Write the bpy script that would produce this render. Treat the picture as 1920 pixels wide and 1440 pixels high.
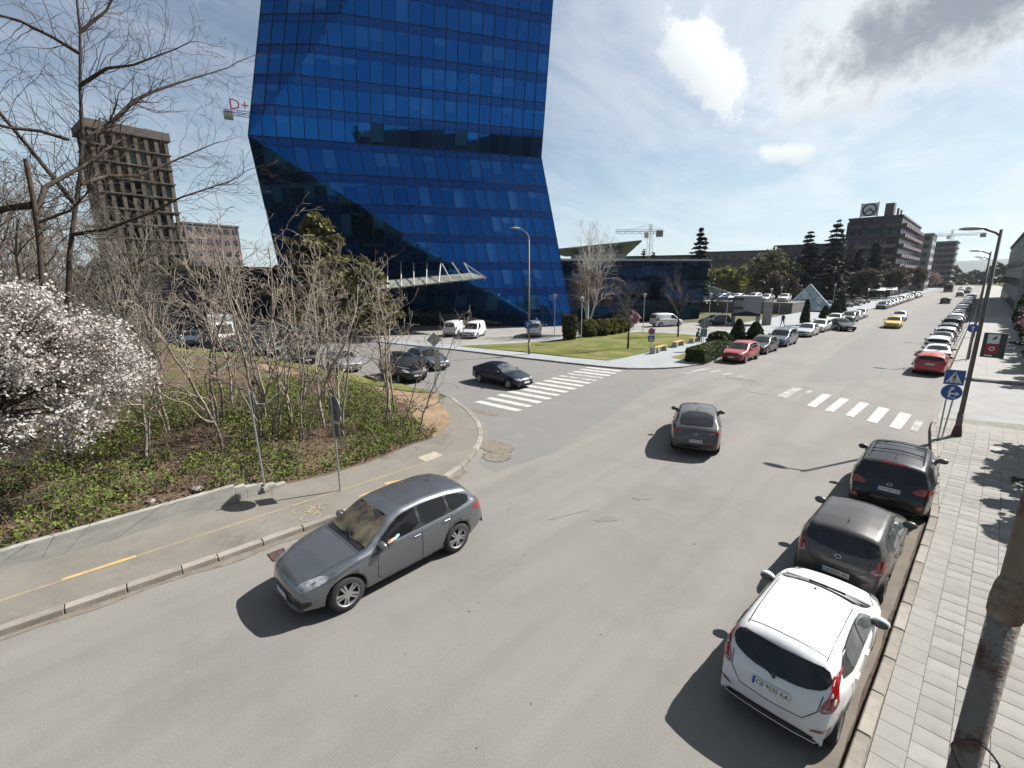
import bpy, bmesh, math, random
import numpy as np
from mathutils import Vector, Matrix
from mathutils.bvhtree import BVHTree

for _o in list(bpy.data.objects): bpy.data.objects.remove(_o)
SC = bpy.context.scene
COL = SC.collection
R = math.radians

# ------------------------------------------------------------------ camera
CAM_H = 6.7
cam_d = bpy.data.cameras.new('camera')
cam = bpy.data.objects.new('camera', cam_d); COL.objects.link(cam)
cam_d.sensor_fit = 'HORIZONTAL'; cam_d.sensor_width = 36.0; cam_d.lens = 860.0 / 1920.0 * 36.0
cam_d.clip_start = 0.1; cam_d.clip_end = 20000
_m = ((0.7044482, 0.15424548, -0.69279222), (0.70970804, -0.16435875, 0.68505526), (-0.00819978, -0.97426615, -0.22525149))
cam.matrix_world = Matrix(((_m[0][0], -_m[0][1], -_m[0][2], 0), (_m[1][0], -_m[1][1], -_m[1][2], 0),
                           (_m[2][0], -_m[2][1], -_m[2][2], CAM_H), (0, 0, 0, 1)))
SC.camera = cam

# ------------------------------------------------------------------ sky, sun, exposure
SUN_AZ, SUN_EL = 24.0, 43.0          # azimuth from +Y towards +X
SC.view_settings.view_transform = 'Standard'
SC.view_settings.look = 'None'
SC.view_settings.exposure = 1.36
SC.view_settings.gamma = 1.0
SC.view_settings.use_curve_mapping = False
SC.cycles.use_denoising = True
SC.cycles.max_bounces = 6
SC.cycles.diffuse_bounces = 3
SC.cycles.glossy_bounces = 3
SC.cycles.transmission_bounces = 3
SC.cycles.transparent_max_bounces = 8
SC.cycles.caustics_reflective = False
SC.cycles.caustics_refractive = False
SC.cycles.sample_clamp_indirect = 6.0

W = bpy.data.worlds.new('World'); SC.world = W; W.use_nodes = True
def build_world():
    nt = W.node_tree; N = nt.nodes; L = nt.links
    for n in list(N): N.remove(n)
    def nd(t, **k):
        n = N.new(t)
        for a, b in k.items(): setattr(n, a, b)
        return n
    def m(op, a, b=None, c=None, clamp=False):
        n = nd('ShaderNodeMath', operation=op, use_clamp=clamp)
        for i, v in enumerate((a, b, c)):
            if v is None: continue
            if isinstance(v, (int, float)): n.inputs[i].default_value = v
            else: L.new(v, n.inputs[i])
        return n.outputs[0]
    def vdot(v, w):
        n = nd('ShaderNodeVectorMath', operation='DOT_PRODUCT'); L.new(v, n.inputs[0]); n.inputs[1].default_value = w
        return n.outputs['Value']
    def smooth(v, a, b):
        n = nd('ShaderNodeMapRange', interpolation_type='SMOOTHSTEP'); L.new(v, n.inputs[0])
        n.inputs[1].default_value = a; n.inputs[2].default_value = b
        return n.outputs[0]
    def mix(f, a, b):
        n = nd('ShaderNodeMix', data_type='RGBA')
        if isinstance(f, (int, float)): n.inputs[0].default_value = f
        else: L.new(f, n.inputs[0])
        for i, v in ((6, a), (7, b)):
            if isinstance(v, tuple): n.inputs[i].default_value = v + (1,)
            else: L.new(v, n.inputs[i])
        return n.outputs[2]
    out = nd('ShaderNodeOutputWorld'); bg = nd('ShaderNodeBackground')
    sky = nd('ShaderNodeTexSky', sky_type='NISHITA', sun_disc=False)
    sky.sun_elevation = R(SUN_EL); sky.sun_rotation = R(SUN_AZ)
    sky.altitude = 550; sky.air_density = 1.0; sky.dust_density = 1.1; sky.ozone_density = 1.3
    tc = nd('ShaderNodeTexCoord'); D = tc.outputs['Generated']
    sep = nd('ShaderNodeSeparateXYZ'); L.new(D, sep.inputs[0])
    z = sep.outputs[2]
    # cloud-layer coordinates: direction divided by height, like a flat layer overhead
    inv = m('DIVIDE', 1.0, m('ADD', m('MAXIMUM', z, 0.0), 0.14))
    cv = nd('ShaderNodeCombineXYZ')
    L.new(m('MULTIPLY', sep.outputs[0], inv), cv.inputs[0]); L.new(m('MULTIPLY', sep.outputs[1], inv), cv.inputs[1])
    def noise(scale, detail, rough, vec, dist=0.0):
        n = nd('ShaderNodeTexNoise'); n.inputs['Scale'].default_value = scale; n.inputs['Detail'].default_value = detail
        n.inputs['Roughness'].default_value = rough; n.inputs['Distortion'].default_value = dist; L.new(vec, n.inputs['Vector'])
        return n.outputs['Fac']
    mp = nd('ShaderNodeMapping'); L.new(cv.outputs[0], mp.inputs[0]); mp.inputs['Scale'].default_value = (1.3, 0.6, 1); mp.inputs['Rotation'].default_value = (0, 0, 0.5)
    veil_n = noise(1.3, 10, 0.66, mp.outputs[0], 0.6)
    veil = m('MULTIPLY', smooth(veil_n, 0.34, 0.70), 0.95)
    # thin high cloud scatters sunlight forward: whiter towards the sun, bluer away from it
    sd = vdot(D, (math.sin(R(SUN_AZ)) * math.cos(R(SUN_EL)), math.cos(R(SUN_AZ)) * math.cos(R(SUN_EL)), math.sin(R(SUN_EL))))
    fwd = smooth(sd, 0.40, 1.0)
    base = mix(m('MULTIPLY_ADD', fwd, 0.50, 0.13), sky.outputs[0], (7.6, 8.9, 9.8))
    base = mix(m('MULTIPLY', smooth(z, 0.34, 0.0), m('MULTIPLY_ADD', fwd, 0.5, 0.45)), base, (6.6, 8.6, 9.5))
    veil = m('MULTIPLY', veil, m('MULTIPLY_ADD', fwd, 0.70, 0.28))
    col = mix(veil, base, (9.4, 10.0, 10.4))
    nz = noise(7.0, 10, 0.64, D, 0.25)
    nz2 = noise(26.0, 9, 0.66, D, 0.3)
    wob = m('ADD', m('MULTIPLY', m('SUBTRACT', nz, 0.5), 2.3), m('MULTIPLY', m('SUBTRACT', nz2, 0.5), 1.1))
    def blob(c, rt, up, a, b, soft=0.35, wk=1.0):
        u = m('DIVIDE', vdot(D, rt), a); v = m('DIVIDE', vdot(D, up), b)
        r = m('SQRT', m('ADD', m('MULTIPLY', u, u), m('MULTIPLY', v, v)))
        e = m('ADD', m('SUBTRACT', 1.0, r), m('MULTIPLY', wob, wk))
        k = smooth(e, 0.0, soft)
        return m('MULTIPLY', k, smooth(vdot(D, c), 0.3, 0.5)), e, v
    def frame(az, el, roll=0.0):
        a, e = R(az), R(el)
        c = Vector((math.sin(a) * math.cos(e), math.cos(a) * math.cos(e), math.sin(e)))
        rt = Vector((math.cos(a), -math.sin(a), 0)); up = rt.cross(c)
        r = R(roll); rt2 = rt * math.cos(r) + up * math.sin(r); up2 = up * math.cos(r) - rt * math.sin(r)
        return tuple(c), tuple(rt2), tuple(up2)
    # bright heaped cloud, small low cloud, broad dark-bellied cloud
    for az, el, roll, a, b, soft, lo, hi in ((-25.0, 20.6, -48, .125, .05, .38, (8.0, 8.6, 9.1), (10.5, 10.8, 10.9)),
                                             (-16.5, 11.8, -4, .06, .024, .5, (7.6, 8.5, 9.0), (9.8, 10.2, 10.4)),
                                             (-12.0, 16.0, 8, .13, .04, .7, (6.0, 6.6, 7.2), (9.0, 9.6, 9.9)),
                                             (-62, 30, 10, .25, .06, .9, (6.3, 6.8, 7.2), (7.8, 8.1, 8.3)),
                                             (60, 34, 0, .3, .09, .7, (5.6, 6.0, 6.5), (8.3, 8.6, 8.8)),
                                             (150, 30, 0, .32, .08, .7, (5.6, 6.0, 6.5), (8.0, 8.4, 8.6)),
                                             (-130, 40, 0, .3, .08, .7, (5.6, 6.0, 6.5), (8.0, 8.4, 8.6))):
        k, e, v = blob(*frame(az, el, roll), a, b, soft)
        col = mix(k, col, mix(smooth(v, -0.9, 0.5), lo, hi))
    k, e, v = blob(*frame(-3.8, 21.4, 13), .33, .128, .50, 0.60)
    shade = mix(smooth(e, 0.10, 0.75), (10.2, 10.6, 10.8), (3.4, 3.8, 4.4))
    shade = mix(m('MULTIPLY', smooth(nz, 0.42, 0.70), 0.35), shade, (6.4, 6.9, 7.4))
    col = mix(k, col, shade)
    gain = nd('ShaderNodeVectorMath', operation='SCALE'); L.new(col, gain.inputs[0]); gain.inputs['Scale'].default_value = 0.76
    L.new(gain.outputs[0], bg.inputs[0]); bg.inputs[1].default_value = 0.05
    L.new(bg.outputs[0], out.inputs[0])
build_world()

sun_d = bpy.data.lights.new('sun', 'SUN'); sun = bpy.data.objects.new('sun', sun_d); COL.objects.link(sun)
sun_d.energy = 5.0; sun_d.angle = R(0.53); sun_d.color = (1.0, 0.965, 0.915)
_sd = Vector((math.sin(R(SUN_AZ)) * math.cos(R(SUN_EL)), math.cos(R(SUN_AZ)) * math.cos(R(SUN_EL)), math.sin(R(SUN_EL))))
sun.rotation_euler = (-_sd).to_track_quat('-Z', 'Y').to_euler()
sun.location = (20, 40, 60)

# ------------------------------------------------------------------ helpers
def link(o, parent=None):
    COL.objects.link(o)
    if parent is not None:
        o.parent = parent; KIDS.setdefault(parent.name, []).append(o)
    return o
KIDS = {}
def tag(o, label=None, cat=None, group=None, kind=None):
    if label: o['label'] = label
    if cat: o['category'] = cat
    if group: o['group'] = group
    if kind: o['kind'] = kind
    return o
def empty(name, loc=(0, 0, 0), rz=0.0, parent=None):
    o = bpy.data.objects.new(name, None); o.empty_display_size = 0.2
    o.location = loc; o.rotation_euler = (0, 0, rz)
    return link(o, parent)
def thing(name, label, cat, loc=(0, 0, 0), rz=0.0, group=None):
    return tag(empty(name, loc, rz), label, cat, group)

class MB:
    """collects polygons; build() links them as one mesh object"""
    def __init__(s): s.v = []; s.f = []; s.m = []; s.mi = 0
    def add(s, verts, faces):
        b = len(s.v); s.v.extend(tuple(x) for x in verts)
        for f in faces: s.f.append(tuple(b + i for i in f)); s.m.append(s.mi)
        return s
    def box(s, c, d, rz=0.0):
        hx, hy, hz = d[0] / 2, d[1] / 2, d[2] / 2; ca, sa = math.cos(rz), math.sin(rz)
        vs = []
        for z in (-hz, hz):
            for x, y in ((-hx, -hy), (hx, -hy), (hx, hy), (-hx, hy)):
                vs.append((c[0] + x * ca - y * sa, c[1] + x * sa + y * ca, c[2] + z))
        return s.add(vs, [(3, 2, 1, 0), (4, 5, 6, 7), (0, 1, 5, 4), (1, 2, 6, 5), (2, 3, 7, 6), (3, 0, 4, 7)])
    def tube(s, p0, p1, r0, r1=None, n=8, caps=True):
        r1 = r0 if r1 is None else r1
        p0 = Vector(p0); p1 = Vector(p1); d = (p1 - p0)
        if d.length < 1e-6: return s
        d.normalize(); a = d.orthogonal().normalized(); b = d.cross(a)
        vs = []
        for p, r in ((p0, r0), (p1, r1)):
            for i in range(n):
                t = 2 * math.pi * i / n; vs.append(p + (a * math.cos(t) + b * math.sin(t)) * r)
        fs = [(i, (i + 1) % n, n + (i + 1) % n, n + i) for i in range(n)]
        if caps: fs += [tuple(range(n - 1, -1, -1)), tuple(range(n, 2 * n))]
        return s.add(vs, fs)
    def path(s, pts, r, n=8):
        rs = r if isinstance(r, (list, tuple)) else [r] * len(pts)
        for i in range(len(pts) - 1): s.tube(pts[i], pts[i + 1], rs[i], rs[i + 1], n)
        return s
    def prism(s, poly, z0, z1):
        n = len(poly)
        a = sum(poly[i][0] * poly[(i + 1) % n][1] - poly[(i + 1) % n][0] * poly[i][1] for i in range(n))
        if a < 0: poly = poly[::-1]
        vs = [(x, y, z0) for x, y in poly] + [(x, y, z1) for x, y in poly]
        return s.add(vs, [tuple(range(n - 1, -1, -1)), tuple(range(n, 2 * n))] + [(i, (i + 1) % n, n + (i + 1) % n, n + i) for i in range(n)])
    def sheet(s, poly, z):
        n = len(poly)
        a = sum(poly[i][0] * poly[(i + 1) % n][1] - poly[(i + 1) % n][0] * poly[i][1] for i in range(n))
        if a < 0: poly = poly[::-1]
        return s.add([(x, y, z) for x, y in poly], [tuple(range(n))])
    def lathe(s, prof, n=16, c=(0, 0, 0)):
        vs = []; m = len(prof)
        for i in range(n):
            t = 2 * math.pi * i / n
            for r, z in prof: vs.append((c[0] + r * math.cos(t), c[1] + r * math.sin(t), c[2] + z))
        fs = []
        for i in range(n):
            j = (i + 1) % n
            for k in range(m - 1): fs.append((i * m + k, j * m + k, j * m + k + 1, i * m + k + 1))
        return s.add(vs, fs)
    def build(s, name, mat, parent=None, smooth=False, loc=None):
        me = bpy.data.meshes.new(name); me.from_pydata(s.v, [], s.f)
        for mm in (mat if isinstance(mat, (list, tuple)) else [mat]): me.materials.append(mm)
        if any(s.m): me.polygons.foreach_set('material_index', s.m)
        if smooth: me.polygons.foreach_set('use_smooth', [True] * len(me.polygons))
        me.update()
        o = bpy.data.objects.new(name, me)
        if loc: o.location = loc
        return link(o, parent)

def np_mesh(name, V, F, mat, parent=None, smooth=False, mi=None):
    """V (n,3), F (m,k) arrays -> object"""
    me = bpy.data.meshes.new(name); V = np.asarray(V, dtype=np.float32); F = np.asarray(F, dtype=np.int32)
    k = F.shape[1]
    me.vertices.add(len(V)); me.vertices.foreach_set('co', V.ravel())
    me.loops.add(F.size); me.loops.foreach_set('vertex_index', F.ravel())
    me.polygons.add(len(F)); me.polygons.foreach_set('loop_start', np.arange(0, F.size, k, dtype=np.int32))
    me.polygons.foreach_set('loop_total', np.full(len(F), k, dtype=np.int32))
    for mm in (mat if isinstance(mat, (list, tuple)) else [mat]): me.materials.append(mm)
    if mi is not None: me.polygons.foreach_set('material_index', np.asarray(mi, dtype=np.int32))
    if smooth: me.polygons.foreach_set('use_smooth', np.ones(len(F), dtype=bool))
    me.update(); me.validate()
    return link(bpy.data.objects.new(name, me), parent)

def copy_tree(o, parent=None):
    c = o.copy(); link(c, parent)
    for ch in list(KIDS.get(o.name, ())): copy_tree(ch, c)
    return c

def lerp_tab(tab, x):
    if x <= tab[0][0]: return tab[0][1]
    for (a, b), (c, d) in zip(tab, tab[1:]):
        if x <= c: return b + (d - b) * (x - a) / (c - a) if c > a else d
    return tab[-1][1]

# ------------------------------------------------------------------ materials
MATS = {}
ALB = 0.76
def mat(name, color, rough=0.6, metal=0.0, var=0.0, scale=3.0, bump=0.0, bscale=40.0, spec=0.5, coat=0.0, color2=None, detail=5.0,
        stretch=(1, 1, 1), ramp=(0.35, 0.65), emit=None, objvar=0.0, dirt=None, speck=0.0):
    """principled surface with noise-driven colour and relief"""
    if name in MATS: return MATS[name]
    if metal < .5:           # one common scale for all painted and mineral surfaces
        color = tuple(c * ALB for c in color); color2 = tuple(c * ALB for c in color2) if color2 is not None else None
        if dirt is not None: dirt = (tuple(c * ALB for c in dirt[0]),) + tuple(dirt[1:])
    M_ = bpy.data.materials.new(name); M_.use_nodes = True; MATS[name] = M_
    nt = M_.node_tree; N = nt.nodes; L = nt.links; p = N['Principled BSDF']
    c1 = tuple(color) + (1,)
    p.inputs['Base Color'].default_value = c1; p.inputs['Roughness'].default_value = rough; p.inputs['Metallic'].default_value = metal
    p.inputs['Specular IOR Level'].default_value = spec
    if coat: p.inputs['Coat Weight'].default_value = coat; p.inputs['Coat Roughness'].default_value = 0.04
    src = None
    tc = N.new('ShaderNodeTexCoord')
    mp = N.new('ShaderNodeMapping'); L.new(tc.outputs['Object'], mp.inputs[0]); mp.inputs['Scale'].default_value = stretch
    if color2 is None and var: color2 = tuple(max(0, c * (1 - var)) for c in color)
    if color2 is not None:
        nz = N.new('ShaderNodeTexNoise'); L.new(mp.outputs[0], nz.inputs['Vector']); nz.inputs['Scale'].default_value = scale
        nz.inputs['Detail'].default_value = detail; nz.inputs['Roughness'].default_value = 0.62
        mr = N.new('ShaderNodeMapRange'); L.new(nz.outputs[0], mr.inputs[0]); mr.inputs[1].default_value = ramp[0]; mr.inputs[2].default_value = ramp[1]
        mx = N.new('ShaderNodeMix'); mx.data_type = 'RGBA'; L.new(mr.outputs[0], mx.inputs[0])
        mx.inputs[6].default_value = c1; mx.inputs[7].default_value = tuple(color2) + (1,)
        src = mx.outputs[2]
    if dirt is not None:       # (colour, scale, lo, hi): a second, independent stain layer
        nz = N.new('ShaderNodeTexNoise'); L.new(tc.outputs['Object'], nz.inputs['Vector']); nz.inputs['Scale'].default_value = dirt[1]
        nz.inputs['Detail'].default_value = 8; nz.inputs['Roughness'].default_value = 0.7
        mr = N.new('ShaderNodeMapRange'); L.new(nz.outputs[0], mr.inputs[0]); mr.inputs[1].default_value = dirt[2]; mr.inputs[2].default_value = dirt[3]
        mx = N.new('ShaderNodeMix'); mx.data_type = 'RGBA'; L.new(mr.outputs[0], mx.inputs[0])
        if src is not None: L.new(src, mx.inputs[6])
        else: mx.inputs[6].default_value = c1
        mx.inputs[7].default_value = tuple(dirt[0]) + (1,); src = mx.outputs[2]
    if speck:
        nz = N.new('ShaderNodeTexNoise'); L.new(tc.outputs['Object'], nz.inputs['Vector']); nz.inputs['Scale'].default_value = 38; nz.inputs['Detail'].default_value = 6; nz.inputs['Roughness'].default_value = .8
        mr = N.new('ShaderNodeMapRange'); L.new(nz.outputs[0], mr.inputs[0]); mr.inputs[1].default_value = .3; mr.inputs[2].default_value = .7; mr.inputs[3].default_value = 1 - speck; mr.inputs[4].default_value = 1 + speck
        hs = N.new('ShaderNodeHueSaturation'); L.new(mr.outputs[0], hs.inputs['Value'])
        if src is not None: L.new(src, hs.inputs['Color'])
        else: hs.inputs['Color'].default_value = c1
        src = hs.outputs[0]
    if objvar:
        oi = N.new('ShaderNodeObjectInfo'); hs = N.new('ShaderNodeHueSaturation')
        mr = N.new('ShaderNodeMapRange'); L.new(oi.outputs['Random'], mr.inputs[0]); mr.inputs[3].default_value = 1 - objvar; mr.inputs[4].default_value = 1 + objvar
        L.new(mr.outputs[0], hs.inputs['Value'])
        if src is not None: L.new(src, hs.inputs['Color'])
        else: hs.inputs['Color'].default_value = c1
        src = hs.outputs[0]
    if src is not None: L.new(src, p.inputs['Base Color'])
    if bump:
        nb = N.new('ShaderNodeTexNoise'); L.new(tc.outputs['Object'], nb.inputs['Vector']); nb.inputs['Scale'].default_value = bscale
        nb.inputs['Detail'].default_value = 4
        bp = N.new('ShaderNodeBump'); bp.inputs['Strength'].default_value = bump; bp.inputs['Distance'].default_value = 0.02
        L.new(nb.outputs[0], bp.inputs['Height']); L.new(bp.outputs[0], p.inputs['Normal'])
    if emit: p.inputs['Emission Color'].default_value = tuple(emit[0]) + (1,); p.inputs['Emission Strength'].default_value = emit[1]
    return M_

def leaf_mat(name, color, color2, transl=0.25, scale=1.5):
    if name in MATS: return MATS[name]
    M_ = mat(name, color, 0.75, color2=color2, scale=scale, detail=3, ramp=(.38, .62), spec=0.2)
    nt = M_.node_tree; N = nt.nodes; L = nt.links; p = N['Principled BSDF']
    src = p.inputs['Base Color'].links[0].from_socket
    tr = N.new('ShaderNodeBsdfTranslucent'); L.new(src, tr.inputs[0])
    ms = N.new('ShaderNodeMixShader'); ms.inputs[0].default_value = transl
    out = N['Material Output']; L.new(p.outputs[0], ms.inputs[1]); L.new(tr.outputs[0], ms.inputs[2]); L.new(ms.outputs[0], out.inputs[0])
    return M_

asphalt = mat('asphalt_worn', (.222, .210, .192), .92, color2=(.168, .160, .148), scale=.9, bump=.35, bscale=160, detail=10, stretch=(1, .07, 1), ramp=(.25, .75), spec=.25,
              dirt=((.150, .142, .130), .28, .48, .78), speck=.22)
asphalt_dark = mat('asphalt_newer', (.188, .182, .172), .92, color2=(.150, .147, .142), scale=.5, bump=.35, bscale=160, detail=10, ramp=(.25, .75), spec=.25,
                   dirt=((.215, .205, .19), .5, .55, .78), speck=.22)
paving_asphalt = mat('pavement_asphalt', (.205, .188, .163), .95, color2=(.155, .143, .125), scale=.8, bump=.4, bscale=120, detail=9, ramp=(.3, .7), spec=.2,
                     dirt=((.115, .10, .082), .55, .56, .72), speck=.2)
kerb_m = mat('kerb_stone', (.285, .26, .225), .9, color2=(.19, .17, .145), scale=2.5, bump=.5, bscale=60, objvar=.18, spec=.2)
kerb_g = mat('kerb_grey', (.33, .32, .30), .9, color2=(.22, .21, .2), scale=2.5, bump=.5, bscale=60, objvar=.12, spec=.2)
tile_m = mat('paving_tile', (.262, .252, .230), .9, color2=(.215, .207, .192), scale=1.3, bump=.3, bscale=90, objvar=.13, spec=.2, dirt=((.19, .18, .165), 1.1, .55, .75), speck=.12)
joint_m = mat('paving_joint', (.185, .172, .150), .95, color2=(.13, .125, .09), scale=4, bump=.4)
plaza_m = mat('plaza_concrete', (.29, .305, .315), .9, color2=(.25, .265, .275), scale=.6, bump=.25, bscale=90, spec=.2)
fore_m = mat('forecourt', (.27, .26, .24), .9, color2=(.21, .205, .19), scale=.4, bump=.3, bscale=90, spec=.2)
concrete_m = mat('concrete', (.34, .33, .30), .9, color2=(.26, .255, .23), scale=1.4, bump=.2, bscale=30, spec=.2, stretch=(1, 1, 4), dirt=((.15, .15, .12), 1.0, .6, .75))
earth_m = mat('earth', (.135, .10, .068), .98, color2=(.085, .062, .042), scale=1.2, bump=.8, bscale=14, spec=.1, detail=9, dirt=((.07, .09, .03), .5, .50, .62))
dirt_m = mat('bare_dirt', (.27, .195, .13), .98, color2=(.19, .135, .09), scale=1.4, bump=.8, bscale=20, spec=.1, detail=9, dirt=((.10, .12, .04), .7, .62, .72))
grass_m = mat('lawn', (.105, .125, .030), .95, color2=(.20, .165, .075), scale=.45, speck=.3, ramp=(.42, .66), bump=.8, bscale=60, spec=.1, detail=8, dirt=((.075, .10, .02), .25, .5, .7))
field_m = mat('far_ground', (.13, .12, .07), .98, color2=(.09, .10, .045), scale=.03, spec=.1, detail=9)
paint_w = mat('road_paint', (.48, .47, .44), .8, color2=(.29, .285, .27), scale=2.2, detail=10, ramp=(.40, .74), spec=.2, bump=.3, bscale=120)
paint_w2 = mat('road_paint_faded', (.42, .41, .385), .85, color2=(.215, .21, .2), scale=2.2, detail=9, ramp=(.38, .62), spec=.2)
paint_y = mat('cycle_paint', (.46, .33, .13), .85, color2=(.33, .25, .13), scale=3, detail=9, ramp=(.4, .7), spec=.2)
paint_y2 = mat('cycle_paint_faded', (.29, .235, .15), .9, color2=(.215, .185, .14), scale=3, detail=9, ramp=(.35, .65), spec=.2)
galv = mat('galvanised', (.42, .43, .44), .45, .8, var=.25, scale=6)
dark_steel = mat('dark_steel', (.06, .06, .065), .5, .6, var=.3)
rust_pole = mat('painted_rusty_pole', (.20, .18, .155), .7, .1, color2=(.13, .115, .10), scale=4, bump=.4, bscale=25, dirt=((.085, .035, .022), 4.0, .50, .62), stretch=(1, 1, .35))
lamp_pole_m = mat('lamp_pole_paint', (.17, .16, .145), .7, .2, color2=(.12, .095, .085), scale=3, bump=.3, bscale=30, stretch=(1, 1, .3), dirt=((.07, .03, .02), 1.5, .58, .68))
black_rub = mat('tyre_rubber', (.018, .018, .019), .85, bump=.3, bscale=80)
black_pl = mat('black_plastic', (.014, .014, .015), .45)
white_pl = mat('sign_white', (.72, .72, .70), .5)
blue_sign = mat('sign_blue', (.012, .085, .37), .42, var=.15, scale=5)
sign_back = mat('sign_back', (.20, .21, .215), .5, .6, var=.3, scale=4)
wood_y = mat('bench_wood', (.52, .34, .10), .6, var=.3, scale=8, stretch=(1, 6, 1))
bark_pale = mat('bark_pale', (.33, .285, .24), .9, color2=(.22, .18, .15), scale=5, spec=.1, objvar=.2)
bark_dark = mat('bark_dark', (.085, .066, .052), .95, color2=(.05, .04, .033), scale=5, spec=.1, bump=.6, bscale=14)
bark_mid = mat('bark_mid', (.185, .160, .138), .95, color2=(.115, .10, .085), scale=4, spec=.1)
bark_birch = mat('bark_birch', (.60, .57, .52), .85, color2=(.30, .26, .22), scale=3, spec=.1, stretch=(1, 1, 4), ramp=(.5, .7))
bark_red = mat('twig_red_brown', (.155, .085, .066), .95, color2=(.11, .062, .05), scale=4, spec=.1)
# ================================================================== GROUND, ROADS, PAVEMENTS
def clip_poly(poly, axis, val, keep_less):
    out = []; n = len(poly)
    for i in range(n):
        a, b = poly[i], poly[(i + 1) % n]
        ia = (a[axis] <= val) if keep_less else (a[axis] >= val); ib = (b[axis] <= val) if keep_less else (b[axis] >= val)
        if ia: out.append(a)
        if ia != ib:
            t = (val - a[axis]) / (b[axis] - a[axis]); out.append((a[0] + (b[0] - a[0]) * t, a[1] + (b[1] - a[1]) * t))
    return out
def grid_clip(poly, sx, sy=None):
    """cut an arbitrary polygon into grid cells; returns small polygons"""
    sy = sy or sx; res = []
    x0 = min(p[0] for p in poly); x1 = max(p[0] for p in poly)
    nx = max(1, math.ceil((x1 - x0) / sx - 1e-6))
    for i in range(nx):
        a = x0 + i * sx; col = clip_poly(clip_poly(poly, 0, a, False), 0, min(a + sx, x1), True)
        if len(col) < 3: continue
        y0 = min(p[1] for p in col); y1 = max(p[1] for p in col)
        k0 = math.floor(y0 / sy); k1 = math.ceil(y1 / sy)
        for k in range(k0, k1):
            c = clip_poly(clip_poly(col, 1, k * sy, False), 1, (k + 1) * sy, True)
            q = []
            for p in c:
                if not q or abs(p[0] - q[-1][0]) + abs(p[1] - q[-1][1]) > 1e-5: q.append(p)
            if len(q) > 1 and abs(q[0][0] - q[-1][0]) + abs(q[0][1] - q[-1][1]) < 1e-5: q.pop()
            if len(q) >= 3:
                ar = sum(q[i][0] * q[(i + 1) % len(q)][1] - q[(i + 1) % len(q)][0] * q[i][1] for i in range(len(q)))
                if abs(ar) > 1e-7: res.append(q)
    return res
def grid_sheet(poly, step, hfun):
    """triangle-welded sheet over a polygon with heights from hfun"""
    idx = {}; mb = MB()
    a = sum(poly[i][0] * poly[(i + 1) % len(poly)][1] - poly[(i + 1) % len(poly)][0] * poly[i][1] for i in range(len(poly)))
    if a < 0: poly = poly[::-1]
    for q in grid_clip(poly, step):
        f = []
        for x, y in q:
            k = (round(x, 4), round(y, 4))
            if k not in idx: idx[k] = len(mb.v); mb.v.append((x, y, hfun(x, y)))
            f.append(idx[k])
        if len(set(f)) >= 3: mb.f.append(tuple(f)); mb.m.append(0)
    return mb

def sstep(x, a, b):
    t = min(1, max(0, (x - a) / (b - a))); return t * t * (3 - 2 * t)
def wobble(x, y):
    return .5 * math.sin(x * 1.3 + y * .7) + .3 * math.sin(x * 2.9 - y * 2.1 + 1) + .2 * math.sin(x * 5.1 + y * 4.3 + 2)

tag(MB().sheet([(-5000, -3000), (5000, -3000), (5000, 6500), (-5000, 6500)], -0.03).build('ground', field_m), kind='structure')

# --- carriageways
LK = [(-13.3, -40), (-12.39, -1.73), (-12.1, 2.2), (-11.86, 8.56), (-12.1, 9.4), (-12.45, 10.0), (-12.95, 10.8), (-13.59, 11.65), (-14.4, 12.45), (-15.72, 13.41), (-17.8, 14.41),
      (-20.6, 15.45), (-21.75, 15.62), (-26, 15.3), (-35.4, 13.9), (-43.4, 12.5), (-62, 8.2), (-95, 0)]
RK = [(-1.45, -40), (-.27, 8.8), (-.09, 16.4), (-.22, 19.2), (-.44, 22.7), (-.74, 27.0), (-.72, 28.3), (-.45, 29.0), (.4, 29.6), (2.4, 30.4), (9, 31.0)]
SK = [(-95, 11), (-62, 19.5), (-45, 24.6), (-34.2, 26.75), (-26.1, 27.8), (-20.8, 28.75), (-18.8, 29.2), (-17.65, 29.66), (-16.47, 30.75), (-15.74, 31.71), (-15.06, 32.9), (-14.62, 34.5), (-14.5, 36), (-14.6, 60), (-15.3, 110), (-15.6, 420)]
RF = [(9, 41.9), (2.66, 41.8), (.3, 41.3), (-.5, 41.6), (-.93, 42.6), (-.75, 79), (-.6, 200), (-.4, 420)]
road_poly = LK[:11] + [(-20.6, 15.45), (-20.8, 28.75)] + SK[6:] + RF[::-1] + RK[::-1]
tag(MB().sheet(road_poly, 0.0).build('road', asphalt), kind='structure')
side_poly = [(-20.62, 15.4)] + LK[12:] + SK[:6]
tag(MB().sheet(side_poly, 0.0).build('side_street', asphalt_dark), kind='structure')
# newer, darker asphalt laid across the junction and along two lanes
tag(MB().sheet([(-20.55, 15.55), (-15.2, 13.6), (-13.6, 12.1), (-12.3, 10.4), (-11.2, 10.2), (-10.9, 13.0), (-11.9, 17.5), (-13.2, 24.4), (-14.0, 28.8), (-17.4, 29.3), (-20.7, 28.6)], .004).build('road_patch', asphalt_dark), kind='structure')
tag(MB().sheet([(-7.6, 33.2), (-1.1, 42.2), (-1.2, 80), (-1.4, 220), (-7.6, 220), (-8.9, 110), (-9.5, 79), (-8.7, 55)], .004).build('road_patch', mat('asphalt_lane', (.190, .184, .174), .92, color2=(.155, .151, .146), scale=.3, detail=9, bump=.3, bscale=160, stretch=(1, .1, 1), ramp=(.3, .7), spec=.25, speck=.2)), kind='structure')
tag(MB().sheet([(-11.47, 31.98), (-9.6, 32.1), (-9.45, 31.45), (-11.28, 31.45)], .006).build('road_patch', mat('asphalt_repair', (.14, .138, .13), .9, var=.3, scale=3)), kind='structure')
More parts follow.
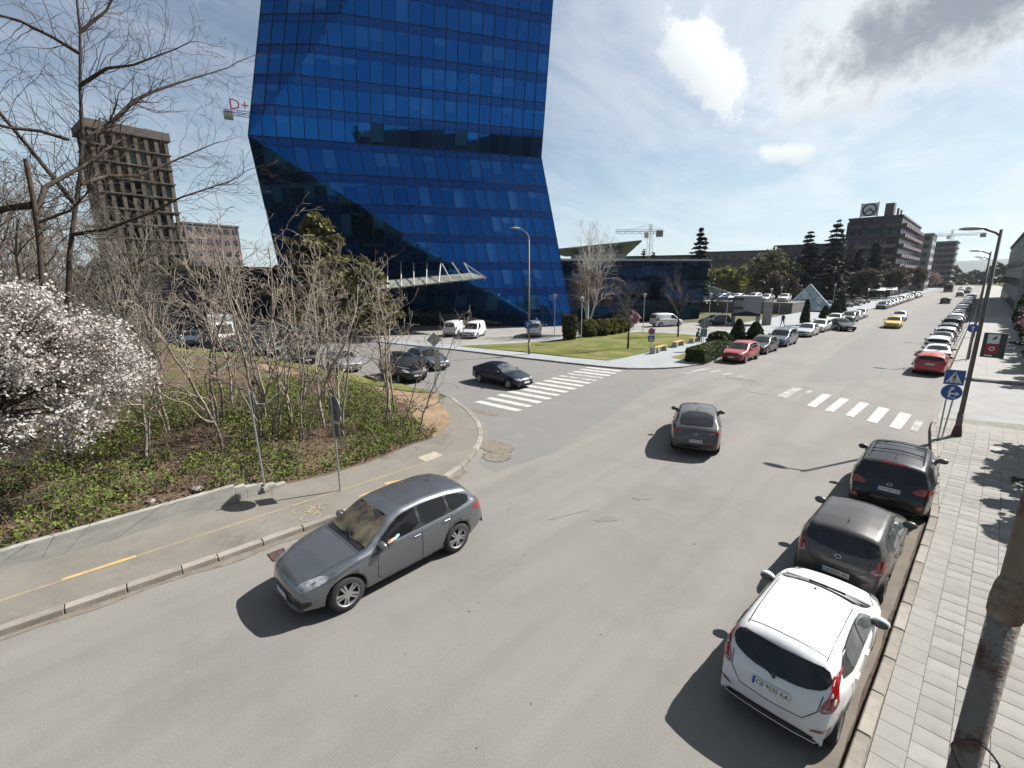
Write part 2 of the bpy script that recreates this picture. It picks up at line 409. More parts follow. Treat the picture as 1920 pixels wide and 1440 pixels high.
# dark repair scars and oil marks, each a thin irregular sheet
rnd = random.Random(5)
stain_m = mat('road_stain', (.115, .11, .10), .8, color2=(.175, .165, .152), scale=5, detail=9, spec=.4)
for cx, cy, a, b, rot in ((-6.5, 10.2, .34, .12, .9), (-6.5, 12.0, .30, .11, .9), (-1.6, 34.5, .5, .22, .1), (-2.0, 27.9, .3, .10, .0), (-8.4, 28.6, .55, .14, .1)):
    n = 16; ca, sa = math.cos(rot), math.sin(rot); poly = []
    for i in range(n):
        t = 2 * math.pi * i / n; r = 1 + rnd.uniform(-.45, .3)
        x, y = a * r * math.cos(t), b * r * math.sin(t); poly.append((cx + x * ca - y * sa, cy + x * sa + y * ca))
    tag(MB().sheet(poly, .0085).build('road_stain', stain_m), kind='structure')
mb = MB()                                                   # oil drips and small debris down the lanes
for k in range(120):
    lane = rnd.choice((-6.4, -6.7, -4.2, -9.0)); x = lane + rnd.gauss(0, .22); y = rnd.uniform(2.5, 26); r_ = abs(rnd.gauss(0, .009)) + .005
    mb.add([(x + r_ * rnd.uniform(.6, 1.3) * math.cos(t), y + r_ * 1.5 * rnd.uniform(.6, 1.3) * math.sin(t), .0105) for t in np.linspace(0, 5.5, 7)], [tuple(range(7))])
tag(mb.build('oil_drips', stain_m), kind='stuff')
crack_m = mat('crack', (.085, .082, .078), .95)
mb = MB()
for x0, y0, ang, ln in ((-11.9, 17.4, 1.85, 11.5), (-3.0, 20.0, .15, 1.6), (-7.7, 9.0, 1.2, 1.2)):
    x, y, a = x0, y0, ang
    pts = [(x, y)]
    while ln > 0:
        s = rnd.uniform(.12, .3); a += rnd.uniform(-.5, .5) * .6; a = ang + (a - ang) * .7
        x += math.cos(a) * s; y += math.sin(a) * s; pts.append((x, y)); ln -= s
    for (xa, ya), (xb, yb) in zip(pts, pts[1:]):
        if rnd.random() < .2: continue
        dx, dy = xb - xa, yb - ya; l = math.hypot(dx, dy); w = rnd.uniform(.003, .008)
        nx, ny = -dy / l * w, dx / l * w
        mb.add([(xa + nx, ya + ny, .0095), (xa - nx, ya - ny, .0095), (xb - nx, yb - ny, .0095), (xb + nx, yb + ny, .0095)], [(0, 1, 2, 3)])
tag(mb.build('road_cracks', crack_m), kind='stuff')
# gravel and leaf litter collected along the left gutter and on the corner
litter = mat('gutter_litter', (.150, .120, .092), .98, color2=(.195, .178, .155), scale=3.2, speck=.3, detail=9, spec=.1)
gut = []
for t in range(0, 40):
    y = -8 + t * .45; x = lerp_tab([(p[1], p[0]) for p in LK[:5]], y)
    gut.append((x + .05 + .22 * abs(wobble(3 * y, y)) + .05, y))
tag(MB().sheet([(lerp_tab([(p[1], p[0]) for p in LK[:5]], y) - .02, y) for _, y in gut] + gut[::-1], .010).build('gutter_dirt_shade', litter), kind='structure')
for cx, cy, a, b in ((-13.0, 11.9, .9, .55), (-12.2, 11.2, .55, .5), (-17.0, 14.9, .9, .3)):
    poly = [(cx + a * (1 + .22 * wobble(i * 2.9, cx)) * math.cos(i * .1653), cy + b * (1 + .22 * wobble(i * 2.9, cx)) * math.sin(i * .1653)) for i in range(38)]
    tag(MB().sheet(poly, .011 + .002 * (cx + 18)).build('gutter_dirt_shade', litter), kind='structure')
tag(MB().sheet([(-.09, 6), (-.12, 16.4), (-.52, 16.2), (-.66, 12), (-.75, 6), (-1.2, -4), (-.6, -4)], .006).build('gutter_dirt_shade', mat('gutter_dust', (.175, .150, .125), .95, color2=(.135, .118, .10), scale=2, detail=9, spec=.1)), kind='structure')

kerb_shade_dirt = mat('kerb_shade_and_dirt', (.055, .036, .030), .95, color2=(.10, .08, .06), scale=3, detail=9, spec=.1)  # dark strip: dirt plus the kerb face's shade painted into the colour
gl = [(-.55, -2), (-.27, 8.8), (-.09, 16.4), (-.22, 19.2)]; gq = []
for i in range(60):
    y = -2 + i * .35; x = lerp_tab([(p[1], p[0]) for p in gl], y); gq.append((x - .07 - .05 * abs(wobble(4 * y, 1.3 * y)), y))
tag(MB().sheet([(lerp_tab([(p[1], p[0]) for p in gl], y) + .01, y) for _, y in gq] + gq[::-1], .0135).build('gutter_dirt_shade', kerb_shade_dirt), kind='structure')
# --- painted markings
def quad_mark(name, q, m, z=.012):
    return tag(MB().sheet(q, z).build(name, m), kind='structure')
for k in range(14):
    t = k / 13.0
    x0 = -18.95 - 1.5 * t; x1 = -15.95 - 1.75 * t; y0 = 16.0 + 12.25 * t; y1 = 16.3 + 12.45 * t
    w = .23
    quad_mark('zebra_stripe', [(x0, y0 - w), (x1, y1 - w), (x1, y1 + w), (x0, y0 + w)], paint_w2 if k in (9, 10) else paint_w)
for q in ([(-5.66, 30.95), (-5.21, 30.91), (-5.24, 27.3), (-5.65, 27.49)], [(-4.71, 30.58), (-4.29, 30.4), (-4.38, 26.98), (-4.76, 27.09)], [(-3.78, 30.27), (-3.36, 30.06), (-3.49, 26.65), (-3.84, 26.75)],
          [(-2.91, 29.76), (-2.44, 29.53), (-2.53, 26.22), (-2.94, 26.37)], [(-2.0, 29.24), (-1.54, 29.06), (-1.66, 25.84), (-2.06, 25.97)]):
    quad_mark('zebra_stripe', q, paint_w)
for q in ([(-7.3, 31.6), (-6.8, 31.5), (-6.9, 28.4), (-7.4, 28.6)], [(-1.3, 28.2), (-1.02, 28.1), (-1.1, 25.9), (-1.35, 26.0)], [(-14.15, 32.2), (-13.62, 34.2), (-13.35, 34.1), (-13.8, 32.1)], [(-13.1, 32.8), (-12.72, 33.9), (-12.45, 33.7), (-12.8, 32.6)],
          [(-12.1, 32.6), (-11.7, 33.4), (-11.45, 33.2), (-11.8, 32.3)], [(-14.3, 31.1), (-13.8, 31.7), (-13.6, 31.5), (-14.05, 30.9)], [(-11.1, 32.6), (-10.8, 33.0), (-10.6, 32.8), (-10.9, 32.4)], [(-6.45, 31.3), (-6.2, 31.2), (-6.25, 30.5), (-6.5, 30.6)]):
    quad_mark('zebra_stripe', q, paint_w2)

# --- left pavement with its kerb stones
LP_in = [(-15.03, -40), (-15.0, 3.2), (-15.33, 4.2), (-14.95, 5.73), (-14.96, 7.36), (-15.38, 9.41), (-15.42, 10.43), (-16.3, 11.97), (-17.6, 13.0), (-20.2, 14.2)]
left_pave = tag(MB().prism([(x - .2 if i < 4 else x - .14, y - (.0 if i < 4 else .12)) for i, (x, y) in enumerate(LK[:12])] + LP_in[::-1], -.02, .135).build('pavement', paving_asphalt), kind='structure')
KERB_MESH = {}
def kerb_run(line, side, width, h, parent, m, step=1.0, ymax=None):
    """stones laid along a polyline; side=+1 puts the stone to the left of the walking direction"""
    d = [0]
    for (a, b), (c, e) in zip(line, line[1:]): d.append(d[-1] + math.hypot(c - a, e - b))
    def at(s):
        for i in range(len(line) - 1):
            if s <= d[i + 1] or i == len(line) - 2:
                t = (s - d[i]) / (d[i + 1] - d[i]); return (line[i][0] + (line[i + 1][0] - line[i][0]) * t, line[i][1] + (line[i + 1][1] - line[i][1]) * t)
    s = 0
    while s < d[-1] - .3:
        l = step * rnd.choice((1, 1, 1, .72, 1)); l = min(l, d[-1] - s)
        a, b = at(s), at(s + l); ang = math.atan2(b[1] - a[1], b[0] - a[0]); ln = math.hypot(b[0] - a[0], b[1] - a[1])
        cx, cy = (a[0] + b[0]) / 2 - math.sin(ang) * width / 2 * side, (a[1] + b[1]) / 2 + math.cos(ang) * width / 2 * side
        key = (round(ln - .014, 2), width, h)
        if key not in KERB_MESH:
            bm = bmesh.new(); bmesh.ops.create_cube(bm, size=1)
            for v in bm.verts: v.co = (v.co.x * key[0], v.co.y * width, v.co.z * (h + .2) + (h - .2) / 2)
            bmesh.ops.bevel(bm, geom=bm.edges[:], offset=.018, segments=1, affect='EDGES')
            me = bpy.data.meshes.new('kerb_stone'); bm.to_mesh(me); bm.free(); me.materials.append(m); KERB_MESH[key] = me
        o = bpy.data.objects.new('kerb_stone', KERB_MESH[key]); o.location = (cx, cy, rnd.uniform(-.006, .006)); o.rotation_euler = (rnd.uniform(-.02, .02), rnd.uniform(-.008, .008), ang + rnd.uniform(-.008, .008))
        if KERB_MESH[key].materials[0] != m: o.material_slots[0].link = 'OBJECT'; o.material_slots[0].material = m
        link(o, parent); s += l
kerb_run([(lerp_tab([(p[1], p[0]) for p in LK[:4]], -9), -9)] + LK[1:12], 1, .2, .15, left_pave, kerb_m)
quad_mark('cycle_lane_line', [(-13.78, -9), (-13.70, -9), (-13.56, 0.47), (-13.37, 8.84), (-13.47, 8.84), (-13.66, .47)], paint_y2, .1395)
quad_mark('cycle_lane_line', [(-13.72, -.85), (-13.60, -.85), (-13.55, .47), (-13.68, .47)], paint_y, .1435)
mb = MB()                                                    # cycle pictogram: two wheels, frame, bars
def ring(mb, cx, cy, rx, ry, w, z, n=20):
    for i in range(n):
        a, b = 2 * math.pi * i / n, 2 * math.pi * (i + 1) / n
        mb.add([(cx + rx * math.cos(a), cy + ry * math.sin(a), z), (cx + (rx + w) * math.cos(a), cy + (ry + w) * math.sin(a), z), (cx + (rx + w) * math.cos(b), cy + (ry + w) * math.sin(b), z), (cx + rx * math.cos(b), cy + ry * math.sin(b), z)], [(0, 1, 2, 3)])
def stroke(mb, a, b, w, z):
    dx, dy = b[0] - a[0], b[1] - a[1]; l = math.hypot(dx, dy); nx, ny = -dy / l * w / 2, dx / l * w / 2
    mb.add([(a[0] + nx, a[1] + ny, z), (a[0] - nx, a[1] - ny, z), (b[0] - nx, b[1] - ny, z), (b[0] + nx, b[1] + ny, z)], [(0, 1, 2, 3)])
for wy in (-12.49, -13.07): ring(mb, wy, 4.25, .19, .24, .05, .1415)
for a, b in (((-12.49, 4.25), (-12.68, 4.62)), ((-12.68, 4.62), (-12.98, 4.66)), ((-12.78, 4.25), (-12.68, 4.62)), ((-12.78, 4.25), (-13.0, 4.66)), ((-13.07, 4.25), (-12.98, 4.85)), ((-12.98, 4.85), (-12.86, 4.95)), ((-12.68, 4.62), (-12.66, 4.78))):
    stroke(mb, a, b, .055, .1425)
tag(mb.build('cycle_symbol', paint_y2), kind='structure')
quad_mark('cycle_arrow', [(-12.70, 5.8), (-12.62, 5.8), (-12.58, 6.75), (-12.36, 6.72), (-12.70, 7.6), (-12.98, 6.85), (-12.76, 6.8)], paint_y, .1415)
cover = tag(MB().prism([(-14.05, 8.84), (-14.1, 9.66), (-13.56, 9.68), (-13.45, 8.84)], .10, .1435).build('manhole_cover', mat('cover_concrete', (.36, .32, .25), .9, var=.25, scale=4)),
            'pale concrete service cover set in the left pavement', 'manhole')
gr = thing('drain_grate', 'rusty iron drain grate by the kerb in front of the grey car', 'drain', (-11.4, 3.01, 0))
rust_m = mat('rusty_iron', (.10, .045, .03), .8, .3, var=.4, scale=8)
MB().box((0, 0, .004), (.42, .36, .006)).build('pit', crack_m, gr)
mb = MB().box((-.2, 0, .012), (.035, .38, .014)).box((.2, 0, .012), (.035, .38, .014)).box((0, -.175, .012), (.365, .03, .014)).box((0, .175, .012), (.365, .03, .014))
mb.build('frame', rust_m, gr)
for i in range(5): MB().box((-.125 + i * .0625, 0, .011), (.022, .32, .012)).build('bar', rust_m, gr)
MB().box((0, 0, .0095), (.362, .026, .010)).build('bar', rust_m, gr)

# --- planted bank on the left, its low concrete wall
def bank_h(x, y):
    bx = lerp_tab([(3.2, -15.0), (4.2, -15.33), (5.73, -14.95), (7.36, -14.96), (9.41, -15.38), (10.43, -15.42), (11.97, -16.3), (13.0, -17.6), (14.2, -20.2)], y)
    edge = sstep(y, 9.5, 3.6); d = bx - x
    back = sstep(d, 0, 6) * sstep(y, 15.0, 9.5)
    lip = sstep(d, -.1, .2) if y < 3.2 else sstep(d, .0, 1.5)
    return .125 + .46 * edge * lip * (1 - .6 * sstep(d, 16, 34)) + .42 * back * (1 - sstep(d, 14, 34)) + .05 * wobble(x, y) * sstep(d, .1, .8) - .04 * sstep(y, 13, 15)
bank_poly = [(-15.02, -40), (-15.02, 3.15), (-15.3, 3.2)] + [(x + .0, y) for x, y in LP_in[2:]] + [(-21.7, 15.45), (-26, 15.15), (-35.4, 13.75), (-43.4, 12.35), (-62, 8.05), (-75, 4.8), (-75, -40)]
bank = grid_sheet(bank_poly, .9, bank_h).build('bank', earth_m, smooth=True); tag(bank, kind='structure')
path_poly = [(-15.5, 10.6), (-16.3, 12.0), (-17.6, 13.05), (-20.2, 14.25), (-21.6, 15.3), (-24.6, 13.6), (-31.6, 12.0), (-40, 10.6), (-40, 9.6), (-31.6, 10.4), (-24.4, 11.6), (-20.5, 12.3), (-17.5, 11.2)]
tag(grid_sheet(path_poly, .9, lambda x, y: bank_h(x, y) + .025).build('dirt_path', dirt_m, smooth=True), kind='structure')
tag(grid_sheet([(-21.7, 15.4), (-26, 15.1), (-35.4, 13.7), (-43.4, 12.3), (-62, 8.0), (-62, 5.5), (-43.4, 10.7), (-35, 12.0), (-24.7, 13.8)], .9, lambda x, y: bank_h(x, y) + .03).build('grass_strip', grass_m, smooth=True), kind='structure')
wall = thing('garden_wall', 'low grey concrete wall stepping down beside the left pavement', 'wall', (-14.98, -10, 0))
def bevel_box(name, d, m, parent, loc, off=.012):
    bm = bmesh.new(); bmesh.ops.create_cube(bm, size=1)
    for v in bm.verts: v.co = (v.co.x * d[0], v.co.y * d[1], v.co.z * d[2])
    bmesh.ops.bevel(bm, geom=bm.edges[:], offset=off, segments=1, affect='EDGES')
    me = bpy.data.meshes.new(name); bm.to_mesh(me); bm.free(); me.materials.append(m)
    o = bpy.data.objects.new(name, me); o.location = loc; return link(o, parent)
bevel_box('wall_panel', (.17, 22.0, .78), concrete_m, wall, (-.09, -9.0, .29))
bevel_box('wall_panel', (.17, 11.0, .78), concrete_m, wall, (-.09, 7.52, .295))
for k, (y0, y1, h) in enumerate(((13.03, 13.32, .59), (13.33, 13.62, .50), (13.63, 13.9, .42), (13.91, 14.18, .33), (14.19, 14.5, .24))):
    bevel_box('step_block', (.2, y1 - y0, h + .1), concrete_m, wall, (-.12 - .03 * k, (y0 + y1) / 2, (h - .1) / 2))

# --- plaza, lawn, forecourt beyond the side street
plaza = tag(MB().prism(SK + [(-19.5, 420), (-20, 200), (-22.5, 121), (-23.4, 92), (-23.5, 78), (-24, 69), (-38, 58), (-36.4, 29.9), (-44.5, 25.9), (-62, 20.8), (-95, 12.3)], -.02, .11).build('plaza', plaza_m), kind='structure')
kerb_run([(-36, 26.4)] + SK[3:13] + [(-14.57, 50)], 1, .14, .125, plaza, kerb_g)
lawn_poly = [(-36.2, 28.3), (-35.33, 28.31), (-27.58, 30.0), (-23.2, 30.58), (-20.6, 31.3), (-20.37, 33.53), (-20.36, 36.58), (-20.3, 41.19), (-20.6, 46.04), (-21.6, 51.5), (-24, 52.2), (-28.6, 50.6), (-30.4, 46), (-31.2, 39.5), (-31.4, 36.3), (-34, 32)]
lawn = tag(grid_sheet(lawn_poly, 1.0, lambda x, y: .135 + .25 * math.exp(-((x + 28) ** 2 / 18 + (y - 40) ** 2 / 60)) + .015 * wobble(x, y)).build('lawn', grass_m, smooth=True), kind='structure')
tag(MB().prism([(-17.6, 36.2), (-14.9, 35.2), (-14.9, 51.5), (-17.6, 51.5)], .05, .135).build('lawn', grass_m), kind='structure')
tag(MB().prism([(-19.7, 64), (-15.6, 58.5), (-15.7, 84), (-19.0, 84)], .05, .128).build('lawn', plaza_m), kind='structure')
tag(MB().sheet([(-36.3, 29.0), (-45, 25.7), (-62, 20.6), (-95, 12), (-95, 44), (-66, 45), (-44.5, 48.4), (-33.5, 57.5), (-29.3, 66.6), (-21, 65.5), (-22.5, 54), (-31.5, 52)], .116).build('forecourt', fore_m), kind='structure')
bed = tag(MB().prism([(-66, 45.2), (-44.5, 48.7), (-35, 55.9), (-36.5, 58), (-46, 51), (-66, 47)], .05, .26).build('planting_bed', earth_m), kind='structure')
tag(MB().prism([(-66, 44.9), (-44.5, 48.4), (-34.9, 55.6), (-35, 55.9), (-44.6, 48.7), (-66, 45.2)], .05, .32).build('bed_edging', mat('pale_edging', (.5, .49, .45), .8, var=.2)), kind='structure')

# --- right-hand pavement: individually laid tiles near the camera
pave_r = tag(MB().prism([(x + .01, y) for x, y in RK[:8]] + [(.4, 29.4), (2.4, 30.1), (9, 30.4), (9, -40)], -.02, .112).build('pavement', joint_m), kind='structure')
kerb_run([(-.75, -4), (-.27, 8.8), (-.09, 16.4), (-.22, 19.2), (-.44, 22.7), (-.74, 27.0), (-.72, 28.3)], -1, .17, .15, pave_r, kerb_m)
bm = bmesh.new(); bmesh.ops.create_cube(bm, size=1)
for v in bm.verts: v.co = (v.co.x * .3955, v.co.y * .3555, v.co.z * .05)
bmesh.ops.bevel(bm, geom=[e for e in bm.edges if e.verts[0].co.z > 0 and e.verts[1].co.z > 0], offset=.004, segments=1, affect='EDGES')
tile_me = bpy.data.meshes.new('paving_tile'); bm.to_mesh(tile_me); bm.free(); tile_me.materials.append(tile_m)
ang_t = math.atan2(.0236, 1.0); ct, st = math.cos(-ang_t), math.sin(-ang_t)
rest = MB(); ntile = 0
for cI in range(-3, 24):
    ph = rnd.uniform(0, .36)
    for rI in range(-8, 100):
        u = .2 + cI * .4; v = rI * .36 + ph
        x = -.33 + u * ct - v * st; y = v * ct + u * st
        kx = lerp_tab([(p[1], p[0]) for p in RK[:7]], y) + .17
        if y > 28.6 or x - .2 < kx or x > 8.8 or y < -4: 
            if not (y <= 28.6 and x + .15 > kx and x < kx + .25 and y > -4): continue
            # half tile along the kerb
            rest.box(((kx + x + .2) / 2 + .004, y, .11), (max(.03, x + .2 - kx - .01), .352, .05), -ang_t); continue
        if u + .2 < 2.35 and 6.2 < y < 27 and x < .95 + y * .062 and ntile < 300:
            o = bpy.data.objects.new('paving_tile', tile_me); o.location = (x, y, .112 + rnd.uniform(-.003, .003)); o.rotation_euler = (rnd.uniform(-.012, .012), rnd.uniform(-.012, .012), -ang_t + rnd.uniform(-.006, .006))
            link(o, pave_r); ntile += 1
        else: rest.box((x, y, .111), (.3955, .3555, .05), -ang_t)
tag(rest.build('paving_tiles', tile_m, pave_r), kind='stuff')
tag(MB().sheet([(-.6, 28.5), (9, 30.2), (9, 41.8), (.2, 41.2), (-.6, 41.8)], .003).build('alley', mat('alley_asphalt', (.26, .255, .245), .95, color2=(.21, .205, .195), scale=.8, detail=9, bump=.3, bscale=120)), kind='structure')
far_tile = mat('far_paving', (.30, .292, .275), .9, color2=(.25, .244, .23), scale=.8, bump=.2, bscale=60, spec=.2)
pave_f = tag(MB().prism([(9, 42.1), (2.66, 42.0), (.4, 41.6), (-.4, 41.9), (-.8, 42.8), (-.62, 79), (-.47, 200), (-.3, 420), (5, 420), (9, 200)], -.02, .14).build('pavement', far_tile), kind='structure')
kerb_run([(9, 41.9), (2.66, 41.8), (.3, 41.3), (-.5, 41.6), (-.93, 42.6), (-.75, 79), (-.68, 120)], 1, .15, .15, pave_f, kerb_g, step=1.6)
mb = MB()                                                    # sawn joints of the far paving, as far as they can be told apart
for i in range(40):
    y = 43.2 + i * .8; mb.box((1.9, y, .1415), (5.2, .02, .003))
for i in range(5): mb.box((.1 + i * .9, 60, .1422), (.02, 33, .003))
tag(mb.build('paving_joint', joint_m, pave_f), kind='stuff')
tag(MB().prism([(1.1, 24.6), (1.75, 24.5), (1.8, 25.0), (1.12, 25.15)], .10, .148).build('manhole_cover', mat('cover_steel', (.20, .20, .195), .7, .3, var=.3, scale=6)), 'grey steel hatch in the tiled pavement by the lamp pole', 'manhole')
# ================================================================== VEHICLES
glass_car = mat('car_glass', (.008, .009, .011), .04, spec=.45)
glass_tint = mat('car_glass_side', (.010, .011, .012), .05, spec=.35)
glass_beige = mat('car_glass_over_beige_dash', (.15, .125, .075), .06, color2=(.035, .032, .025), scale=2.2, detail=3, spec=.6, ramp=(.4, .6))
glass_pale = mat('car_glass_pale', (.10, .115, .115), .05, color2=(.03, .035, .038), scale=2.0, detail=3, spec=.6)
seam_m = mat('panel_gap', (.012, .012, .012), .8)
red_lens = mat('red_lens', (.33, .008, .010), .12, color2=(.18, .004, .006), scale=9, spec=.7, coat=.6)
clear_lens = mat('clear_lens', (.36, .38, .40), .10, color2=(.12, .13, .145), scale=14, spec=.7, coat=.7)
rim_m = mat('alloy', (.48, .48, .49), .32, .85, var=.15, scale=8)
rim_dark = mat('rim_shadow', (.03, .03, .032), .6, .4)
plate_m = mat('plate_white', (.66, .65, .60), .5, var=.12, scale=9)
plate_blue = mat('plate_blue', (.015, .06, .35), .5)
ink = mat('plate_ink', (.01, .01, .012), .6)
chrome = mat('chrome', (.6, .6, .61), .18, .95)
PAINTS = {}
def paint(name, c, metal=.0, rough=.30, dust=.25):
    if name not in PAINTS:
        PAINTS[name] = mat('paint_' + name, c, rough, metal, color2=tuple(x * .92 + .004 for x in c), scale=1.2, coat=.6 if max(c) > .12 else .45, spec=.4 if max(c) > .12 else .3, detail=6,
                           dirt=(tuple(x * .8 + .012 for x in c), 2.0, .55, .85))
    return PAINTS[name]
P_ = dict(grey=paint('grey', (.165, .176, .192), .75, .27), white=paint('white', (.66, .67, .67)), taupe=paint('taupe', (.058, .054, .052), .2), black=paint('black', (.004, .004, .005)),
          graph=paint('graphite', (.095, .093, .09), .3), navy=paint('navy', (.010, .012, .024), .1), red=paint('red', (.34, .018, .025), .1), silver=paint('silver', (.42, .43, .44), .6, .36),
          green=paint('dark_green', (.016, .03, .027), .2), blue=paint('steel_blue', (.11, .145, .20), .45), yellow=paint('taxi_yellow', (.68, .46, .04)), cream=paint('cream', (.56, .5, .38)),
          dark=paint('charcoal', (.035, .037, .042), .3), maroon=paint('maroon', (.10, .022, .02), .2), brightred=paint('bright_red', (.42, .02, .018)), sky=paint('sky_blue', (.16, .30, .48), .3), beige=paint('beige', (.33, .27, .18), .4))

def chaikin(p, n=2):
    for _ in range(n):
        q = []
        for i in range(len(p)):
            a, b = p[i], p[(i + 1) % len(p)]
            q += [(a[0] * .8 + b[0] * .2, a[1] * .8 + b[1] * .2), (a[0] * .2 + b[0] * .8, a[1] * .2 + b[1] * .8)]
        p = q
    return p

def outline(pts, step=.045, passes=3):
    s = []
    for (a, b), (c, d) in zip(pts, pts[1:]):
        l = math.hypot(c - a, d - b); n = max(1, int(l / step + .5))
        for i in range(n): s.append((a + (c - a) * i / n, b + (d - b) * i / n))
    s.append(pts[-1]); A = np.array(s)
    for _ in range(passes):
        B = A.copy(); B[1:-1] = (A[:-2] + 2 * A[1:-1] + A[2:]) / 4; A = B
    return A

class Shell:
    def __init__(s, sp):
        s.sp = sp; L = sp['L']; s.top = outline(sp['top'])
        verts = []; rings = []
        tum = sp.get('tum', .36); W2 = sp['W'] / 2
        for xf, zt in s.top:
            zb = lerp_tab(sp['bottom'], xf); zl = lerp_tab(sp['belt'], xf); w = lerp_tab(sp['plan'], xf)
            zl = min(zl, zt - .05); zb = min(zb, zl - .06)
            hb = zl - zb
            prof = [(0, zb), (.5 * w, zb), (.86 * w, zb + .005), (.935 * w, zb + .05), (.965 * w, zb + .16 * hb), (.99 * w, zb + .40 * hb), (1.0 * w, zb + .62 * hb), (.992 * w, zb + .82 * hb), (.975 * w, zl - .02), (.955 * w, zl)]
            h = zt - zl; crown = min(.06, h * .35) * sp.get('crown', 1.0); r = min(sp.get('rc', .17), .62 * max(h - crown, .01))
            wr = max(.955 * w - tum * h, .45 * w)
            ys, zs = wr + tum * (r + crown) * .35, zt - crown - r
            for t in (.33, .67, 1.0): prof.append((.955 * w + (ys - .955 * w) * t + .03 * h * math.sin(math.pi * t), zl + (zs - zl) * t))
            for k in (.3, .6, .85):
                a = k * math.pi / 2; prof.append((ys - r + r * math.cos(a) - .05 * r * k, zs + r * math.sin(a)))
            ye, ze = ys - r * 1.02, zs + r
            for t in (0, .3, .6, .82): prof.append((ye * (1 - t), ze + (zt - ze) * (1 - (1 - t) ** 2)))
            prof.append((0, zt))
            n = len(prof); ring = []
            ff = sstep(xf, 1.1, 0.0) * sp.get('bow_f', .13); fr = sstep(xf, L - .95, L) * sp.get('bow_r', .08)
            pts = prof + [(-y, z) for y, z in prof[-2:0:-1]]
            for y, z in pts:
                k = abs(y / W2) ** 2.4
                x = L / 2 - (xf + ff * k - fr * k); ring.append(len(verts)); verts.append((x, y, z))
            rings.append(ring)
        faces = []; m = len(rings[0])
        for a, b in zip(rings, rings[1:]):
            for i in range(m): j = (i + 1) % m; faces.append((a[i], a[j], b[j], b[i]))
        faces.append(tuple(rings[0][::-1])); faces.append(tuple(rings[-1]))
        s.v = verts; s.f = faces; s.bvh = BVHTree.FromPolygons([Vector(v) for v in verts], faces)
    def ztop(s, xf): return float(np.interp(xf, s.top[:, 0], s.top[:, 1]))
    def hit(s, view, a, b):
        L = s.sp['L']
        if view in 'LR': sg = 1 if view == 'L' else -1; o, d = Vector((L / 2 - a, 6 * sg, b)), Vector((0, -sg, 0))
        elif view == 'rear': o, d = Vector((-9, a, b)), Vector((1, 0, 0))
        elif view == 'front': o, d = Vector((9, a, b)), Vector((-1, 0, 0))
        else: o, d = Vector((L / 2 - a, b, 6)), Vector((0, 0, -1))
        p, nrm, _, _ = s.bvh.ray_cast(o, d)
        if p is None:
            p, nrm, _, _ = s.bvh.find_nearest(o + d * (6 - s.sp['W'] / 2 if view in 'LR' else 9 - L / 2 if view in ('rear', 'front') else 6 - s.sp['top'][6][1]))
        if nrm.dot(d) > 0: nrm = -nrm
        return p, nrm
    def patch(s, name, view, poly, m, parent, off=.005, step=.07, rnd_=2):
        poly = chaikin(poly, rnd_) if rnd_ else poly
        mb = MB(); idx = {}
        for q in grid_clip(poly, step):
            f = []
            for a, b in q:
                k = (round(a, 3), round(b, 3))
                if k not in idx:
                    p, n = s.hit(view, a, b); idx[k] = len(mb.v); mb.v.append(tuple(p + n * off))
                if idx[k] not in f: f.append(idx[k])
            if len(f) >= 3:
                v = [Vector(mb.v[i]) for i in f[:3]]; nn = (v[1] - v[0]).cross(v[2] - v[0])
                out = {'L': Vector((0, 1, 0)), 'R': Vector((0, -1, 0)), 'rear': Vector((-1, 0, 0)), 'front': Vector((1, 0, 0)), 'top': Vector((0, 0, 1))}[view]
                mb.f.append(tuple(f if nn.dot(out) >= 0 else f[::-1])); mb.m.append(0)
        return mb.build(name, m, parent, smooth=True)
    def seam(s, name, lines, m, parent, w=.012, off=.004, step=.08):
        for view, pts in lines:
            mb = MB(); fine = []
            for (a, b), (c, d) in zip(pts, pts[1:]):
                n = max(1, int(math.hypot(c - a, d - b) / step))
                fine += [(a + (c - a) * i / n, b + (d - b) * i / n) for i in range(n)]
            fine.append(pts[-1]); H = [s.hit(view, a, b) for a, b in fine]
            P = [h[0] + h[1] * off for h in H]
            for i in range(len(P) - 1):
                t = P[i + 1] - P[i]
                if t.length < 1e-4 or t.length > .5: continue
                n = H[i][1]; sd = t.cross(n).normalized() * w / 2
                mb.add([P[i] - sd, P[i] + sd, P[i + 1] + sd, P[i + 1] - sd], [(0, 1, 2, 3)])
            if mb.f: mb.build(name, m, parent)

def text_mesh(s, size, m, name='lettering'):
    cu = bpy.data.curves.new('txt', 'FONT'); cu.body = s; cu.size = size; cu.align_x = 'CENTER'; cu.align_y = 'CENTER'; cu.extrude = .001; cu.resolution_u = 2
    o = bpy.data.objects.new('txt', cu); COL.objects.link(o)
    dg = bpy.context.evaluated_depsgraph_get(); me = bpy.data.meshes.new_from_object(o.evaluated_get(dg)); bpy.data.objects.remove(o); bpy.data.curves.remove(cu)
    me.name = name; me.materials.clear(); me.materials.append(m)
    return me

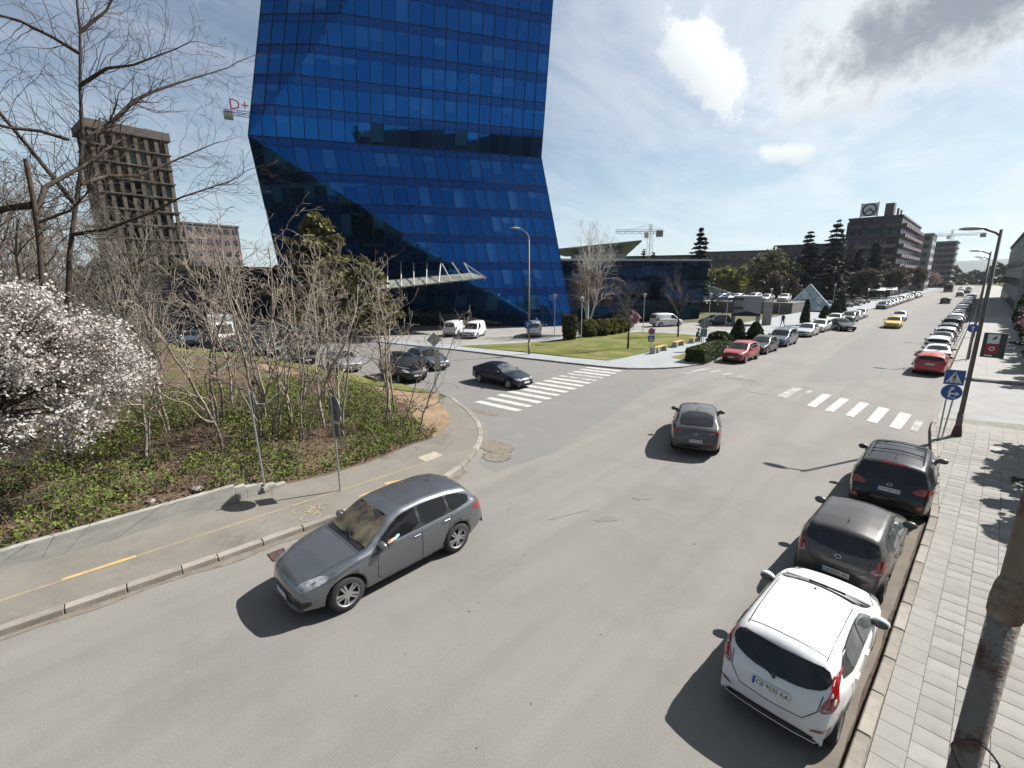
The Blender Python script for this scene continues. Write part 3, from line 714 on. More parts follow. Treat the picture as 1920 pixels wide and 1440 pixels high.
def wheel_meshes(r, wid, style):
    mb = MB(); n = 32; prof = [(r * .66, -wid / 2), (r * .9, -wid / 2), (r * .985, -wid * .36), (r, -wid * .2), (r, wid * .2), (r * .985, wid * .36), (r * .9, wid / 2), (r * .66, wid / 2)]
    vs = []; m = len(prof)
    for i in range(n):
        t = 2 * math.pi * i / n
        for rr, y in prof: vs.append((rr * math.cos(t), y, rr * math.sin(t)))
    fs = [(i * m + k, i * m + k + 1, ((i + 1) % n) * m + k + 1, ((i + 1) % n) * m + k) for i in range(n) for k in range(m - 1)]
    mb.add(vs, fs); tyre = mb.build('wheel', black_rub, smooth=True)
    mb = MB(); ri = r * .67
    def disc(y, r0, r1, mi):
        mb.mi = mi
        for i in range(24):
            a, b = 2 * math.pi * i / 24, 2 * math.pi * (i + 1) / 24
            mb.add([(r0 * math.cos(a), y[0], r0 * math.sin(a)), (r1 * math.cos(a), y[1], r1 * math.sin(a)), (r1 * math.cos(b), y[1], r1 * math.sin(b)), (r0 * math.cos(b), y[0], r0 * math.sin(b))], [(3, 2, 1, 0)])
    disc((wid * .12, wid * .12), .0, ri, 1)
    disc((wid * .40, wid * .50), ri * .90, ri * 1.02, 0); disc((wid * .12, wid * .40), ri * .88, ri * .90, 0)
    disc((wid * .42, wid * .42), 0, ri * .2, 0)
    ns = {'five': 5, 'ten': 10, 'seven': 7}.get(style, 5)
    for k in range(ns):
        a = 2 * math.pi * k / ns + .3; wd0, wd1 = (ri * .15, ri * .24) if ns == 5 else (ri * .09, ri * .12)
        ca, sa = math.cos(a), math.sin(a); mb.mi = 0
        q = []
        for rr, hw, y in ((ri * .12, wd0, wid * .43), (ri * .93, wd1, wid * .41)):
            for sg in (-1, 1): q.append((rr * ca - sg * hw * sa, y, rr * sa + sg * hw * ca))
        lo = [(x * .99, y - .04, z * .99) for x, y, z in q]
        mb.add(q + lo, [(0, 1, 3, 2), (0, 2, 6, 4), (1, 5, 7, 3)])
        if ns == 5:      # groove that splits each spoke
            mb.mi = 1; q = []
            for rr, hw, y in ((ri * .35, .004, wid * .432), (ri * .9, ri * .07, wid * .418)):
                for sg in (-1, 1): q.append((rr * ca - sg * hw * sa, y + .002, rr * sa + sg * hw * ca))
            mb.add(q, [(0, 1, 3, 2)])
    rim = mb.build('rim', [rim_m, rim_dark])
    a, b = tyre.data, rim.data
    for o in (tyre, rim): bpy.data.objects.remove(o)
    return a, b
WH = {}

def bool_cut(me, cutters):
    o = bpy.data.objects.new('t', me); COL.objects.link(o)
    cs = []
    for c in cutters:
        co = bpy.data.objects.new('c', c); COL.objects.link(co); cs.append(co)
        md = o.modifiers.new('b', 'BOOLEAN'); md.operation = 'DIFFERENCE'; md.object = co; md.solver = 'EXACT'
    dg = bpy.context.evaluated_depsgraph_get(); dg.update(); res = bpy.data.meshes.new_from_object(o.evaluated_get(dg))
    for x in [o] + cs: bpy.data.objects.remove(x)
    return res

def make_car(sp):
    """a car prototype: Empty with its parts; colour is swapped per copy through object-linked slots"""
    S = Shell(sp); L, Wd = sp['L'], sp['W']; W2 = Wd / 2
    root = empty('car'); r = sp['wr']; axles = (sp['fo'], sp['fo'] + sp['wb'])
    me = bpy.data.meshes.new('body'); me.from_pydata(S.v, [], S.f); me.materials.append(P_['grey']); me.materials.append(black_pl); me.update()
    cuts = []
    for ax in axles:
        for sg in (1, -1):
            mb = MB(); mb.tube((L / 2 - ax, sg * (W2 - .30), r + .005), (L / 2 - ax, sg * (W2 + .25), r + .005), r + sp.get('arch', .055), n=28)
            c = bpy.data.meshes.new('c'); c.from_pydata(mb.v, [], mb.f); c.update(); cuts.append(c)
    me2 = bool_cut(me, cuts); me2.name = 'body'
    for p in me2.polygons:
        c = p.center; inside = False
        for ax in axles:
            if math.hypot(c.x - (L / 2 - ax), c.z - r) < r + sp.get('arch', .055) - .006 and abs(c.y) > W2 - .32: inside = True
        if inside or (p.normal.z < -.7 and c.z < .45): p.material_index = 1
        else: p.material_index = 0
        p.use_smooth = not inside
    for i, mm in enumerate((P_['grey'], black_pl)):
        if i < len(me2.materials): me2.materials[i] = mm
        else: me2.materials.append(mm)
    body = bpy.data.objects.new('body', me2); link(body, root)
    # windows
    zt = S.ztop; blt = lambda x: lerp_tab(sp['belt'], x)
    a, at, b, c, ct = sp['win']        # A-pillar foot, A-pillar head, B-pillar, window end at belt, window end at roof
    dr = sp.get('drop', .135); up = .035
    def topedge(x0, x1): return [(x, min(zt(x) - dr, zt(x) - .09)) for x in np.linspace(x0, x1, 5)]
    wins = [[(a, blt(a) + up)] + topedge(at, b - .035) + [(b - .035, blt(b) + up)]]
    if sp.get('pillars', True):
        d = sp['cpil']; wins.append([(b + .035, blt(b) + up)] + topedge(b + .035, d - .03) + [(d - .03, blt(d) + up)])
        if sp.get('quarter'): wins.append([(d + .03, blt(d) + up)] + topedge(d + .03, ct) + [sp['qmid'], (c, blt(c) + up + .02)])
    else: wins.append([(b + .035, blt(b) + up)] + topedge(b + .035, ct) + [(c, blt(c) + up)])
    if not sp.get('panel_van'):
        band = [(a - .03, blt(a) + up - .012)] + [(x, z + .012) for x, z in topedge(at - .01, ct)] + ([(sp['qmid'][0] + .02, sp['qmid'][1])] if sp.get('quarter') else []) + [(c + .015, blt(c) + up - .012)]
        for v in 'LR': S.patch('window_trim', v, band, black_pl, root, rnd_=1, off=.0045, step=.055)
        for w in wins:
            for v in 'LR': S.patch('side_window', v, w, sp.get('sglass', glass_tint), root, rnd_=1, off=.009, step=.055)
    else:
        for v in 'LR': S.patch('side_window', v, wins[0], sp.get('sglass', glass_tint), root, rnd_=1, off=.009)
    x0, x1, y0, y1 = sp['screen']
    ws = [(x0 + .05 * abs(t) ** 2, y0 * t) for t in np.linspace(-1, 1, 9)] + [(x1 - .05 + .03 * abs(t) ** 2, y1 * t) for t in np.linspace(1, -1, 7)]
    S.patch('windscreen', 'top', ws, sp.get('fglass', glass_car), root, rnd_=1, off=.012, step=.05)
    S.patch('cowl', 'top', [(x0 - .1, -y0 * .96), (x0 - .1, y0 * .96), (x0 - .005 + .05, y0 * .98), (x0 - .01, 0), (x0 - .005 + .05, -y0 * .98)], black_pl, root, rnd_=0, off=.004)
    wl = MB()
    for yy, sg in ((.28, 1), (-.30, 1)):
        p, n = S.hit('top', x0 - .03, yy); q, n2 = S.hit('top', x0 + .10, yy + .42 * (1 if yy < 0 else -1) + .1); wl.path([p + n * .02, q + n2 * .025], .010, 5)
    wl.build('wiper', black_pl, root)
    if sp.get('rear_glass'): S.patch('rear_window', 'rear', sp['rear_glass'], sp.get('rglass', glass_car), root, rnd_=1, off=.013, step=.045)
    if sp.get('rear_glass_top'): S.patch('rear_window', 'top', sp['rear_glass_top'], sp.get('rglass', glass_car), root, rnd_=1, off=.013, step=.05)
    if sp.get('rear_glass') and not sp.get('panel_van'):
        zb_ = min(q[1] for q in sp['rear_glass']); a1, n1 = S.hit('rear', 0, zb_ - .02); a2, n2 = S.hit('rear', .30, zb_ + .09)
        MB().path([a1 + n1 * .03, a2 + n2 * .028], .009, 5).tube(a1, a1 + n1 * .035, .022, n=8).build('rear_wiper', black_pl, root)
    mir = lambda P: [(-x, y) for x, y in P]
    for P in sp['tails']:
        for q in (P, mir(P)): S.patch('tail_light', 'rear', q, red_lens, root, off=.010, step=.05, rnd_=1)
    for P in sp.get('tail_white', ()):
        for q in (P, mir(P)): S.patch('reversing_lamp', 'rear', q, clear_lens, root, off=.014, step=.05, rnd_=1)
    for P in sp.get('reflectors', ()):
        for q in (P, mir(P)): S.patch('reflector', 'rear', q, red_lens, root, off=.010, step=.06, rnd_=1)
    for P in sp['heads']:
        for q in (P, mir(P)): S.patch('headlight', 'front', q, clear_lens, root, off=.010, step=.06, rnd_=1)
    for P in sp.get('grille', ()): S.patch('grille', 'front', P, black_pl, root, off=.006, step=.06, rnd_=1)
    for P in sp.get('rear_black', ()): S.patch('rear_bumper_trim', 'rear', P, black_pl, root, off=.006, rnd_=1)
    if sp.get('cladding'):
        for v in 'LR': S.patch('sill_cladding', v, [(axles[0] + r + .07, .22), (axles[0] + r + .07, .40), (axles[1] - r - .07, .40), (axles[1] - r - .07, .22)], black_pl, root, off=.005, rnd_=0)
    # panel gaps
    B = sp.get('hinge', a + .05); lines = []
    for v in 'LR':
        lines += [(v, [(B, blt(B)), (B - .03, .45), (B + .1, .32), (b + .02, .32), (b, .5), (b, blt(b))])]
        if sp.get('pillars', True) and not sp.get('panel_van'):
            e = axles[1] - r * .7; lines += [(v, [(b, .32), (e - .25, .34), (e - .08, .62), (min(e + .12, sp['cpil'] + .1), blt(b) - .02)])]
    lines += [('top', [(x0 - .14, -y0), (x0 - .14, y0)]), ('top', [(.28, -y0 * .8), (x0 - .14, -y0)]), ('top', [(.28, y0 * .8), (x0 - .14, y0)])]
    for P in sp.get('hatch', ()): lines += [('rear', P), ('rear', mir(P))]
    S.seam('panel_gap', lines, seam_m, root)
    for v in 'LR':
        sg = 1 if v == 'L' else -1
        hs = [(b - .14, blt(b) - .12)] + ([(sp['cpil'] - .16 if not sp.get('quarter') else sp['cpil'] - .1, blt(sp['cpil']) - .12)] if sp.get('pillars', True) and not sp.get('panel_van') else [])
        for hx, hz in hs:
            p, n = S.hit(v, hx, hz); bevel_box('door_handle', (.19, .03, .03), P_['grey'], root, p + n * .014, .008)
        # mirrors
        p, n = S.hit(v, a + .14, blt(a) + .07); bm = bmesh.new(); bmesh.ops.create_icosphere(bm, subdivisions=2, radius=1)
        for q in bm.verts:
            k = q.co.normalized(); q.co = (k.x * .085 - .02 * abs(k.y), k.y * .135, k.z * .085 * (1.1 if k.z < 0 else 1))
        mm = bpy.data.meshes.new('mirror'); bm.to_mesh(mm); bm.free(); mm.materials.append(P_['grey'])
        for f in mm.polygons: f.use_smooth = True
        o = bpy.data.objects.new('mirror', mm); o.location = (p.x, sg * (abs(p.y) + .12), p.z + .03); link(o, root)
        MB().tube((0, -sg * .15, -.04), (0, -sg * .04, -.03), .03, n=6).build('mirror_stalk', black_pl, o)
        bm2 = MB(); n_ = 12; bm2.add([(-.088, sg * .115 * math.cos(i * 2 * math.pi / n_), .07 * math.sin(i * 2 * math.pi / n_)) for i in range(n_)], [tuple(range(n_))])
        bm2.build('mirror_glass', glass_pale, o)
    if sp.get('rails'):
        for sg in (1, -1):
            y = sg * (W2 * .955 - .30); pts = []
            for x in np.linspace(at + .15, ct - .05, 7):
                p, n = S.hit('top', x, y); pts.append(p + Vector((0, 0, .045 if at + .2 < x < ct - .1 else .005)))
            MB().path(pts, .018, 6).build('roof_rail', sp.get('railmat', black_pl), root)
        if sp['rails'] > 1:
            for x in (at + .55, ct - .55):
                pts = [S.hit('top', x, y)[0] + Vector((0, 0, .05)) for y in np.linspace(-W2 * .62, W2 * .62, 5)]
                MB().path(pts, .016, 6).build('roof_bar', black_pl, root)
    if sp.get('roof_seams'):
        lines = []
        for sg in (1, -1): lines.append(('top', [(at + .1, sg * .545), (sp['L'] - .5, sg * .535)]))
        S.seam('roof_gutter', lines, seam_m, root, w=.016)
        S.seam('tailgate_gap', [('top', [(sp['L'] - .56, -.56), (sp['L'] - .53, 0), (sp['L'] - .56, .56)])], seam_m, root, w=.012)
    p, n = S.hit('top', sp.get('ant', ct - .3), 0); MB().tube(p, p + Vector((-.10, 0, .16)), .006, .003, 5).tube(p - Vector((0, 0, .01)), p + Vector((0, 0, .02)), .025, .015, 8).build('antenna', black_pl, root)
    # wheels
    key = (r, sp.get('rim', 'five'))
    if key not in WH: WH[key] = wheel_meshes(r, .225 if r > .33 else .20, key[1])
    ty, rm = WH[key]
    for ax in axles:
        for sg in (1, -1):
            o = bpy.data.objects.new('wheel', ty); o.location = (L / 2 - ax, sg * (W2 * .985 - .125), r); o.rotation_euler = (0, random.random(), 0 if sg > 0 else math.pi); link(o, root)
            link(bpy.data.objects.new('rim', rm), o)
    # number plates
    for view, z, s in (('rear', sp.get('pz', .8), -1), ('front', sp.get('pfz', .5), 1)):
        p, n = S.hit(view, 0, z); n = Vector((n.x, 0, n.z)).normalized()
        pl = empty('t'); bpy.data.objects.remove(pl)
        mb = MB().box((0, 0, 0), (.50, .108, .012)); o = mb.build('number_plate', plate_m, root)
        zax = n; xax = Vector((0, -1 if view == 'rear' else 1, 0)); yax = zax.cross(xax)
        o.matrix_world = Matrix.Translation(p + n * .018) @ Matrix((xax, yax, zax)).transposed().to_4x4()
        b_ = MB().box((-.232, 0, .0075), (.036, .107, .004)).build('country_band', plate_blue, o)
    if sp.get('badge'):
        p, n = S.hit('rear', 0, sp['badge'])
        mb = MB(); q = []
        z2 = Vector((n.x, 0, n.z)).normalized(); xa = Vector((0, -1, 0)); ya = z2.cross(xa)
        for i in range(18):
            t0, t1 = 2 * math.pi * i / 18, 2 * math.pi * (i + 1) / 18
            for rr0, rr1 in ((.055, .068),):
                mb.add([p + z2 * .014 + xa * math.cos(t) * k * .9 + ya * math.sin(t) * k * .62 for t, k in ((t0, rr0), (t0, rr1), (t1, rr1), (t1, rr0))], [(0, 1, 2, 3)])
        mb.build('badge', chrome, root)
    return root, S

def sym_plan(L, W2, f=.78, r=.80): return [(0, W2 * f), (.08, W2 * (f + .05)), (.25, W2 * (f + .11)), (.7, W2 * .985), (1.2, W2), (L - 1.0, W2), (L - .5, W2 * .965), (L - .2, W2 * .90), (L, W2 * r)]
MODELS = {}
def spec(name, **k): MODELS[name] = k
spec('lux', L=4.85, W=1.94, wb=2.895, fo=.95, wr=.385, arch=.06,
     top=[(0, .42), (0, .66), (.05, .80), (.2, .91), (.7, 1.035), (1.30, 1.12), (1.42, 1.145), (2.10, 1.60), (2.42, 1.695), (3.0, 1.725), (3.7, 1.69), (4.22, 1.60), (4.36, 1.525), (4.58, 1.26), (4.70, 1.12), (4.80, .92), (4.85, .70), (4.85, .46)],
     belt=[(0, .76), (1.2, 1.04), (2.4, 1.09), (3.8, 1.15), (4.5, 1.16), (4.85, 1.0)], bottom=[(0, .30), (.5, .24), (4.3, .25), (4.85, .40)], plan=sym_plan(4.85, .965),
     win=(1.62, 2.28, 2.80, 4.28, 3.95), cpil=3.62, quarter=True, qmid=(4.30, 1.36), screen=(1.44, 2.17, .80, .62), fglass=glass_beige, bow_f=.20, drop=.15,
     rear_glass=[(-.60, 1.50), (.60, 1.50), (.68, 1.28), (.5, 1.22), (-.5, 1.22), (-.68, 1.28)], tails=[[(.50, 1.06), (.62, 1.16), (.86, 1.10), (.93, .98), (.80, .92), (.55, .96)]], pz=.78, pfz=.50,
     heads=[[(.48, .75), (.58, .87), (.76, .95), (.86, .93), (.88, .83), (.70, .74)]], grille=[[(-.42, .34), (.42, .34), (.46, .50), (-.46, .50)], [(.50, .36), (.80, .42), (.82, .56), (.54, .52)], [(-.50, .36), (-.80, .42), (-.82, .56), (-.54, .52)], [(-.40, .555), (.40, .555), (.38, .64), (-.38, .64)]],
     hatch=[[(0, 1.16), (.55, 1.12), (.60, .72), (0, .66)]], cladding=False, rim='five')
spec('hatch', L=3.95, W=1.68, wb=2.49, fo=.82, wr=.30,
     top=[(0, .40), (0, .55), (.06, .68), (.22, .78), (.8, .93), (1.0, .975), (1.72, 1.38), (2.0, 1.45), (2.45, 1.475), (3.05, 1.455), (3.50, 1.395), (3.60, 1.345), (3.73, 1.12), (3.81, .99), (3.89, .86), (3.95, .64), (3.95, .42)],
     belt=[(0, .62), (1.0, .88), (2.0, .93), (3.0, 1.0), (3.6, 1.06), (3.95, .96)], bottom=[(0, .22), (.5, .18), (3.4, .20), (3.95, .33)], plan=sym_plan(3.95, .84, r=.83),
     win=(1.28, 1.86, 2.28, 3.42, 3.12), cpil=3.02, quarter=False, screen=(1.05, 1.80, .70, .56), roof_seams=True, ant=1.95, tum=.33, sglass=glass_pale,
     rear_glass=[(-.585, 1.285), (-.3, 1.305), (.3, 1.305), (.585, 1.285), (.66, 1.17), (.60, 1.06), (.36, .985), (0, .965), (-.36, .985), (-.60, 1.06), (-.66, 1.17)],
     tails=[[(.635, 1.24), (.70, 1.18), (.765, .96), (.745, .84), (.585, .795), (.605, .90), (.68, 1.05)]], tail_white=[[(.62, .835), (.70, .85), (.71, .875), (.635, .865)]], reflectors=[[(.52, .48), (.73, .56), (.735, .60), (.55, .525)]],
     heads=[[(.42, .62), (.52, .74), (.68, .82), (.76, .78), (.72, .66)]], grille=[[(-.5, .30), (.5, .30), (.55, .50), (-.55, .50)]], pz=.79, pfz=.44, hatch=[[(.60, 1.0), (.575, .80), (.42, .625), (0, .60)]], rear_black=[[(-.55, .34), (.55, .34), (.60, .43), (-.60, .43)]], rim='ten')
spec('tall', L=3.78, W=1.70, wb=2.46, fo=.76, wr=.30,
     top=[(0, .40), (0, .58), (.06, .72), (.22, .84), (.7, .98), (.88, 1.02), (1.62, 1.44), (1.9, 1.505), (2.4, 1.53), (3.0, 1.51), (3.42, 1.455), (3.50, 1.40), (3.60, 1.18), (3.66, 1.04), (3.73, .88), (3.78, .66), (3.78, .42)],
     belt=[(0, .66), (.9, .93), (2.0, .98), (3.0, 1.05), (3.5, 1.08), (3.78, 1.0)], bottom=[(0, .22), (.5, .18), (3.3, .20), (3.78, .32)], plan=sym_plan(3.78, .85, r=.84),
     win=(1.14, 1.74, 2.2, 3.3, 3.05), cpil=2.95, quarter=False, screen=(.93, 1.68, .70, .56), ant=3.1, tum=.31, sglass=glass_pale,
     rear_glass=[(-.58, 1.37), (.58, 1.37), (.66, 1.12), (.45, 1.045), (0, 1.02), (-.45, 1.045), (-.66, 1.12)], tails=[[(.665, 1.10), (.77, 1.02), (.80, .84), (.70, .77), (.56, .80), (.62, .93)]], tail_white=[[(.62, .80), (.72, .80), (.73, .84), (.64, .84)]],
     heads=[[(.42, .66), (.5, .78), (.68, .86), (.76, .80), (.72, .68)]], grille=[[(-.5, .30), (.5, .30), (.55, .46), (-.55, .46)]], pz=.60, pfz=.44, badge=.93, hatch=[[(.55, 1.0), (.52, .78), (.40, .69), (0, .685)]], rear_black=[[(-.5, .72), (.5, .72), (.5, .76), (-.5, .76)]], rim='seven')
spec('suv', L=4.68, W=1.89, wb=2.70, fo=.92, wr=.355, arch=.06,
     top=[(0, .46), (0, .66), (.06, .82), (.22, .92), (.85, 1.06), (1.15, 1.10), (1.92, 1.60), (2.2, 1.665), (2.8, 1.70), (3.6, 1.685), (4.2, 1.625), (4.30, 1.56), (4.42, 1.30), (4.50, 1.14), (4.60, .96), (4.68, .76), (4.68, .50)],
     belt=[(0, .76), (1.1, 1.0), (2.4, 1.06), (3.8, 1.12), (4.4, 1.15), (4.68, 1.0)], bottom=[(0, .32), (.5, .26), (4.2, .27), (4.68, .42)], plan=sym_plan(4.68, .945, r=.84),
     win=(1.40, 2.05, 2.55, 4.15, 3.95), cpil=3.42, quarter=True, qmid=(4.12, 1.36), screen=(1.18, 1.98, .78, .62), rails=2, ant=3.9, tum=.30,
     rear_glass=[(-.64, 1.53), (.64, 1.53), (.74, 1.24), (.5, 1.16), (-.5, 1.16), (-.74, 1.24)], tails=[[(.50, 1.02), (.66, 1.12), (.88, 1.10), (.93, .98), (.80, .94), (.52, .95)], [(-.30, 1.565), (.30, 1.565), (.27, 1.60), (-.27, 1.60)]], reflectors=[[(.62, .56), (.80, .58), (.80, .68), (.66, .66)]],
     heads=[[(.48, .78), (.58, .90), (.76, .96), (.85, .9), (.8, .8)]], grille=[[(-.4, .62), (.4, .62), (.45, .8), (-.45, .8)], [(-.55, .38), (.55, .38), (.6, .54), (-.6, .54)]], pz=.93, pfz=.55, badge=1.06, hatch=[[(.66, 1.12), (.60, .80), (.45, .76), (0, .75)]], rear_black=[[(-.7, .44), (.7, .44), (.74, .56), (-.74, .56)]], cladding=True, rim='seven')
spec('fast', L=4.55, W=1.84, wb=2.69, fo=.88, wr=.355, arch=.06,
     top=[(0, .44), (0, .64), (.06, .80), (.22, .90), (.85, 1.02), (1.15, 1.06), (1.95, 1.50), (2.25, 1.565), (2.7, 1.59), (3.3, 1.55), (3.8, 1.43), (4.2, 1.24), (4.34, 1.16), (4.42, 1.08), (4.50, .90), (4.55, .70), (4.55, .48)],
     belt=[(0, .74), (1.1, .97), (2.4, 1.02), (3.6, 1.08), (4.2, 1.10), (4.55, .98)], bottom=[(0, .30), (.5, .25), (4.1, .26), (4.55, .42)], plan=sym_plan(4.55, .92, r=.82),
     win=(1.42, 2.08, 2.55, 3.98, 3.45), cpil=3.30, quarter=True, qmid=(3.95, 1.22), screen=(1.20, 2.0, .76, .60), ant=3.2, tum=.36, rc=.15,
     rear_glass_top=[(3.42, -.56), (3.42, .56), (4.20, .60), (4.24, .4), (4.26, 0), (4.24, -.4), (4.20, -.60)], tails=[[(.42, .985), (.58, 1.05), (.86, 1.06), (.90, .95), (.72, .93), (.44, .945)]], reflectors=[[(.62, .50), (.80, .50), (.81, .66), (.74, .64)]],
     heads=[[(.46, .74), (.56, .86), (.76, .9), (.84, .84), (.8, .75)]], grille=[[(-.36, .58), (.36, .58), (.42, .78), (-.42, .78)], [(-.6, .36), (.6, .36), (.62, .48), (-.62, .48)]], pz=.68, pfz=.52, badge=.93, hatch=[[(.42, 1.0), (.48, .82), (.30, .72), (0, .72)]], rear_black=[[(-.62, .46), (.62, .46), (.7, .57), (-.7, .57)]], cladding=True, rim='ten')
spec('coupe', L=4.35, W=1.73, wb=2.715, fo=.80, wr=.305,
     top=[(0, .40), (0, .54), (.06, .64), (.25, .72), (.95, .87), (1.25, .93), (2.0, 1.31), (2.3, 1.385), (2.7, 1.405), (3.2, 1.36), (3.8, 1.17), (4.08, 1.06), (4.24, 1.03), (4.30, .96), (4.33, .8), (4.35, .6), (4.35, .4)],
     belt=[(0, .60), (1.2, .84), (2.4, .90), (3.6, .97), (4.2, .98), (4.35, .9)], bottom=[(0, .20), (.5, .17), (3.8, .19), (4.35, .30)], plan=sym_plan(4.35, .865, f=.76),
     win=(1.52, 2.14, 2.85, 3.72, 3.30), cpil=3.3, pillars=False, screen=(1.30, 2.08, .70, .56), fglass=glass_pale, ant=3.2, tum=.40,
     rear_glass_top=[(3.3, -.50), (3.3, .50), (3.98, .56), (3.98, -.56)], tails=[[(.52, .86), (.62, .95), (.78, .94), (.78, .80), (.56, .78)]],
     heads=[[(.40, .55), (.44, .66), (.54, .70), (.60, .62), (.52, .54)], [(.58, .57), (.60, .67), (.70, .71), (.75, .64), (.68, .56)]], grille=[[(-.22, .50), (.22, .50), (.27, .66), (-.27, .66)], [(-.5, .28), (.5, .28), (.52, .38), (-.52, .38)]], pz=.72, pfz=.42, rim='seven')
spec('sedan', L=4.70, W=1.79, wb=2.72, fo=.93, wr=.32,
     top=[(0, .40), (0, .56), (.06, .67), (.25, .76), (1.05, .90), (1.40, .96), (2.12, 1.34), (2.45, 1.435), (2.9, 1.455), (3.4, 1.40), (4.02, 1.10), (4.15, 1.07), (4.52, 1.045), (4.62, .98), (4.68, .8), (4.70, .6), (4.70, .42)],
     belt=[(0, .62), (1.3, .87), (2.4, .92), (3.8, .98), (4.4, 1.0), (4.70, .9)], bottom=[(0, .22), (.5, .18), (4.2, .2), (4.70, .32)], plan=sym_plan(4.70, .895, f=.76, r=.80),
     win=(1.62, 2.26, 2.78, 3.92, 3.55), cpil=3.45, quarter=False, screen=(1.45, 2.2, .72, .58), ant=3.3, tum=.38,
     rear_glass_top=[(3.44, -.54), (3.44, .54), (3.98, .62), (3.98, -.62)], tails=[[(.50, .84), (.54, .97), (.80, .96), (.84, .80), (.56, .77)]],
     heads=[[(.46, .58), (.52, .68), (.74, .74), (.8, .66), (.74, .57)]], grille=[[(-.36, .48), (.36, .48), (.40, .64), (-.40, .64)], [(-.6, .28), (.6, .28), (.6, .38), (-.6, .38)]], pz=.82, pfz=.42, hatch=[[(.50, 1.0), (.50, .75), (.4, .68), (0, .68)]], rim='seven')
spec('family', L=4.35, W=1.79, wb=2.62, fo=.88, wr=.315,
     top=[(0, .40), (0, .57), (.06, .70), (.24, .79), (.95, .94), (1.2, .985), (1.95, 1.38), (2.25, 1.455), (2.7, 1.48), (3.4, 1.45), (3.92, 1.375), (4.02, 1.32), (4.14, 1.10), (4.22, .96), (4.30, .82), (4.35, .62), (4.35, .42)],
     belt=[(0, .64), (1.2, .90), (2.4, .95), (3.5, 1.01), (4.1, 1.04), (4.35, .95)], bottom=[(0, .22), (.5, .18), (3.9, .2), (4.35, .33)], plan=sym_plan(4.35, .895, r=.82),
     win=(1.46, 2.1, 2.55, 3.82, 3.60), cpil=3.35, quarter=False, screen=(1.25, 2.03, .73, .58), ant=3.7, tum=.34, rails=1, railmat=chrome,
     rear_glass=[(-.58, 1.29), (.58, 1.29), (.66, 1.08), (.4, 1.03), (-.4, 1.03), (-.66, 1.08)], tails=[[(.58, .98), (.66, 1.06), (.80, 1.0), (.84, .82), (.62, .80)]],
     heads=[[(.46, .62), (.54, .74), (.72, .8), (.8, .72), (.74, .62)]], grille=[[(-.4, .56), (.4, .56), (.42, .66), (-.42, .66)], [(-.55, .28), (.55, .28), (.58, .42), (-.58, .42)]], pz=.80, pfz=.46, hatch=[[(.6, .98), (.56, .72), (.4, .66), (0, .66)]], rim='seven')
spec('cross', L=4.25, W=1.82, wb=2.60, fo=.84, wr=.345, arch=.06,
     top=[(0, .44), (0, .64), (.06, .79), (.22, .90), (.8, 1.01), (1.05, 1.05), (1.78, 1.46), (2.05, 1.535), (2.5, 1.575), (3.2, 1.555), (3.8, 1.47), (3.92, 1.41), (4.04, 1.18), (4.12, 1.02), (4.2, .86), (4.25, .66), (4.25, .46)],
     belt=[(0, .72), (1.1, .97), (2.3, 1.02), (3.4, 1.08), (4.0, 1.11), (4.25, 1.0)], bottom=[(0, .29), (.5, .24), (3.8, .25), (4.25, .38)], plan=sym_plan(4.25, .91, r=.84),
     win=(1.30, 1.95, 2.4, 3.7, 3.45), cpil=3.2, quarter=False, screen=(1.10, 1.86, .74, .60), ant=3.6, tum=.32, rails=1,
     rear_glass=[(-.6, 1.37), (.6, 1.37), (.68, 1.16), (.42, 1.10), (-.42, 1.10), (-.68, 1.16)], tails=[[(.52, .96), (.60, 1.06), (.82, 1.04), (.86, .92), (.60, .88)]], cladding=True,
     heads=[[(.44, .74), (.52, .84), (.72, .9), (.82, .82), (.74, .74)]], grille=[[(-.42, .66), (.42, .66), (.44, .8), (-.44, .8)], [(-.6, .34), (.6, .34), (.64, .54), (-.64, .54)]], pz=.80, pfz=.50, rear_black=[[(-.66, .42), (.66, .42), (.7, .54), (-.7, .54)]], hatch=[[(.58, 1.05), (.55, .80), (.4, .72), (0, .72)]], rim='five')
spec('van', L=4.40, W=1.78, wb=2.80, fo=.83, wr=.315,
     top=[(0, .42), (0, .62), (.06, .78), (.2, .88), (.62, 1.02), (.82, 1.08), (1.45, 1.62), (1.75, 1.76), (2.2, 1.82), (3.4, 1.83), (4.12, 1.80), (4.24, 1.72), (4.32, 1.4), (4.36, 1.1), (4.38, .8), (4.40, .6), (4.40, .42)],
     belt=[(0, .70), (.9, 1.0), (2.0, 1.08), (4.1, 1.10), (4.40, 1.05)], bottom=[(0, .24), (.5, .2), (4.0, .22), (4.40, .34)], plan=sym_plan(4.40, .89, r=.90), bow_r=.04, panel_van=True,
     win=(1.0, 1.62, 2.12, 3.9, 3.8), cpil=3.2, quarter=False, screen=(.86, 1.52, .76, .64), ant=1.9, tum=.16, rc=.14,
     rear_glass=[(-.58, 1.58), (.58, 1.58), (.62, 1.14), (-.62, 1.14)], rglass=glass_pale, tails=[[(.70, 1.02), (.72, 1.18), (.82, 1.18), (.84, .86), (.72, .84)]],
     heads=[[(.46, .66), (.52, .82), (.74, .88), (.8, .74), (.72, .66)]], grille=[[(-.4, .60), (.4, .60), (.42, .74), (-.42, .74)], [(-.7, .32), (.7, .32), (.72, .5), (-.72, .5)]], pz=.86, pfz=.48, hatch=[[(0, 1.68), (0, .46)], [(.66, 1.62), (.70, 1.1), (.68, .5)]], rear_black=[[(-.7, .40), (.7, .40), (.72, .52), (-.72, .52)]], rim='seven')
PROTO = {}
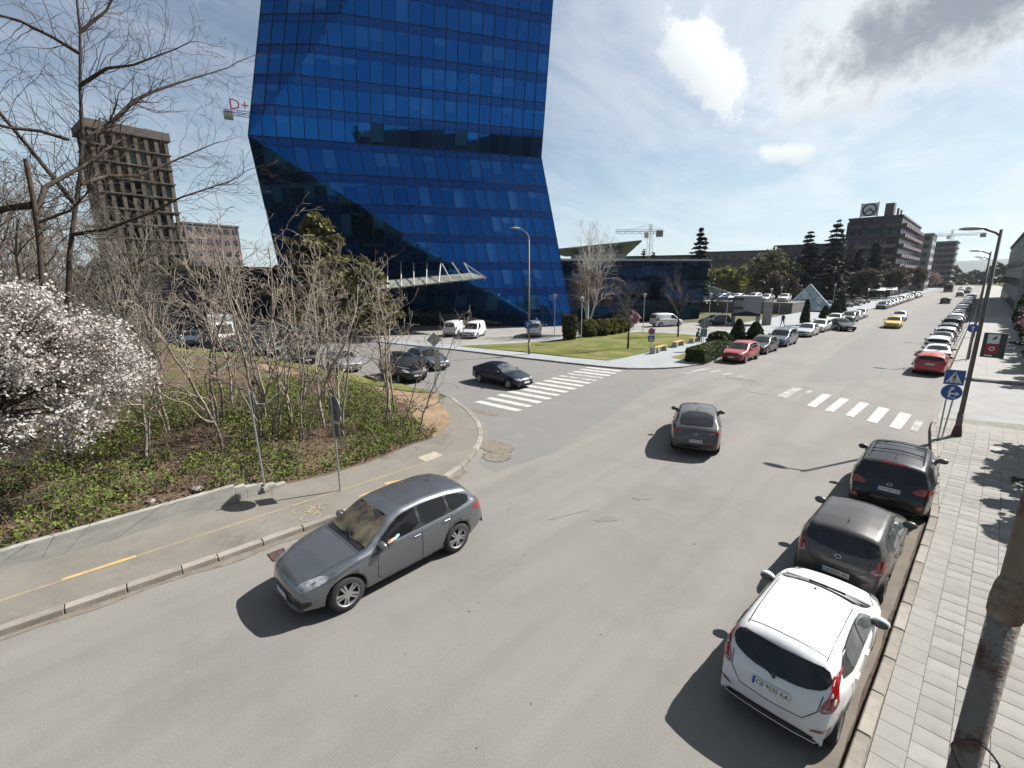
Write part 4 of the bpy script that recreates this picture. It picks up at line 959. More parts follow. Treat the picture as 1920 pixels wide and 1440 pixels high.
def car(model, label, x, y, heading, color, group=None, cat='car', name='parked_car', plate=None, black_mirror=False, z=0.0):
    """heading: degrees from +Y towards +X; x, y: centre of the car on the ground"""
    if model not in PROTO: PROTO[model] = make_car(MODELS[model])[0]
    src = PROTO[model]; p = P_[color]
    def clone(o, parent):
        c = o.copy(); COL.objects.link(c)
        if parent is not None: c.parent = parent
        base = o.name.split('.')[0]
        if base in ('body', 'door_handle', 'mirror'):
            sl = c.material_slots[0]; sl.link = 'OBJECT'; sl.material = black_pl if (base == 'mirror' and black_mirror) else p
        for ch in KIDS.get(o.name, ()):
            d = clone(ch, c)
            if base == 'number_plate' and False: pass
        if base == 'number_plate' and plate and c.matrix_local.col[2][0] < 0:
            t = bpy.data.objects.new('lettering', text_mesh(plate, .092, ink)); t.location = (.018, 0, .0075); t.scale = (.92, 1, 1); COL.objects.link(t); t.parent = c
        return c
    o = clone(src, None)
    o.name = name; o.location = (x, y, z); o.rotation_euler = (0, 0, R(90 - heading))
    return tag(o, label, cat, group)
def end_protos():
    for src in PROTO.values():
        def rm(o):
            for ch in KIDS.get(o.name, ()): rm(ch)
            bpy.data.objects.remove(o)
        rm(src)
# ================================================================== BUILDINGS
def glass_facade_mat(name, tint, blind, dark, refl=.68):
    """mirror-tinted pane over rooms; blinds and rooms differ from pane to pane"""
    M_ = bpy.data.materials.new(name); M_.use_nodes = True; nt = M_.node_tree; N = nt.nodes; L = nt.links
    p = N['Principled BSDF']; p.inputs['Base Color'].default_value = tint + (1,); p.inputs['Metallic'].default_value = 1.0; p.inputs['Roughness'].default_value = .035
    bp = N.new('ShaderNodeBump'); bp.inputs['Strength'].default_value = .05; bp.inputs['Distance'].default_value = .1
    tc = N.new('ShaderNodeTexCoord'); nz = N.new('ShaderNodeTexNoise'); nz.inputs['Scale'].default_value = .8; L.new(tc.outputs['Object'], nz.inputs['Vector'])
    L.new(nz.outputs[0], bp.inputs['Height']); L.new(bp.outputs[0], p.inputs['Normal'])
    oi = N.new('ShaderNodeObjectInfo'); sep = N.new('ShaderNodeSeparateXYZ'); L.new(tc.outputs['Generated'], sep.inputs[0])
    # blind length: random per pane, drawn against the pane's own height
    th = N.new('ShaderNodeMapRange'); L.new(oi.outputs['Random'], th.inputs[0]); th.inputs[1].default_value = 0.55; th.inputs[2].default_value = 1.0; th.inputs[3].default_value = 1.02; th.inputs[4].default_value = .0
    gt = N.new('ShaderNodeMath'); gt.operation = 'GREATER_THAN'; L.new(sep.outputs[2], gt.inputs[0]); L.new(th.outputs[0], gt.inputs[1])
    r2 = N.new('ShaderNodeMath'); r2.operation = 'FRACT'; rm_ = N.new('ShaderNodeMath'); rm_.operation = 'MULTIPLY'; L.new(oi.outputs['Random'], rm_.inputs[0]); rm_.inputs[1].default_value = 37.7; L.new(rm_.outputs[0], r2.inputs[0])
    m0 = N.new('ShaderNodeMix'); m0.data_type = 'RGBA'; L.new(r2.outputs[0], m0.inputs[0]); m0.inputs[6].default_value = dark + (1,); m0.inputs[7].default_value = tuple(c * .4 + d * .6 for c, d in zip(blind, dark)) + (1,)
    m1 = N.new('ShaderNodeMix'); m1.data_type = 'RGBA'; L.new(gt.outputs[0], m1.inputs[0]); L.new(m0.outputs[2], m1.inputs[6]); m1.inputs[7].default_value = blind + (1,)
    df = N.new('ShaderNodeBsdfDiffuse'); L.new(m1.outputs[2], df.inputs[0])
    ms = N.new('ShaderNodeMixShader'); ms.inputs[0].default_value = refl; L.new(df.outputs[0], ms.inputs[1]); L.new(p.outputs[0], ms.inputs[2]); L.new(ms.outputs[0], N['Material Output'].inputs[0])
    return M_
pane_blue = glass_facade_mat('tower_glass', (.007, .100, .34), (.05, .16, .30), (.004, .018, .045), .70)
span_blue = mat('tower_spandrel', (.007, .060, .215), .09, .85, var=.2, scale=.5)
frame_blue = mat('tower_mullion', (.010, .018, .04), .4, .5)
back_m = mat('tower_core', (.006, .010, .02), .6)

PR = random.Random(12)
def facade(parent, poly, mull, s_lines, rows, span, pane_m, span_m, names=('pane', 'spandrel', 'mullion', 'transom'), proud=.07, mw=.10, hdir=None):
    """poly: 3D planar polygon; mull: direction of the mullions; cells run between s_lines (along the horizontal) and rows (heights)"""
    poly = [Vector(p) for p in poly]; O = poly[0]; mull = Vector(mull); mull = mull / mull.z
    n = (poly[1] - poly[0]).cross(poly[2] - poly[0]).normalized()
    h = Vector(hdir) if hdir else Vector((0, 0, 1)).cross(n).normalized()
    out = n if n.dot(Vector((0, 0, CAM_H)) - O) > 0 else -n
    def to2(p):
        z = p.z - O.z; q = p - O - mull * z; return (q.dot(h), z + O.z)
    def to3(s, z, off): return O + h * s + mull * (z - O.z) + out * off
    P2 = [to2(p) for p in poly]
    def clip(s0, s1, z0, z1):
        q = P2
        for ax, v, less in ((0, s0, False), (0, s1, True), (1, z0, False), (1, z1, True)):
            q = clip_poly(q, ax, v, less)
            if len(q) < 3: return None
        a = sum(q[i][0] * q[(i + 1) % len(q)][1] - q[(i + 1) % len(q)][0] * q[i][1] for i in range(len(q)))
        return q if abs(a) > .06 else None
    def slab(name, q, o0, o1, m):
        k = len(q); a = [to3(s, z, o0) for s, z in q]; b = [to3(s, z, o1) for s, z in q]
        c = sum(b, Vector()) / k
        if (b[1] - b[0]).cross(b[2] - b[0]).dot(out) < 0: a.reverse(); b.reverse()
        mb = MB(); mb.add([v - c for v in a + b], [tuple(range(k, 2 * k))] + [(i, (i + 1) % k, k + (i + 1) % k, k + i) for i in range(k)])
        o = mb.build(name, m, parent); o.location = c
        if name == 'pane': o.rotation_euler = (PR.uniform(-.007, .007), PR.uniform(-.007, .007), PR.uniform(-.007, .007))
        return o
    pl_out = [] 
    for s0, s1 in zip(s_lines, s_lines[1:]):
        for z0, z1 in zip(rows, rows[1:]):
            g = .02; sp = span if span < (z1 - z0) * .6 else 0
            if sp:
                q = clip(s0 + g, s1 - g, z1 - sp + g, z1 - g)
                if q: slab(names[1], q, -.05, -.008, span_m)
            q = clip(s0 + g, s1 - g, z0 + g, z1 - sp - g)
            if q: slab(names[0], q, -.05, 0.0, pane_m)
    if names[2]:
        for s in s_lines:
            q = clip(s - mw / 2, s + mw / 2, -99, 999)
            if q: slab(names[2], q, -.04, proud, frame_blue)
        for z in rows:
            q = clip(-999, 999, z - mw / 2, z + mw / 2)
            if q: slab(names[3], q, -.04, proud - .02, frame_blue)
    mb = MB(); mb.add([p - out * .06 for p in poly], [tuple(range(len(poly)))]); mb.build('facade_backing', back_m, parent)

tower = thing('office_tower', 'tall faceted blue glass office tower', 'tower', (-56, 36, 0))
TI = Matrix.Translation(tower.location).inverted()
A = Vector((-61.30, 18.97, 22.7)); B = Vector((-45.30, 50.79, 22.7)); C = Vector((-39.81, 51.58, 0)); D0 = Vector((-41.36, 48.51, 0)); E = Vector((-76.37, 26.66, 0))
F = Vector((-43.64, 50.96, 40.61)); DG = Vector((-54.87, 29.23, 37.08)); G = Vector((-61.82, 22.27, 37.17))
ext = lambda p, q, z: p + (q - p) * ((z - p.z) / (q.z - p.z))
ZT = 45.45
Ft, DGt, Gt = ext(B, F, ZT), ext(A, DG, ZT), ext(A, G, ZT)
hd = (B - A).normalized(); LEN = (B - A).length; NC = 24; sl = [LEN * i / NC for i in range(NC + 1)]
rows_lo = [0, 1.95, 5.35, 8.75, 12.15, 15.55, 18.95, 22.7]; rows_up = [22.7 + 3.25 * k for k in range(8)]
facade(tower, [A, B, C, D0], C - B, sl, rows_lo, .95, pane_blue, span_blue, hdir=hd)
hdk = Vector((0, 0, 1)).cross((D0 - A).cross(E - A)).normalized(); hdk = hdk if hdk.dot(D0 - E) > 0 else -hdk
facade(tower, [A, D0, E], E - A, [1.5 * i for i in range(-1, 34)], rows_lo, .95, pane_blue, span_blue, hdir=hdk)
facade(tower, [A, B, Ft, DGt], F - B, sl, rows_up, .95, pane_blue, span_blue, hdir=hd)
hl = Vector((0, 0, 1)).cross((DG - A).cross(G - A)).normalized(); hl = hl if hl.dot(DG - G) > 0 else -hl
facade(tower, [A, DGt, Gt], G - A, [1.48 * i for i in range(-1, 18)], rows_up, .95, pane_blue, span_blue, hdir=hl)
# the sides and back that close the body, and the storeys above the frame
bk = Vector((-27, 13, 0)); up2 = lambda p, z, q: ext(p, q, z)
ZH = 72
Fh, DGh, Gh = ext(B, F, ZH) * 1, ext(A, DG, ZT), ext(A, G, ZH)
side_m = mat('tower_side_glass', (.010, .06, .26), .06, .9, var=.25, scale=.3)
def poly_part(name, pts, m, parent): mb = MB(); mb.add(pts, [tuple(range(len(pts)))]); return mb.build(name, m, parent)
poly_part('side_wall', [B, C, C + bk, B + bk], side_m, tower); poly_part('side_wall', [B, B + bk, Ft + bk, Ft], side_m, tower)
poly_part('side_wall', [A, E, E + bk * .6, A + bk], side_m, tower); poly_part('side_wall', [A, A + bk, Gt + bk, Gt], side_m, tower)
poly_part('rear_wall', [E + bk * .6, C + bk, B + bk, A + bk], side_m, tower); poly_part('rear_wall', [A + bk, B + bk, Ft + bk, Gt + bk], side_m, tower)
mb = MB(); top = [Gt, DGt, Ft, Ft + bk, Gt + bk]; hi = [p + Vector((.6, 1.0, 26)) for p in top]
mb.add(top + hi, [(i, (i + 1) % 5, 5 + (i + 1) % 5, 5 + i) for i in range(5)] + [(5, 6, 7, 8, 9)]); mb.build('upper_storeys', side_m, tower)
for ch in KIDS[tower.name]: ch.matrix_parent_inverse = TI
# entrance canopy, hung on rods
can = thing('entrance_canopy', 'grey glass canopy hung on steel rods over the tower entrance', 'canopy', (-53, 36, 0)); CI = Matrix.Translation(can.location).inverted()
c1, c2, c3, c4 = Vector((-51.1, 27.5, 5.36)), Vector((-43.3, 38.6, 6.67)), Vector((-47.8, 39.6, 7.35)), Vector((-54.0, 28.4, 6.28))
can_m = mat('canopy_glass', (.30, .31, .27), .35, .1, var=.2, scale=1.0)
mb = MB(); mb.add([c1, c2, c3, c4] + [v + Vector((0, 0, .12)) for v in (c1, c2, c3, c4)], [(3, 2, 1, 0), (4, 5, 6, 7), (0, 1, 5, 4), (1, 2, 6, 5), (2, 3, 7, 6), (3, 0, 4, 7)]); mb.build('roof_slab', can_m, can)
steel_w = mat('white_steel', (.55, .55, .54), .4, .3)
tops = [(-57.8, 31.6, 8.87), (-56.2, 32.6, 8.84), (-54.6, 33.6, 8.81), (-53.15, 34.6, 8.72), (-51.6, 35.6, 8.63), (-49.9, 36.6, 8.73), (-49.8, 36.6, 8.73), (-48.6, 37.4, 8.7), (-47.3, 38.3, 8.62), (-47.3, 38.3, 8.62)]
for i, t in enumerate(tops):
    f = (.02, .12, .24, .35, .46, .57, .68, .79, .88, .985)[i]; b = c1.lerp(c2, f) + Vector((0, 0, .14))
    MB().tube(b, t, .07, n=6).build('rod', steel_w, can)
    MB().path([c1.lerp(c2, f) - Vector((0, 0, .03)), c4.lerp(c3, f) - Vector((0, 0, .03))], .06, 5).build('rib', steel_w, can)
for ch in KIDS[can.name]: ch.matrix_parent_inverse = CI
# lobby under the leaning facet: doors and glazed screen
lob = thing('entrance_lobby', 'dark glazed entrance lobby under the canopy with framed doors', 'entrance', (-56, 40, 0))
la, lb = Vector((-61.0, 33.5, 0)), Vector((-46.5, 44.9, 0)); ld = (lb - la).normalized(); LI = Matrix.Translation(lob.location).inverted()
lob_g = mat('lobby_glass', (.018, .03, .035), .05, .4, var=.4, scale=.6)
for i in range(12):
    p0 = la + ld * (1.5 * i + .05); p1 = la + ld * (1.5 * i + 1.45); hgt = 4.6
    mb = MB(); mb.add([p0 + Vector((0, 0, .12)), p1 + Vector((0, 0, .12)), p1 + Vector((0, 0, hgt)), p0 + Vector((0, 0, hgt))], [(0, 1, 2, 3)]); mb.build('pane', lob_g, lob)
    MB().tube(la + ld * 1.5 * i, la + ld * 1.5 * i + Vector((0, 0, 4.7)), .06, n=4).build('post', galv if i % 3 == 0 else frame_blue, lob)
for k, hh in ((0, 2.5), (1, 4.6)): MB().tube(la + Vector((0, 0, hh)), la + ld * 18 + Vector((0, 0, hh)), .07, n=4).build('transom', frame_blue, lob)
for ch in KIDS[lob.name]: ch.matrix_parent_inverse = LI

# --- low dark glass wing to the right of the tower
wing = thing('glass_wing', 'low dark glass building adjoining the right foot of the tower', 'building', (-40, 62, 0)); WI = Matrix.Translation(wing.location).inverted()
w0, w1 = Vector((-44.8, 49.6, 0)), Vector((-31.9, 74.2, 0)); wd = (w1 - w0).normalized(); WL = (w1 - w0).length
pane_dark = glass_facade_mat('wing_glass', (.010, .028, .075), (.03, .07, .12), (.004, .008, .02), .7)
tilt = Vector((.9, -.46, 0)).normalized() * 1.4
facade(wing, [w0, w1, w1 + tilt + Vector((0, 0, 9.0)), w0 + tilt + Vector((0, 0, 9.0))], tilt + Vector((0, 0, 9.0)), [WL * i / 14 for i in range(15)], [0, 3.0, 6.0, 9.0], .7, pane_dark, mat('wing_spandrel', (.006, .016, .045), .1, .6), hdir=wd)
wb = Vector((-22, 10, 0)); t9 = tilt + Vector((0, 0, 9.0))
mb = MB(); mb.add([w1, w1 + wb, w1 + wb + t9, w1 + t9], [(0, 1, 2, 3)]); mb.build('side_wall', side_m, wing)
mb = MB(); q = [w0 + t9, w1 + t9 + wd * .4, w1 + wb + t9, w0 + wb + t9]; mb.add(q + [v + Vector((0, 0, .28)) for v in q], [(3, 2, 1, 0), (4, 5, 6, 7), (0, 1, 5, 4), (1, 2, 6, 5), (2, 3, 7, 6), (3, 0, 4, 7)]); mb.build('roof', mat('pale_roof_edge', (.42, .44, .44), .6, var=.2), wing)
for ch in KIDS[wing.name]: ch.matrix_parent_inverse = WI
# grandstand-like roof behind the wing
gs = thing('stand_roof', 'grey green slanting roof showing above the glass wing', 'building', (-72, 95, 0))
MB().add([(-9, -4, 13.2), (9, 14, 15.4), (3, 17, 12.4), (-9, 6, 12.2)] + [(-9, -4, 13.5), (9, 14, 15.8), (3, 17, 12.7), (-9, 6, 12.5)], [(3, 2, 1, 0), (4, 5, 6, 7), (0, 1, 5, 4), (1, 2, 6, 5), (2, 3, 7, 6), (3, 0, 4, 7)]).build('roof', mat('stand_metal', (.20, .23, .20), .6, .2, var=.2, scale=.4), gs)
MB().box((0, 8, 6.2), (13, 8, 12.4), .8).build('wall', mat('stand_wall', (.34, .36, .36), .8, var=.2), gs)

# --- generic block with windows told apart one by one
WIN_ME = {}
def win_mesh(w, h, d, m):
    k = (w, h, d, m.name)
    if k not in WIN_ME:
        o = MB().box((0, 0, 0), (w, d, h)).build('window', m); WIN_ME[k] = o.data; bpy.data.objects.remove(o)
    return WIN_ME[k]
far_glass = mat('far_window', (.03, .035, .045), .2, .2, objvar=.6)
def block(name, label, cx, cy, rz, w, d, h, m, floors, cols, winw=1.3, winh=1.5, balc=None, faces=('front',), roof=None, slab=None, group=None, side_cols=6, cat='building', wmat=None):
    t = thing(name, label, cat, (cx, cy, 0), rz, group)
    MB().box((0, 0, h / 2), (w, d, h)).build('wall', m, t)
    MB().box((0, 0, h + .25), (w + .5, d + .5, .5)).build('roof', roof or m, t)
    fh = h / floors; wm = win_mesh(winw, winh, .12, wmat or far_glass)
    for f in faces:
        n = cols if f == 'front' else side_cols; span = w if f == 'front' else d
        for k in range(floors):
            for i in range(n):
                u = -span / 2 + span * (i + .5) / n; o = bpy.data.objects.new('window', wm); z = fh * (k + .55)
                if f == 'front': o.location = (u, -d / 2 - .03, z)
                elif f == 'right': o.location = (w / 2 + .03, u, z); o.rotation_euler = (0, 0, math.pi / 2)
                else: o.location = (-w / 2 - .03, u, z); o.rotation_euler = (0, 0, math.pi / 2)
                link(o, t)
            if balc and (k > 0):
                for i in range(0, n, 2):
                    u = -span / 2 + span * (i + 1) / n; bw = span / n * 1.5
                    if f == 'front': MB().box((u, -d / 2 - .65, fh * k + .5), (bw, 1.3, 1.0)).build('balcony', balc, t)
                    elif f == 'right': MB().box((w / 2 + .65, u, fh * k + .5), (1.3, bw, 1.0)).build('balcony', balc, t)
    return t
brown1 = mat('block_brown', (.14, .105, .095), .9, color2=(.10, .075, .07), scale=.25); brown2 = mat('block_dark_brown', (.10, .08, .085), .9, color2=(.07, .06, .065), scale=.25)
tanb = mat('block_tan', (.22, .19, .15), .9, color2=(.16, .13, .11), scale=.25); yellow_b = mat('block_yellow', (.42, .34, .10), .9, var=.2); grey_b = mat('block_grey', (.30, .30, .285), .9, color2=(.22, .22, .21), scale=.3)
roofm = mat('roof_dark', (.08, .075, .08), .9, var=.3)
block('apartment_block', 'low brown apartment block left of the dark conifer', -88, 172, .48, 46, 12, 14.0, brown1, 5, 16, balc=tanb, roof=roofm)
block('apartment_block', 'tan apartment block with roof sheds above the yellow bushes', -62, 176, .38, 30, 12, 14.6, tanb, 5, 11, balc=brown1, roof=roofm)
block('apartment_block', 'dark brown apartment block with flat roof right of the tan one', -43, 178, .25, 16, 12, 15.8, brown2, 5, 6, balc=brown1, roof=roofm)
block('apartment_block', 'purplish brown apartment block behind the two tall firs', -30.5, 186, .12, 14, 12, 17.5, brown2, 6, 5, balc=tanb, roof=roofm)
yb = thing('yellow_house', 'yellow stepped facade piece in front of the brown blocks', 'house', (-47.5, 150, 0), .3)
for x, z, w, h in ((0, 8.9, 6.2, 1.4), (-2.3, 7.4, 1.6, 1.8), (1.0, 6.0, 4.6, 1.2), (2.3, 4.2, 1.8, 2.6)): MB().box((x, 0, z), (w, 3, h)).build('wall', yellow_b, yb)
MB().box((-2.0, .5, 2.6), (5.5, 3, 5.2)).build('wall', tanb, yb)
# dark hotel with the round roof sign
hot = block('hotel', 'tall dark brown hotel with round roof sign', -27.4, 215.5, 0, 13.4, 55, 24.0, brown2, 8, 6, balc=mat('hotel_balcony', (.16, .11, .115), .9, var=.3), faces=('front', 'right'), side_cols=18, roof=roofm, winh=1.7)
MB().box((-8.6, -20, 9.2), (4.0, 14, 18.4)).build('wing_wall', brown2, hot); MB().box((-7.2, -18, 21.0), (1.4, 10, 5.4)).build('wing_wall', brown2, hot)
MB().box((3.0, -24.5, 26.4), (2.2, 4, 3.8)).build('lift_house', brown1, hot); MB().box((5.0, -24.5, 25.6), (.5, 1, 2.2)).box((5.8, -24.5, 25.3), (.4, 1, 1.6)).build('chimney', brown1, hot)
sg = thing('roof_sign', 'white roof sign with a dark ring on top of the hotel', 'sign', (-29.2, 187.9, 24.5))
MB().box((0, 0, 2.2), (4.6, .3, 3.9)).build('panel', white_pl, sg)
mb = MB()
for i in range(28):
    a, b = 2 * math.pi * i / 28, 2 * math.pi * (i + 1) / 28
    mb.add([(1.45 * math.cos(a), -.17, 2.2 + 1.45 * math.sin(a)), (1.95 * math.cos(a), -.17, 2.2 + 1.95 * math.sin(a)), (1.95 * math.cos(b), -.17, 2.2 + 1.95 * math.sin(b)), (1.45 * math.cos(b), -.17, 2.2 + 1.45 * math.sin(b))], [(0, 1, 2, 3)])
mb.build('ring', mat('sign_dark', (.02, .03, .05), .6), sg)
mb = MB(); mb.add([(-1.4, -.175, 1.3), (-1.1, -.175, 1.15), (0, -.175, 2.15), (1.1, -.175, 1.15), (1.4, -.175, 1.4), (0.1, -.175, 2.75)], [(0, 1, 2, 5), (5, 2, 3, 4)]); mb.build('emblem', MATS['sign_dark'], sg)
for x in (-2.2, 2.2): MB().tube((x, 0, -.2), (x, 0, 4.4), .12, n=5).build('post', dark_steel, sg)
# further along the road
block('apartment_block', 'pale grey tower block with dark window column beyond the hotel', -20.6, 262, 0, 6.6, 18, 22.2, grey_b, 7, 2, faces=('front', 'right'), side_cols=5, winw=1.6, roof=grey_b)
b3 = block('apartment_block', 'unfinished concrete block with open floor slabs beyond the pale one', -17.4, 335, 0, 9.0, 20, 22.5, mat('block_pinkish', (.26, .20, .175), .9, var=.25, scale=.2), 8, 4, faces=('front', 'right'), winw=1.9, roof=grey_b)
for k in range(9): MB().box((0, -.8, k * 2.8), (10.4, 22, .3)).build('floor_slab', grey_b, b3)
block('apartment_block', 'grey building at the right edge behind the thuja row', 9.2, 150, 0, 11.0, 90, 13.5, grey_b, 4, 5, faces=('front', 'left'), side_cols=20, roof=roofm)
block('apartment_block', 'tall dark apartment block right of the street, mirrored in the tower', 66, 8, R(-100), 70, 14, 38, brown2, 12, 18, roof=roofm)
# concrete frame under construction behind the bare trees
fr = thing('concrete_frame', 'unfinished concrete high rise frame behind the bare trees', 'building', (-149.5, 18.5, 0), R(90 + 6))
raw = mat('raw_concrete', (.125, .105, .085), .95, color2=(.075, .064, .054), scale=.4, spec=.1); infill = mat('brick_infill', (.13, .075, .06), .95, var=.4, scale=.6); darkin = mat('dark_interior', (.018, .018, .022), .95)
FW, FD, FL, FH_ = 14.6, 12.0, 12, 3.3
MB().box((0, 2.4, 19.4), (FW - .9, FD - 3.4, 38.8)).build('core', darkin, fr)
for k in range(FL + 1): MB().box((0, 0, k * FH_), (FW + (.6 if k < FL else 1.4), FD + .6, .30)).build('floor_slab', raw, fr)
for i in range(8):
    x = -FW / 2 + .35 + i * (FW - .7) / 7
    MB().box((x, -FD / 2 + .3, FL * FH_ / 2), (.75, .55, FL * FH_ - .4)).build('column', raw, fr)
for y in (-1, 3, 5.6):
    for sx in (-1, 1): MB().box((sx * (FW / 2 - .3), y, FL * FH_ / 2), (.55, .8, FL * FH_ - .4)).build('column', raw, fr)
rr = random.Random(3)
for k in range(FL):
    for i in range(7):
        if k >= FL - 3 or rr.random() < .16: MB().box((-FW / 2 + .35 + (i + .5) * (FW - .7) / 7, -FD / 2 + .9, k * FH_ + 1.65), (1.6, .2, 2.9)).build('infill_panel', infill if rr.random() < .75 else mat('teal_panel', (.12, .2, .2), .7), fr)
    MB().box((FW / 2 - .5, 1.5, k * FH_ + 1.65), (.2, 3.2, 2.9)).build('infill_panel', infill, fr)
MB().box((0, 0, FL * FH_ + .9), (FW + 1.2, FD + .6, 1.5)).build('parapet', mat('parapet_brown', (.09, .07, .06), .9, var=.3), fr)
block('apartment_block', 'brown block lower than the concrete frame, right of it', -170, 36.5, R(90 + 12), 15, 12, 22.5, brown1, 7, 6, roof=roofm)
block('low_hall', 'low dark hall with a yellow fascia behind the white lorry', -86, 23.5, R(90 + 15), 27, 10, 8.2, brown2, 2, 9, winw=2.2, winh=2.2, roof=mat('fascia_yellow', (.30, .21, .06), .8, var=.3))
# hills and the far woods
def ridge(name, y0, x0, x1, h0, amp, seed, m, depth=900, n=60):
    r_ = random.Random(seed); ph = [(r_.uniform(0, 6), r_.uniform(.4, 1)) for _ in range(5)]
    vs, fs = [], []
    for i in range(n + 1):
        x = x0 + (x1 - x0) * i / n; t = i / n * 6.28
        hh = h0 + amp * sum(b * math.sin(t * (k + 1) * 1.3 + a) / (k + 1) for k, (a, b) in enumerate(ph))
        vs += [(x, y0, -5), (x, y0 + depth * .5, max(5, hh)), (x, y0 + depth, -5)]
    for i in range(n):
        for k in range(2): fs.append((i * 3 + k, i * 3 + 3 + k, i * 3 + 4 + k, i * 3 + 1 + k))
    return tag(MB().add(vs, fs).build(name, m, smooth=True), kind='structure')
ridge('hills', 2900, -1600, 1600, 92, 40, 4, mat('hill_wood', (.05, .07, .06), .95, color2=(.07, .08, .06), scale=.004), 500)
ridge('hills', 2100, -1500, 1500, 40, 16, 9, MATS['hill_wood'], 400)
# --- tower cranes
def crane(label, x, y, mast_h, jib, cj, ang, m, loc_name='tower_crane', peak=6, r=.09):
    t = thing(loc_name, label, 'crane', (x, y, 0), ang)
    def truss(name, p0, p1, w, seg):
        mb = MB(); p0, p1 = Vector(p0), Vector(p1); d = (p1 - p0); L_ = d.length; d.normalize(); a = d.orthogonal().normalized(); b = d.cross(a)
        cs = [a * w / 2 + b * w / 2, a * w / 2 - b * w / 2, -a * w / 2 - b * w / 2, -a * w / 2 + b * w / 2]
        for c in cs: mb.tube(p0 + c, p1 + c, r, n=4)
        n = max(1, int(L_ / seg))
        for i in range(n):
            for k in range(4): mb.tube(p0 + cs[k] + d * (L_ * i / n), p0 + cs[(k + 1) % 4] + d * (L_ * (i + 1) / n), r * .7, n=3)
        return mb.build(name, m, t)
    truss('mast', (0, 0, 0), (0, 0, mast_h), 1.4, 3); truss('jib', (0, 0, mast_h), (jib, 0, mast_h + .5), 1.1, 2.5); truss('counter_jib', (0, 0, mast_h), (-cj, 0, mast_h), 1.1, 2.5)
    truss('peak', (0, 0, mast_h), (0, 0, mast_h + peak), .8, 2); MB().tube((0, 0, mast_h + peak), (jib * .7, 0, mast_h + .6), .05, n=3).build('tie', m, t); MB().tube((0, 0, mast_h + peak), (-cj, 0, mast_h + .5), .05, n=3).build('tie', m, t)
    MB().box((-cj + .8, 0, mast_h - .8), (2.4, 1.2, 2.2)).build('counterweight', concrete_m, t); MB().box((1.3, 0, mast_h - 1.2), (1.5, 1.5, 1.9)).build('cab', white_pl, t)
    return t
crane('yellow tower crane above the grey slanting roof', -88, 158, 22.6, 12.5, 4, R(206), mat('crane_yellow', (.42, .38, .27), .6), peak=2.5, r=.06)
crane('white tower crane above the pale block', -18, 380, 29, 12, 14, R(190), mat('crane_white', (.42, .44, .46), .6), peak=3, r=.07)
cr = crane('blue tower crane poking out left of the tower', -157.6, 63.7, 54.6, 40, 19.5, R(71.3), mat('crane_blue', (.03, .06, .22), .5))
bm_t = bpy.data.objects.new('lettering', text_mesh('D+', 4.0, mat('crane_red', (.45, .02, .06), .6))); link(bm_t, cr); bm_t.location = (-15.6, -.7, 56.6); bm_t.rotation_euler = (math.pi / 2, 0, 0)
# --- glass pyramid, pavilion, kiosk, raised car park
pg = mat('pyramid_glass', (.48, .56, .56), .10, .3, color2=(.30, .40, .41), scale=.5); pf = mat('pyramid_frame', (.55, .6, .6), .4, .4)
py = thing('glass_pyramid', 'glass pyramid skylight standing on the plaza', 'pyramid', (-23.4, 103.6, .1), .25)
ap = Vector((0, 0, 5.0)); cs = [Vector((-4, -4, .3)), Vector((4, -4, .3)), Vector((4, 4, .3)), Vector((-4, 4, .3))]
for k in range(4):
    a, b = cs[k], cs[(k + 1) % 4]
    for i in range(5):
        for j in range(2 * (5 - i) - 1):
            t0, t1 = i / 5, (i + 1) / 5; w0_, w1_ = 1 - t0, 1 - t1
            P = lambda t, s: a.lerp(b, s).lerp(ap, t) if False else (a + (b - a) * s * 1.0)
            def pt(lv, idx):
                m_ = 5 - lv
                if m_ == 0: return ap
                q0, q1 = a.lerp(ap, lv / 5), b.lerp(ap, lv / 5); return q0.lerp(q1, idx / m_)
            q = j // 2
            tri = [pt(i, q), pt(i, q + 1), pt(i + 1, q)] if j % 2 == 0 else [pt(i, q + 1), pt(i + 1, q + 1), pt(i + 1, q)]
            c_ = sum(tri, Vector()) / 3; mb = MB(); mb.add([c_ + (v - c_) * .93 for v in tri], [(0, 1, 2)]); mb.build('pane', pg if (i + j + k) % 3 else mat('pyramid_pale', (.55, .62, .60), .2, .2), py)
    MB().tube(a, ap, .07, n=5).build('rib', pf, py); MB().tube(a, b, .08, n=5).build('sill', pf, py)
    mb = MB(); mb.add([a * .96, b * .96, ap * .95], [(0, 1, 2)]); mb.build('inner_lining', darkin, py)
pv = thing('glass_pavilion', 'glass pavilion with a sloping pale roof by the raised car park', 'pavilion', (-41.5, 101, 1.8), .35)
MB().add([(-5, -3, 0), (5, -3, 0), (5, 3, 0), (-5, 3, 0), (-5, -3, 4.6), (5, -3, 1.2), (5, 3, 1.2), (-5, 3, 4.6)], [(3, 2, 1, 0), (4, 5, 6, 7), (0, 1, 5, 4), (1, 2, 6, 5), (2, 3, 7, 6), (3, 0, 4, 7)]).build('glazing', pg, pv)
for i in range(6): MB().tube((-5 + 2 * i, -3.03, .0), (-5 + 2 * i, -3.03, 4.6 - .34 * 2 * i), .06, n=4).build('post', pf, pv)
MB().tube((-5, -3.05, 4.65), (5, -3.05, 1.25), .1, n=4).build('edge', pf, pv)
pk = tag(MB().prism([(-44, 88.5), (-23.5, 93.5), (-22.9, 101), (-44, 108)], 0, 1.98).build('raised_car_park', mat('retaining_wall', (.11, .105, .10), .95, color2=(.17, .16, .145), scale=1.5, bump=.6, bscale=6)), kind='structure')
ks = thing('ramp_kiosk', 'grey ribbed concrete kiosk over the underpass ramp with black signs', 'kiosk', (-22.4, 67.4, .1), .35)
